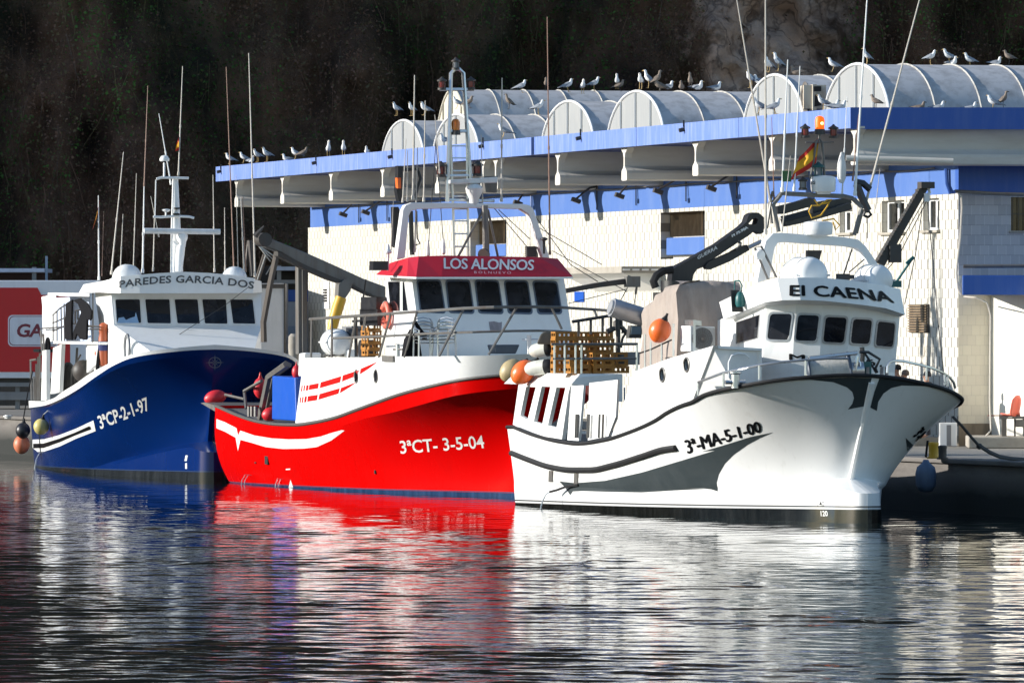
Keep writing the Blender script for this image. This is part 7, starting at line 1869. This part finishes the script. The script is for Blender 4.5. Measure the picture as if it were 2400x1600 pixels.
def rrect(x0, y0, x1, y1, r, yy):
    c = [(x1 - r, y0 + r, -90), (x1 - r, y1 - r, 0), (x0 + r, y1 - r, 90), (x0 + r, y0 + r, 180)]; out = []
    for cx, cy, a in c:
        for k in range(6):
            t = math.radians(a + 90 * k / 5); v = rel(*P1(13, cx + math.cos(t) * r, cy + math.sin(t) * r)); out.append(Vector((v.x, yy, v.z)))
    return out
for k, (pad, mat) in enumerate(((0, paint('badge_white', (.58, .62, .70), .4)), (9, paint('badge_red', (.15, .01, .03), .4)), (14, MATS['badge_white']))):
    mb = MB(); mb.prism(rrect(64 + pad, 470 + pad, 470 - pad, 722 - pad, 36, -.016 - .006 * k), (0, .005, 0)); lb(mb, 'badge' if k == 0 else 'badge_line' if k == 1 else 'badge_field', mat, bd)
V, Fc = text_mesh('GA', .03, 0.12, .95)
x0, x1 = 135, 345; y0, y1 = 648, 540
vs = []
for u, v in V: r_ = rel(*P1(13, x0 + (x1 - x0) * u, y0 + (y1 - y0) * v)); vs.append(Vector((r_.x, -.036, r_.z)))
mb = MB(); mb.add(vs, [f if geometry.normal([vs[i] for i in f]).y < 0 else tuple(f)[::-1] for f in Fc]); lb(mb, 'lettering', MATS['badge_red'], bd)
mb = MB(); mb.prism([(xl, .3, zb_ - .32), (xr, .3, zb_ - .32), (xr, .3, zb_ - .01), (xl, .3, zb_ - .01)], (0, 1.9, 0)); lb(mb, 'chassis', M_dsteel)
mb = MB(); mb.prism([(xl + 1, .05, .35), (xr - 1.5, .05, .35), (xr - 1.5, .05, .65), (xl + 1, .05, .65)], (0, .05, 0)); mb.prism([(xl + 1, .05, .85), (xr - 1.5, .05, .85), (xr - 1.5, .05, 1.0), (xl + 1, .05, 1.0)], (0, .05, 0)); lb(mb, 'side_guard', M_grey)
for x in (xl + 1.6, xl + 2.9, xl + 4.2):
    mb = MB(); mb.lathe([(.2, -.15), (.5, -.14), (.5, .14), (.2, .15)], (x, .3, .5), (0, 1, 0), 20); wh = lb(mb, 'wheel', M_black)
    mb = MB(); mb.lathe([(.26, -.16), (.2, -.18), (.05, -.2)], (x, .3, .5), (0, 1, 0), 16); mb.build('rim', M_grey, wh)
mb = MB(); 
for x in (rel(40, 0).x, rel(150, 0).x): mb.box((x, .35, .45), (.16, .3, .9))
lb(mb, 'landing_leg', M_grey)
tag(root, 'white lorry trailer with red side panel and rounded badge, far left', 'lorry')
# white reefer box in front of the canopy sheds
b0 = world_at(606, 826, 284.0); root = empty('container', Vector((b0.x, 284.0, QZ)))
z1 = world_at(0, 664, 284).z - QZ; w_ = (660 - 600) / F * 284
mb = MB(); mb.prism([(0, 0, .9), (w_, 0, .9), (w_, 0, z1), (0, 0, z1)], (0, 5, 0)); o = mb.build('box_body', paint('pale_grey_panel', (.50, .50, .52), .5, dirt=.1), root, bevel=.02)
mb = MB(); mb.box((w_ + .02, -.02, (z1 + .9) / 2), (.06, .06, z1 - .9)); mb.box((w_ / 2, -.02, z1 - .1), (w_, .05, .16)); mb.build('corner_trim', M_dsteel, o)
mb = MB(); mb.box((w_ / 2, 2.5, .6), (w_ * .8, 4.6, .4)); mb.build('chassis', M_dsteel, root)
for x in (.3, w_ - .3):
    mb = MB(); mb.lathe([(.15, -.14), (.45, -.13), (.45, .13), (.15, .14)], (x, 1.0, .45), (1, 0, 0), 16); mb.build('wheel', M_black, root)
tag(root, 'pale grey box body standing behind the blue boat wheelhouse', 'container')
# sheds with open roof frames beyond
def shed(x0, x1, ytop, Y, label, left):
    a = world_at(x0, ytop, Y); b = world_at(x1, ytop, Y); root = empty('open_shed', Vector((a.x, Y, QZ))); w = b.x - a.x; h = a.z - QZ
    mb = MB(); mb.box((w / 2, 2, h - .12), (w, 5, .14)); mb.build('roof', paint('pale_metal_roof', (.40, .46, .58), .5), root)
    mb = MB(); mb.box((w / 2, -.4, h - .62), (w * 1.05, .12, .14)); mb.build('eave_beam', M_grey, root)
    mb = MB(); mb.box((w / 2, 2.5, h - .45), (w, .1, .5)); mb.build('shade_panel', paint('brown_shade_cloth', (.05, .03, .03), .9), root)
    for x in ((w - .4,) if left else (.3, w - .2)):
        mb = MB(); mb.box((x, -.3, h / 2), (.16, .16, h)); mb.build('post', M_grey, root)
    return tag(root, label, 'shed', 'open sheds behind the boats')
sh = shed(-120, 106, 626, 292, 'open shed roof rising behind the lorry trailer', True)
mb = MB(); mb.box((world_at(109, 0, 291.6).x - sh.location.x, -.4, (world_at(0, 600, 291.6).z - QZ) / 2), (.09, .12, world_at(0, 600, 291.6).z - QZ)); mb.build('tall_post', paint('blue_grey_paint', (.20, .27, .36), .6), sh)
sh = shed(636, 724, 622, 291.5, 'open shed between the grey box and the tiled hall', False)
k = lambda x, y: world_at(x, y, 291.2) - sh.location
mb = MB(); mb.prism([k(654, 706), k(724, 706), k(724, 679), k(654, 679)], (0, .1, 0)); mb.build('blue_sign_band', M_blueshade, sh)
mb = MB(); mb.prism([k(654, 845), k(724, 845), k(724, 707), k(654, 707)], (0, .3, 0)); bw_ = mb.build('back_wall', paint('grey_blue_render', (.34, .36, .40), .8), sh)
mb = MB(); mb.prism([k(662, 845), k(700, 845), k(700, 764), k(662, 764)], (0, -.05, 0)); mb.build('door', paint('grey_blue_door', (.20, .25, .33), .5), bw_)
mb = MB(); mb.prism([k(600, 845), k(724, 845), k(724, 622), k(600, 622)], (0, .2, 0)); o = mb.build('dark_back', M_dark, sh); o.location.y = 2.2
# low wall in the distance at the foot of the hill
a = world_at(-50, 640, 300); mb = MB(); mb.box((0, 0, 1.6), (60, .4, 3.4)); o = mb.build('boundary_wall', paint('dull_stone_wall', (.12, .10, .08), .9, dirt=.3), None); o.location = (-4, 301, QZ); tag(o, 'low dull stone wall along the foot of the hillside', 'wall')
# air conditioner on the hall roof
c = fpt(12.6, .6, 10.3); c = world_at(1888, 262, 219.5)
mb = MB(); a0, a1, a2, a3 = [world_at(*P1('C', x, y), 213.5) for x, y in ((688, 668), (785, 660), (785, 462), (688, 465))]
root = empty('rooftop_air_conditioner', a0); r_ = lambda p: p - a0
e1 = r_(a1) * 1.0; up = Vector((0, 0, a3.z - a0.z)); sdv = -NF * 0 + Vector((-.2385, .9711, 0)) * 1.25
mb.prism([Vector((0, 0, 0)), e1 * .32, e1 * .32 + up, up], sdv); mb.box(e1 * .62 + up * .5 + sdv * .5, (.62, 1.1, up.z * .92)); cs_ = mb.build('casing', paint('rusty_cream_paint', (.55, .50, .40), .6, dirt=.3, dcol=(.3, .14, .06)), root)
mb = MB(); cc = sdv * .5 + up * .5 + Vector((-.02, -.01, 0)); mb.lathe([(.44, 0), (.46, .03), (.40, .05)], cc, NF, 20); mb.ring(cc + NF * .06, .25, .02, NF, 18, 4); mb.lathe([(.08, .02), (.06, .08)], cc, NF, 10); mb.build('fan_guard', M_gsteel, root)
mb = MB(); mb.prism([r_(world_at(*P1('C', x, y), 213.4)) for x, y in ((697, 520), (755, 518), (755, 478), (697, 480))], (0, -.03, 0)); mb.prism([r_(world_at(*P1('C', x, y), 213.4)) for x, y in ((700, 640), (755, 630), (755, 545), (705, 545))], (0, -.03, 0)); mb.build('grille_opening', M_dark, root)
tag(root, 'rusty cream air conditioner between two barrel vaults on the roof', 'air conditioner')
# ================================================================== gulls
def gull_mesh(pose, young=False):
    """one continuous body lofted along a spine from tail to bill, legs joined under it; faces +x"""
    if pose == 'stand':    # upright
        sp = [(-.27, .20, .012, .02), (-.22, .215, .035, .02), (-.15, .235, .055, .04), (-.07, .265, .078, .07), (.01, .295, .085, .085), (.07, .33, .072, .075), (.10, .375, .05, .052), (.11, .415, .042, .043), (.122, .448, .045, .046), (.14, .468, .04, .038), (.165, .468, .018, .017), (.20, .462, .012, .013), (.215, .455, .004, .006)]
    elif pose == 'lean':   # body level, neck drawn in
        sp = [(-.31, .235, .012, .014), (-.25, .238, .03, .018), (-.16, .24, .055, .04), (-.07, .245, .08, .068), (.03, .255, .088, .082), (.10, .275, .075, .075), (.14, .31, .055, .055), (.155, .345, .045, .045), (.17, .37, .045, .045), (.19, .385, .038, .036), (.215, .382, .017, .016), (.25, .374, .011, .012), (.262, .367, .004, .006)]
    elif pose == 'tall':
        sp = [(-.20, .15, .012, .02), (-.17, .175, .035, .025), (-.11, .215, .055, .045), (-.05, .265, .078, .075), (.01, .31, .08, .082), (.05, .36, .06, .065), (.065, .415, .042, .044), (.07, .46, .038, .038), (.08, .495, .042, .043), (.098, .512, .038, .035), (.125, .512, .017, .016), (.16, .505, .011, .012), (.172, .498, .004, .006)]
    else:                  # sitting
        sp = [(-.27, .10, .012, .016), (-.21, .10, .035, .022), (-.13, .095, .065, .045), (-.04, .09, .09, .075), (.05, .095, .09, .08), (.10, .125, .07, .07), (.115, .17, .05, .05), (.12, .205, .042, .043), (.13, .235, .045, .045), (.15, .25, .038, .036), (.175, .247, .017, .016), (.21, .24, .011, .012), (.222, .233, .004, .006)]
    mb = MB(); n = 12; rows = []
    for i, (x, z, w, h) in enumerate(sp):
        a = sp[max(0, i - 1)]; b = sp[min(len(sp) - 1, i + 1)]
        d = Vector((b[0] - a[0], 0, b[1] - a[1])).normalized(); up = Vector((-d.z, 0, d.x))
        rows.append([Vector((x, 0, z)) + Vector((0, 1, 0)) * math.cos(2 * math.pi * j / n) * w + up * math.sin(2 * math.pi * j / n) * h for j in range(n)])
    vs = [p for r in rows for p in r]; fs = []; mi = []
    for i in range(len(rows) - 1):
        for j in range(n):
            j2 = (j + 1) % n; fs.append((i * n + j, i * n + j2, (i + 1) * n + j2, (i + 1) * n + j))
            top = j in (0, 1, 2, 3, 4, 5)
            if i >= 10: m = 2
            elif i <= 1: m = 3
            elif i <= 4 and top: m = 1
            elif i == 2: m = 1
            else: m = 0
            mi.append(m)
    fs.append(tuple(range(n))[::-1]); mi.append(3)
    mb.add(vs, fs, mi, True)
    # folded wings with dark tips
    for s in (1, -1):
        k = sp[5]; t0 = sp[0]; mid = sp[3]
        w0 = [Vector((k[0] - .02, s * k[2] * .98, k[1] + .0)), Vector((mid[0], s * (mid[2] + .012), mid[1] - mid[3] * .35)), Vector((t0[0] - .05, s * .02, t0[1] + .0)), Vector((mid[0] - .03, s * mid[2] * .6, mid[1] + mid[3] * .9))]
        mb.add(w0 + [p + Vector((0, s * .012, 0)) for p in w0], [(0, 1, 2, 3), (7, 6, 5, 4), (0, 4, 5, 1), (1, 5, 6, 2), (2, 6, 7, 3), (3, 7, 4, 0)], 1, True)
        tip = Vector((t0[0] - .075, s * .018, t0[1] - .004)); b0 = Vector((t0[0] + .07, s * .03, t0[1] + .03)); b1 = Vector((t0[0] + .07, s * .035, t0[1] - .01))
        mb.add([b0, b1, tip, tip + Vector((0, s * .01, .008))], [(0, 1, 2), (0, 2, 3), (1, 3, 2), (0, 3, 1)], 3)
        e = sp[9]; mb.ball((e[0] + .004, s * e[2] * .86, e[1] + .010), .0085, n=6, m=4, mi=3)
        if pose != 'sit':
            mb.tube([(-.01, s * .035, sp[4][1] - sp[4][3] * .8), (-.02, s * .036, .11), (-.005, s * .036, .01)], .0085, 5, mi=2); mb.prism([(-.015, s * .036, .004), (.05, s * .036 + .025, .004), (.05, s * .036 - .025, .004)], (0, 0, .008), mi=2)
    if young: ms = [paint('mottled_brown_feather', (.26, .21, .17), .9, dirt=.4, dcol=(.12, .09, .07), streak=(30, 30, 30)), paint('brown_feather', (.13, .10, .08), .9, dirt=.4, dcol=(.3, .25, .2), streak=(30, 30, 30)), paint('dark_bill', (.05, .04, .035), .6), paint('sooty_feather', (.02, .018, .016), .9)]
    else: ms = [paint('white_feather', (.80, .80, .79), .9, dirt=.04), paint('grey_feather', (.27, .29, .32), .9, dirt=.1), paint('yellow_bill', (.50, .33, .12), .6), MATS.get('sooty_feather') or paint('sooty_feather', (.02, .018, .016), .9)]
    return mb, ms
GM = {}
def gull(pose, young, loc, face, label, group, scale=1.0):
    key = (pose, young)
    if key not in GM:
        mb, ms = gull_mesh(pose, young); o = mb.build('gull', ms, None, angle=70); GM[key] = o
    else:
        o = GM[key].copy(); scene.collection.objects.link(o)
    o.location = loc; o.rotation_euler = (0, -.26 if pose == 'lean' else 0, face); o.scale = (scale,) * 3
    tag(o, label, 'gull', group)
NUM = ['first', 'second', 'third', 'fourth', 'fifth', 'sixth', 'seventh', 'eighth', 'ninth', 'tenth', 'eleventh', 'twelfth', 'thirteenth', 'fourteenth']
# facing: L left, R right, C toward the camera, A away-left ; (view x, view y of the feet, pose, facing, brown)
FACE = {'L': math.pi, 'R': 0.0, 'C': -math.pi / 2, 'l': math.pi * 1.25, 'r': -.6, 'a': math.pi * .75}
DESC = {'stand': 'standing', 'lean': 'leaning', 'tall': 'stretched upright', 'sit': 'sitting'}
def row(v, lst, depth, perch, group):
    lst = sorted(lst, key=lambda t: t[0])
    for k, (x, y, pose, fc, young) in enumerate(lst):
        px, py = P1(v, x, y)
        Y = depth(px)
        p = world_at(px, py, Y)
        colr = 'brown' if young else 'white'
        gull(pose, young, p - Vector((0, 0, .012)), FACE[fc] + U(-.25, .25), '%s gull %s %s, %s from left' % (colr, DESC[pose], perch, NUM[k]) if len(lst) > 1 else '%s gull %s %s' % (colr, DESC[pose], perch), group, U(.95, 1.1) if v != 'C' else U(.82, .93))
tipY = lambda px: fhit(px, 300, TIP - .1).y
row('A', [(105, 603, 'lean', 'L', 0), (202, 596, 'lean', 'L', 0), (258, 592, 'sit', 'r', 0), (303, 588, 'stand', 'l', 0), (368, 585, 'stand', 'l', 0), (508, 580, 'sit', 'L', 0), (558, 570, 'lean', 'L', 0), (628, 566, 'lean', 'R', 1), (793, 553, 'tall', 'C', 0), (897, 545, 'tall', 'C', 0), (1060, 530, 'sit', 'C', 0)], tipY, "on the blue edge's far left end", 'gulls on the blue roof edge')
vy = lambda s, back: (lambda px: (fhit(px, 250, TIP - back - .6).y))
row('A', [(1262, 268, 'stand', 'l', 0), (1367, 268, 'stand', 'l', 0), (1450, 266, 'lean', 'l', 0)], lambda px: fhit(px, 270, TIP - 3.0).y - .3, "on the leftmost vault", 'gulls on the leftmost vault')
row('A', [(1672, 220, 'lean', 'L', 0), (1770, 216, 'lean', 'r', 1)], lambda px: fhit(px, 250, TIP - 3.0).y, "on the second vault", 'gulls on the second vault')
row('A', [(1592, 450, 'sit', 'l', 0)], tipY, "at the second vault end behind the steel mast", 'gulls on the blue roof edge')
row('A', [(1990, 420, 'lean', 'L', 0)], lambda px: fhit(px, 310, TIP - .3).y, "alone on the roof edge right of the ladder mast", 'gulls on the blue roof edge')
row('A', [(2035, 222, 'tall', 'L', 1), (2242, 262, 'stand', 'R', 0)], lambda px: fhit(px, 260, TIP - 5.5).y, "before the cream ended vault", 'gulls by the back vault')
by = lambda px: 273.5
row('B', [(368, 345, 'lean', 'R', 0), (530, 332, 'stand', 'C', 1), (688, 340, 'lean', 'R', 0), (782, 352, 'stand', 'C', 0), (862, 334, 'stand', 'R', 0), (1018, 318, 'tall', 'C', 0), (1045, 335, 'lean', 'R', 1)], by, "along the cream ended vault crest", 'gulls on the back vault')
v4 = lambda px: fhit(px, 210, TIP - 2.6).y
row('B', [(1180, 318, 'stand', 'C', 0), (1232, 312, 'tall', 'L', 0), (1296, 310, 'tall', 'R', 1), (1300, 352, 'lean', 'L', 1)], lambda px: fhit(1491 + (px - 1491) * .3, 210, TIP - 2.2).y, "bunched on the middle vault's front", 'gulls on the middle vault')
row('B', [(1368, 322, 'sit', 'R', 0), (1462, 322, 'sit', 'C', 1), (1522, 320, 'tall', 'C', 1), (1572, 326, 'sit', 'r', 0), (1697, 328, 'sit', 'R', 0)], lambda px: 237.0, "in line along the middle vault crest", 'gulls on the middle vault')
row('B', [(1938, 310, 'stand', 'l', 0), (2002, 285, 'sit', 'L', 0)], lambda px: 228.0, "behind antennas left of the fourth vault", 'gulls behind the fourth vault')
row('B', [(2055, 206, 'lean', 'l', 0), (2125, 196, 'tall', 'L', 0), (2255, 222, 'sit', 'L', 1)], lambda px: 219.0, "atop the vault beside the rusty unit", 'gulls on the fourth vault')
row('B', [(1985, 492, 'lean', 'L', 0), (2115, 492, 'lean', 'R', 0)], tipY, "on the blue edge before the fourth vault", 'gulls on the blue roof edge')
row('C', [(838, 362, 'lean', 'L', 0)], lambda px: 219.5, "just left of the large right vault", 'gulls on the fourth vault')
row('C', [(1112, 302, 'tall', 'L', 0), (1618, 308, 'stand', 'R', 0), (1758, 308, 'stand', 'L', 0), (1788, 312, 'sit', 'r', 0), (1922, 336, 'stand', 'L', 0), (2130, 312, 'sit', 'R', 0), (2232, 306, 'stand', 'L', 1)], lambda px: 210.6, "along the large right vault crest", 'gulls on the large right vault')
row('C', [(768, 668, 'stand', 'L', 0), (850, 655, 'sit', 'R', 0), (905, 660, 'sit', 'R', 0)], lambda px: fhit(px, 256, TIP - .15).y, "near the pale blue edge's corner", 'gulls on the blue roof edge')
row('C', [(1182, 660, 'stand', 'a', 1), (1530, 662, 'sit', 'R', 1), (1682, 662, 'sit', 'R', 0), (1935, 668, 'sit', 'R', 0), (2095, 662, 'lean', 'L', 0), (2192, 648, 'tall', 'R', 1)], lambda px: 206.0, "above the deep blue fascia", 'gulls on the deep blue edge')
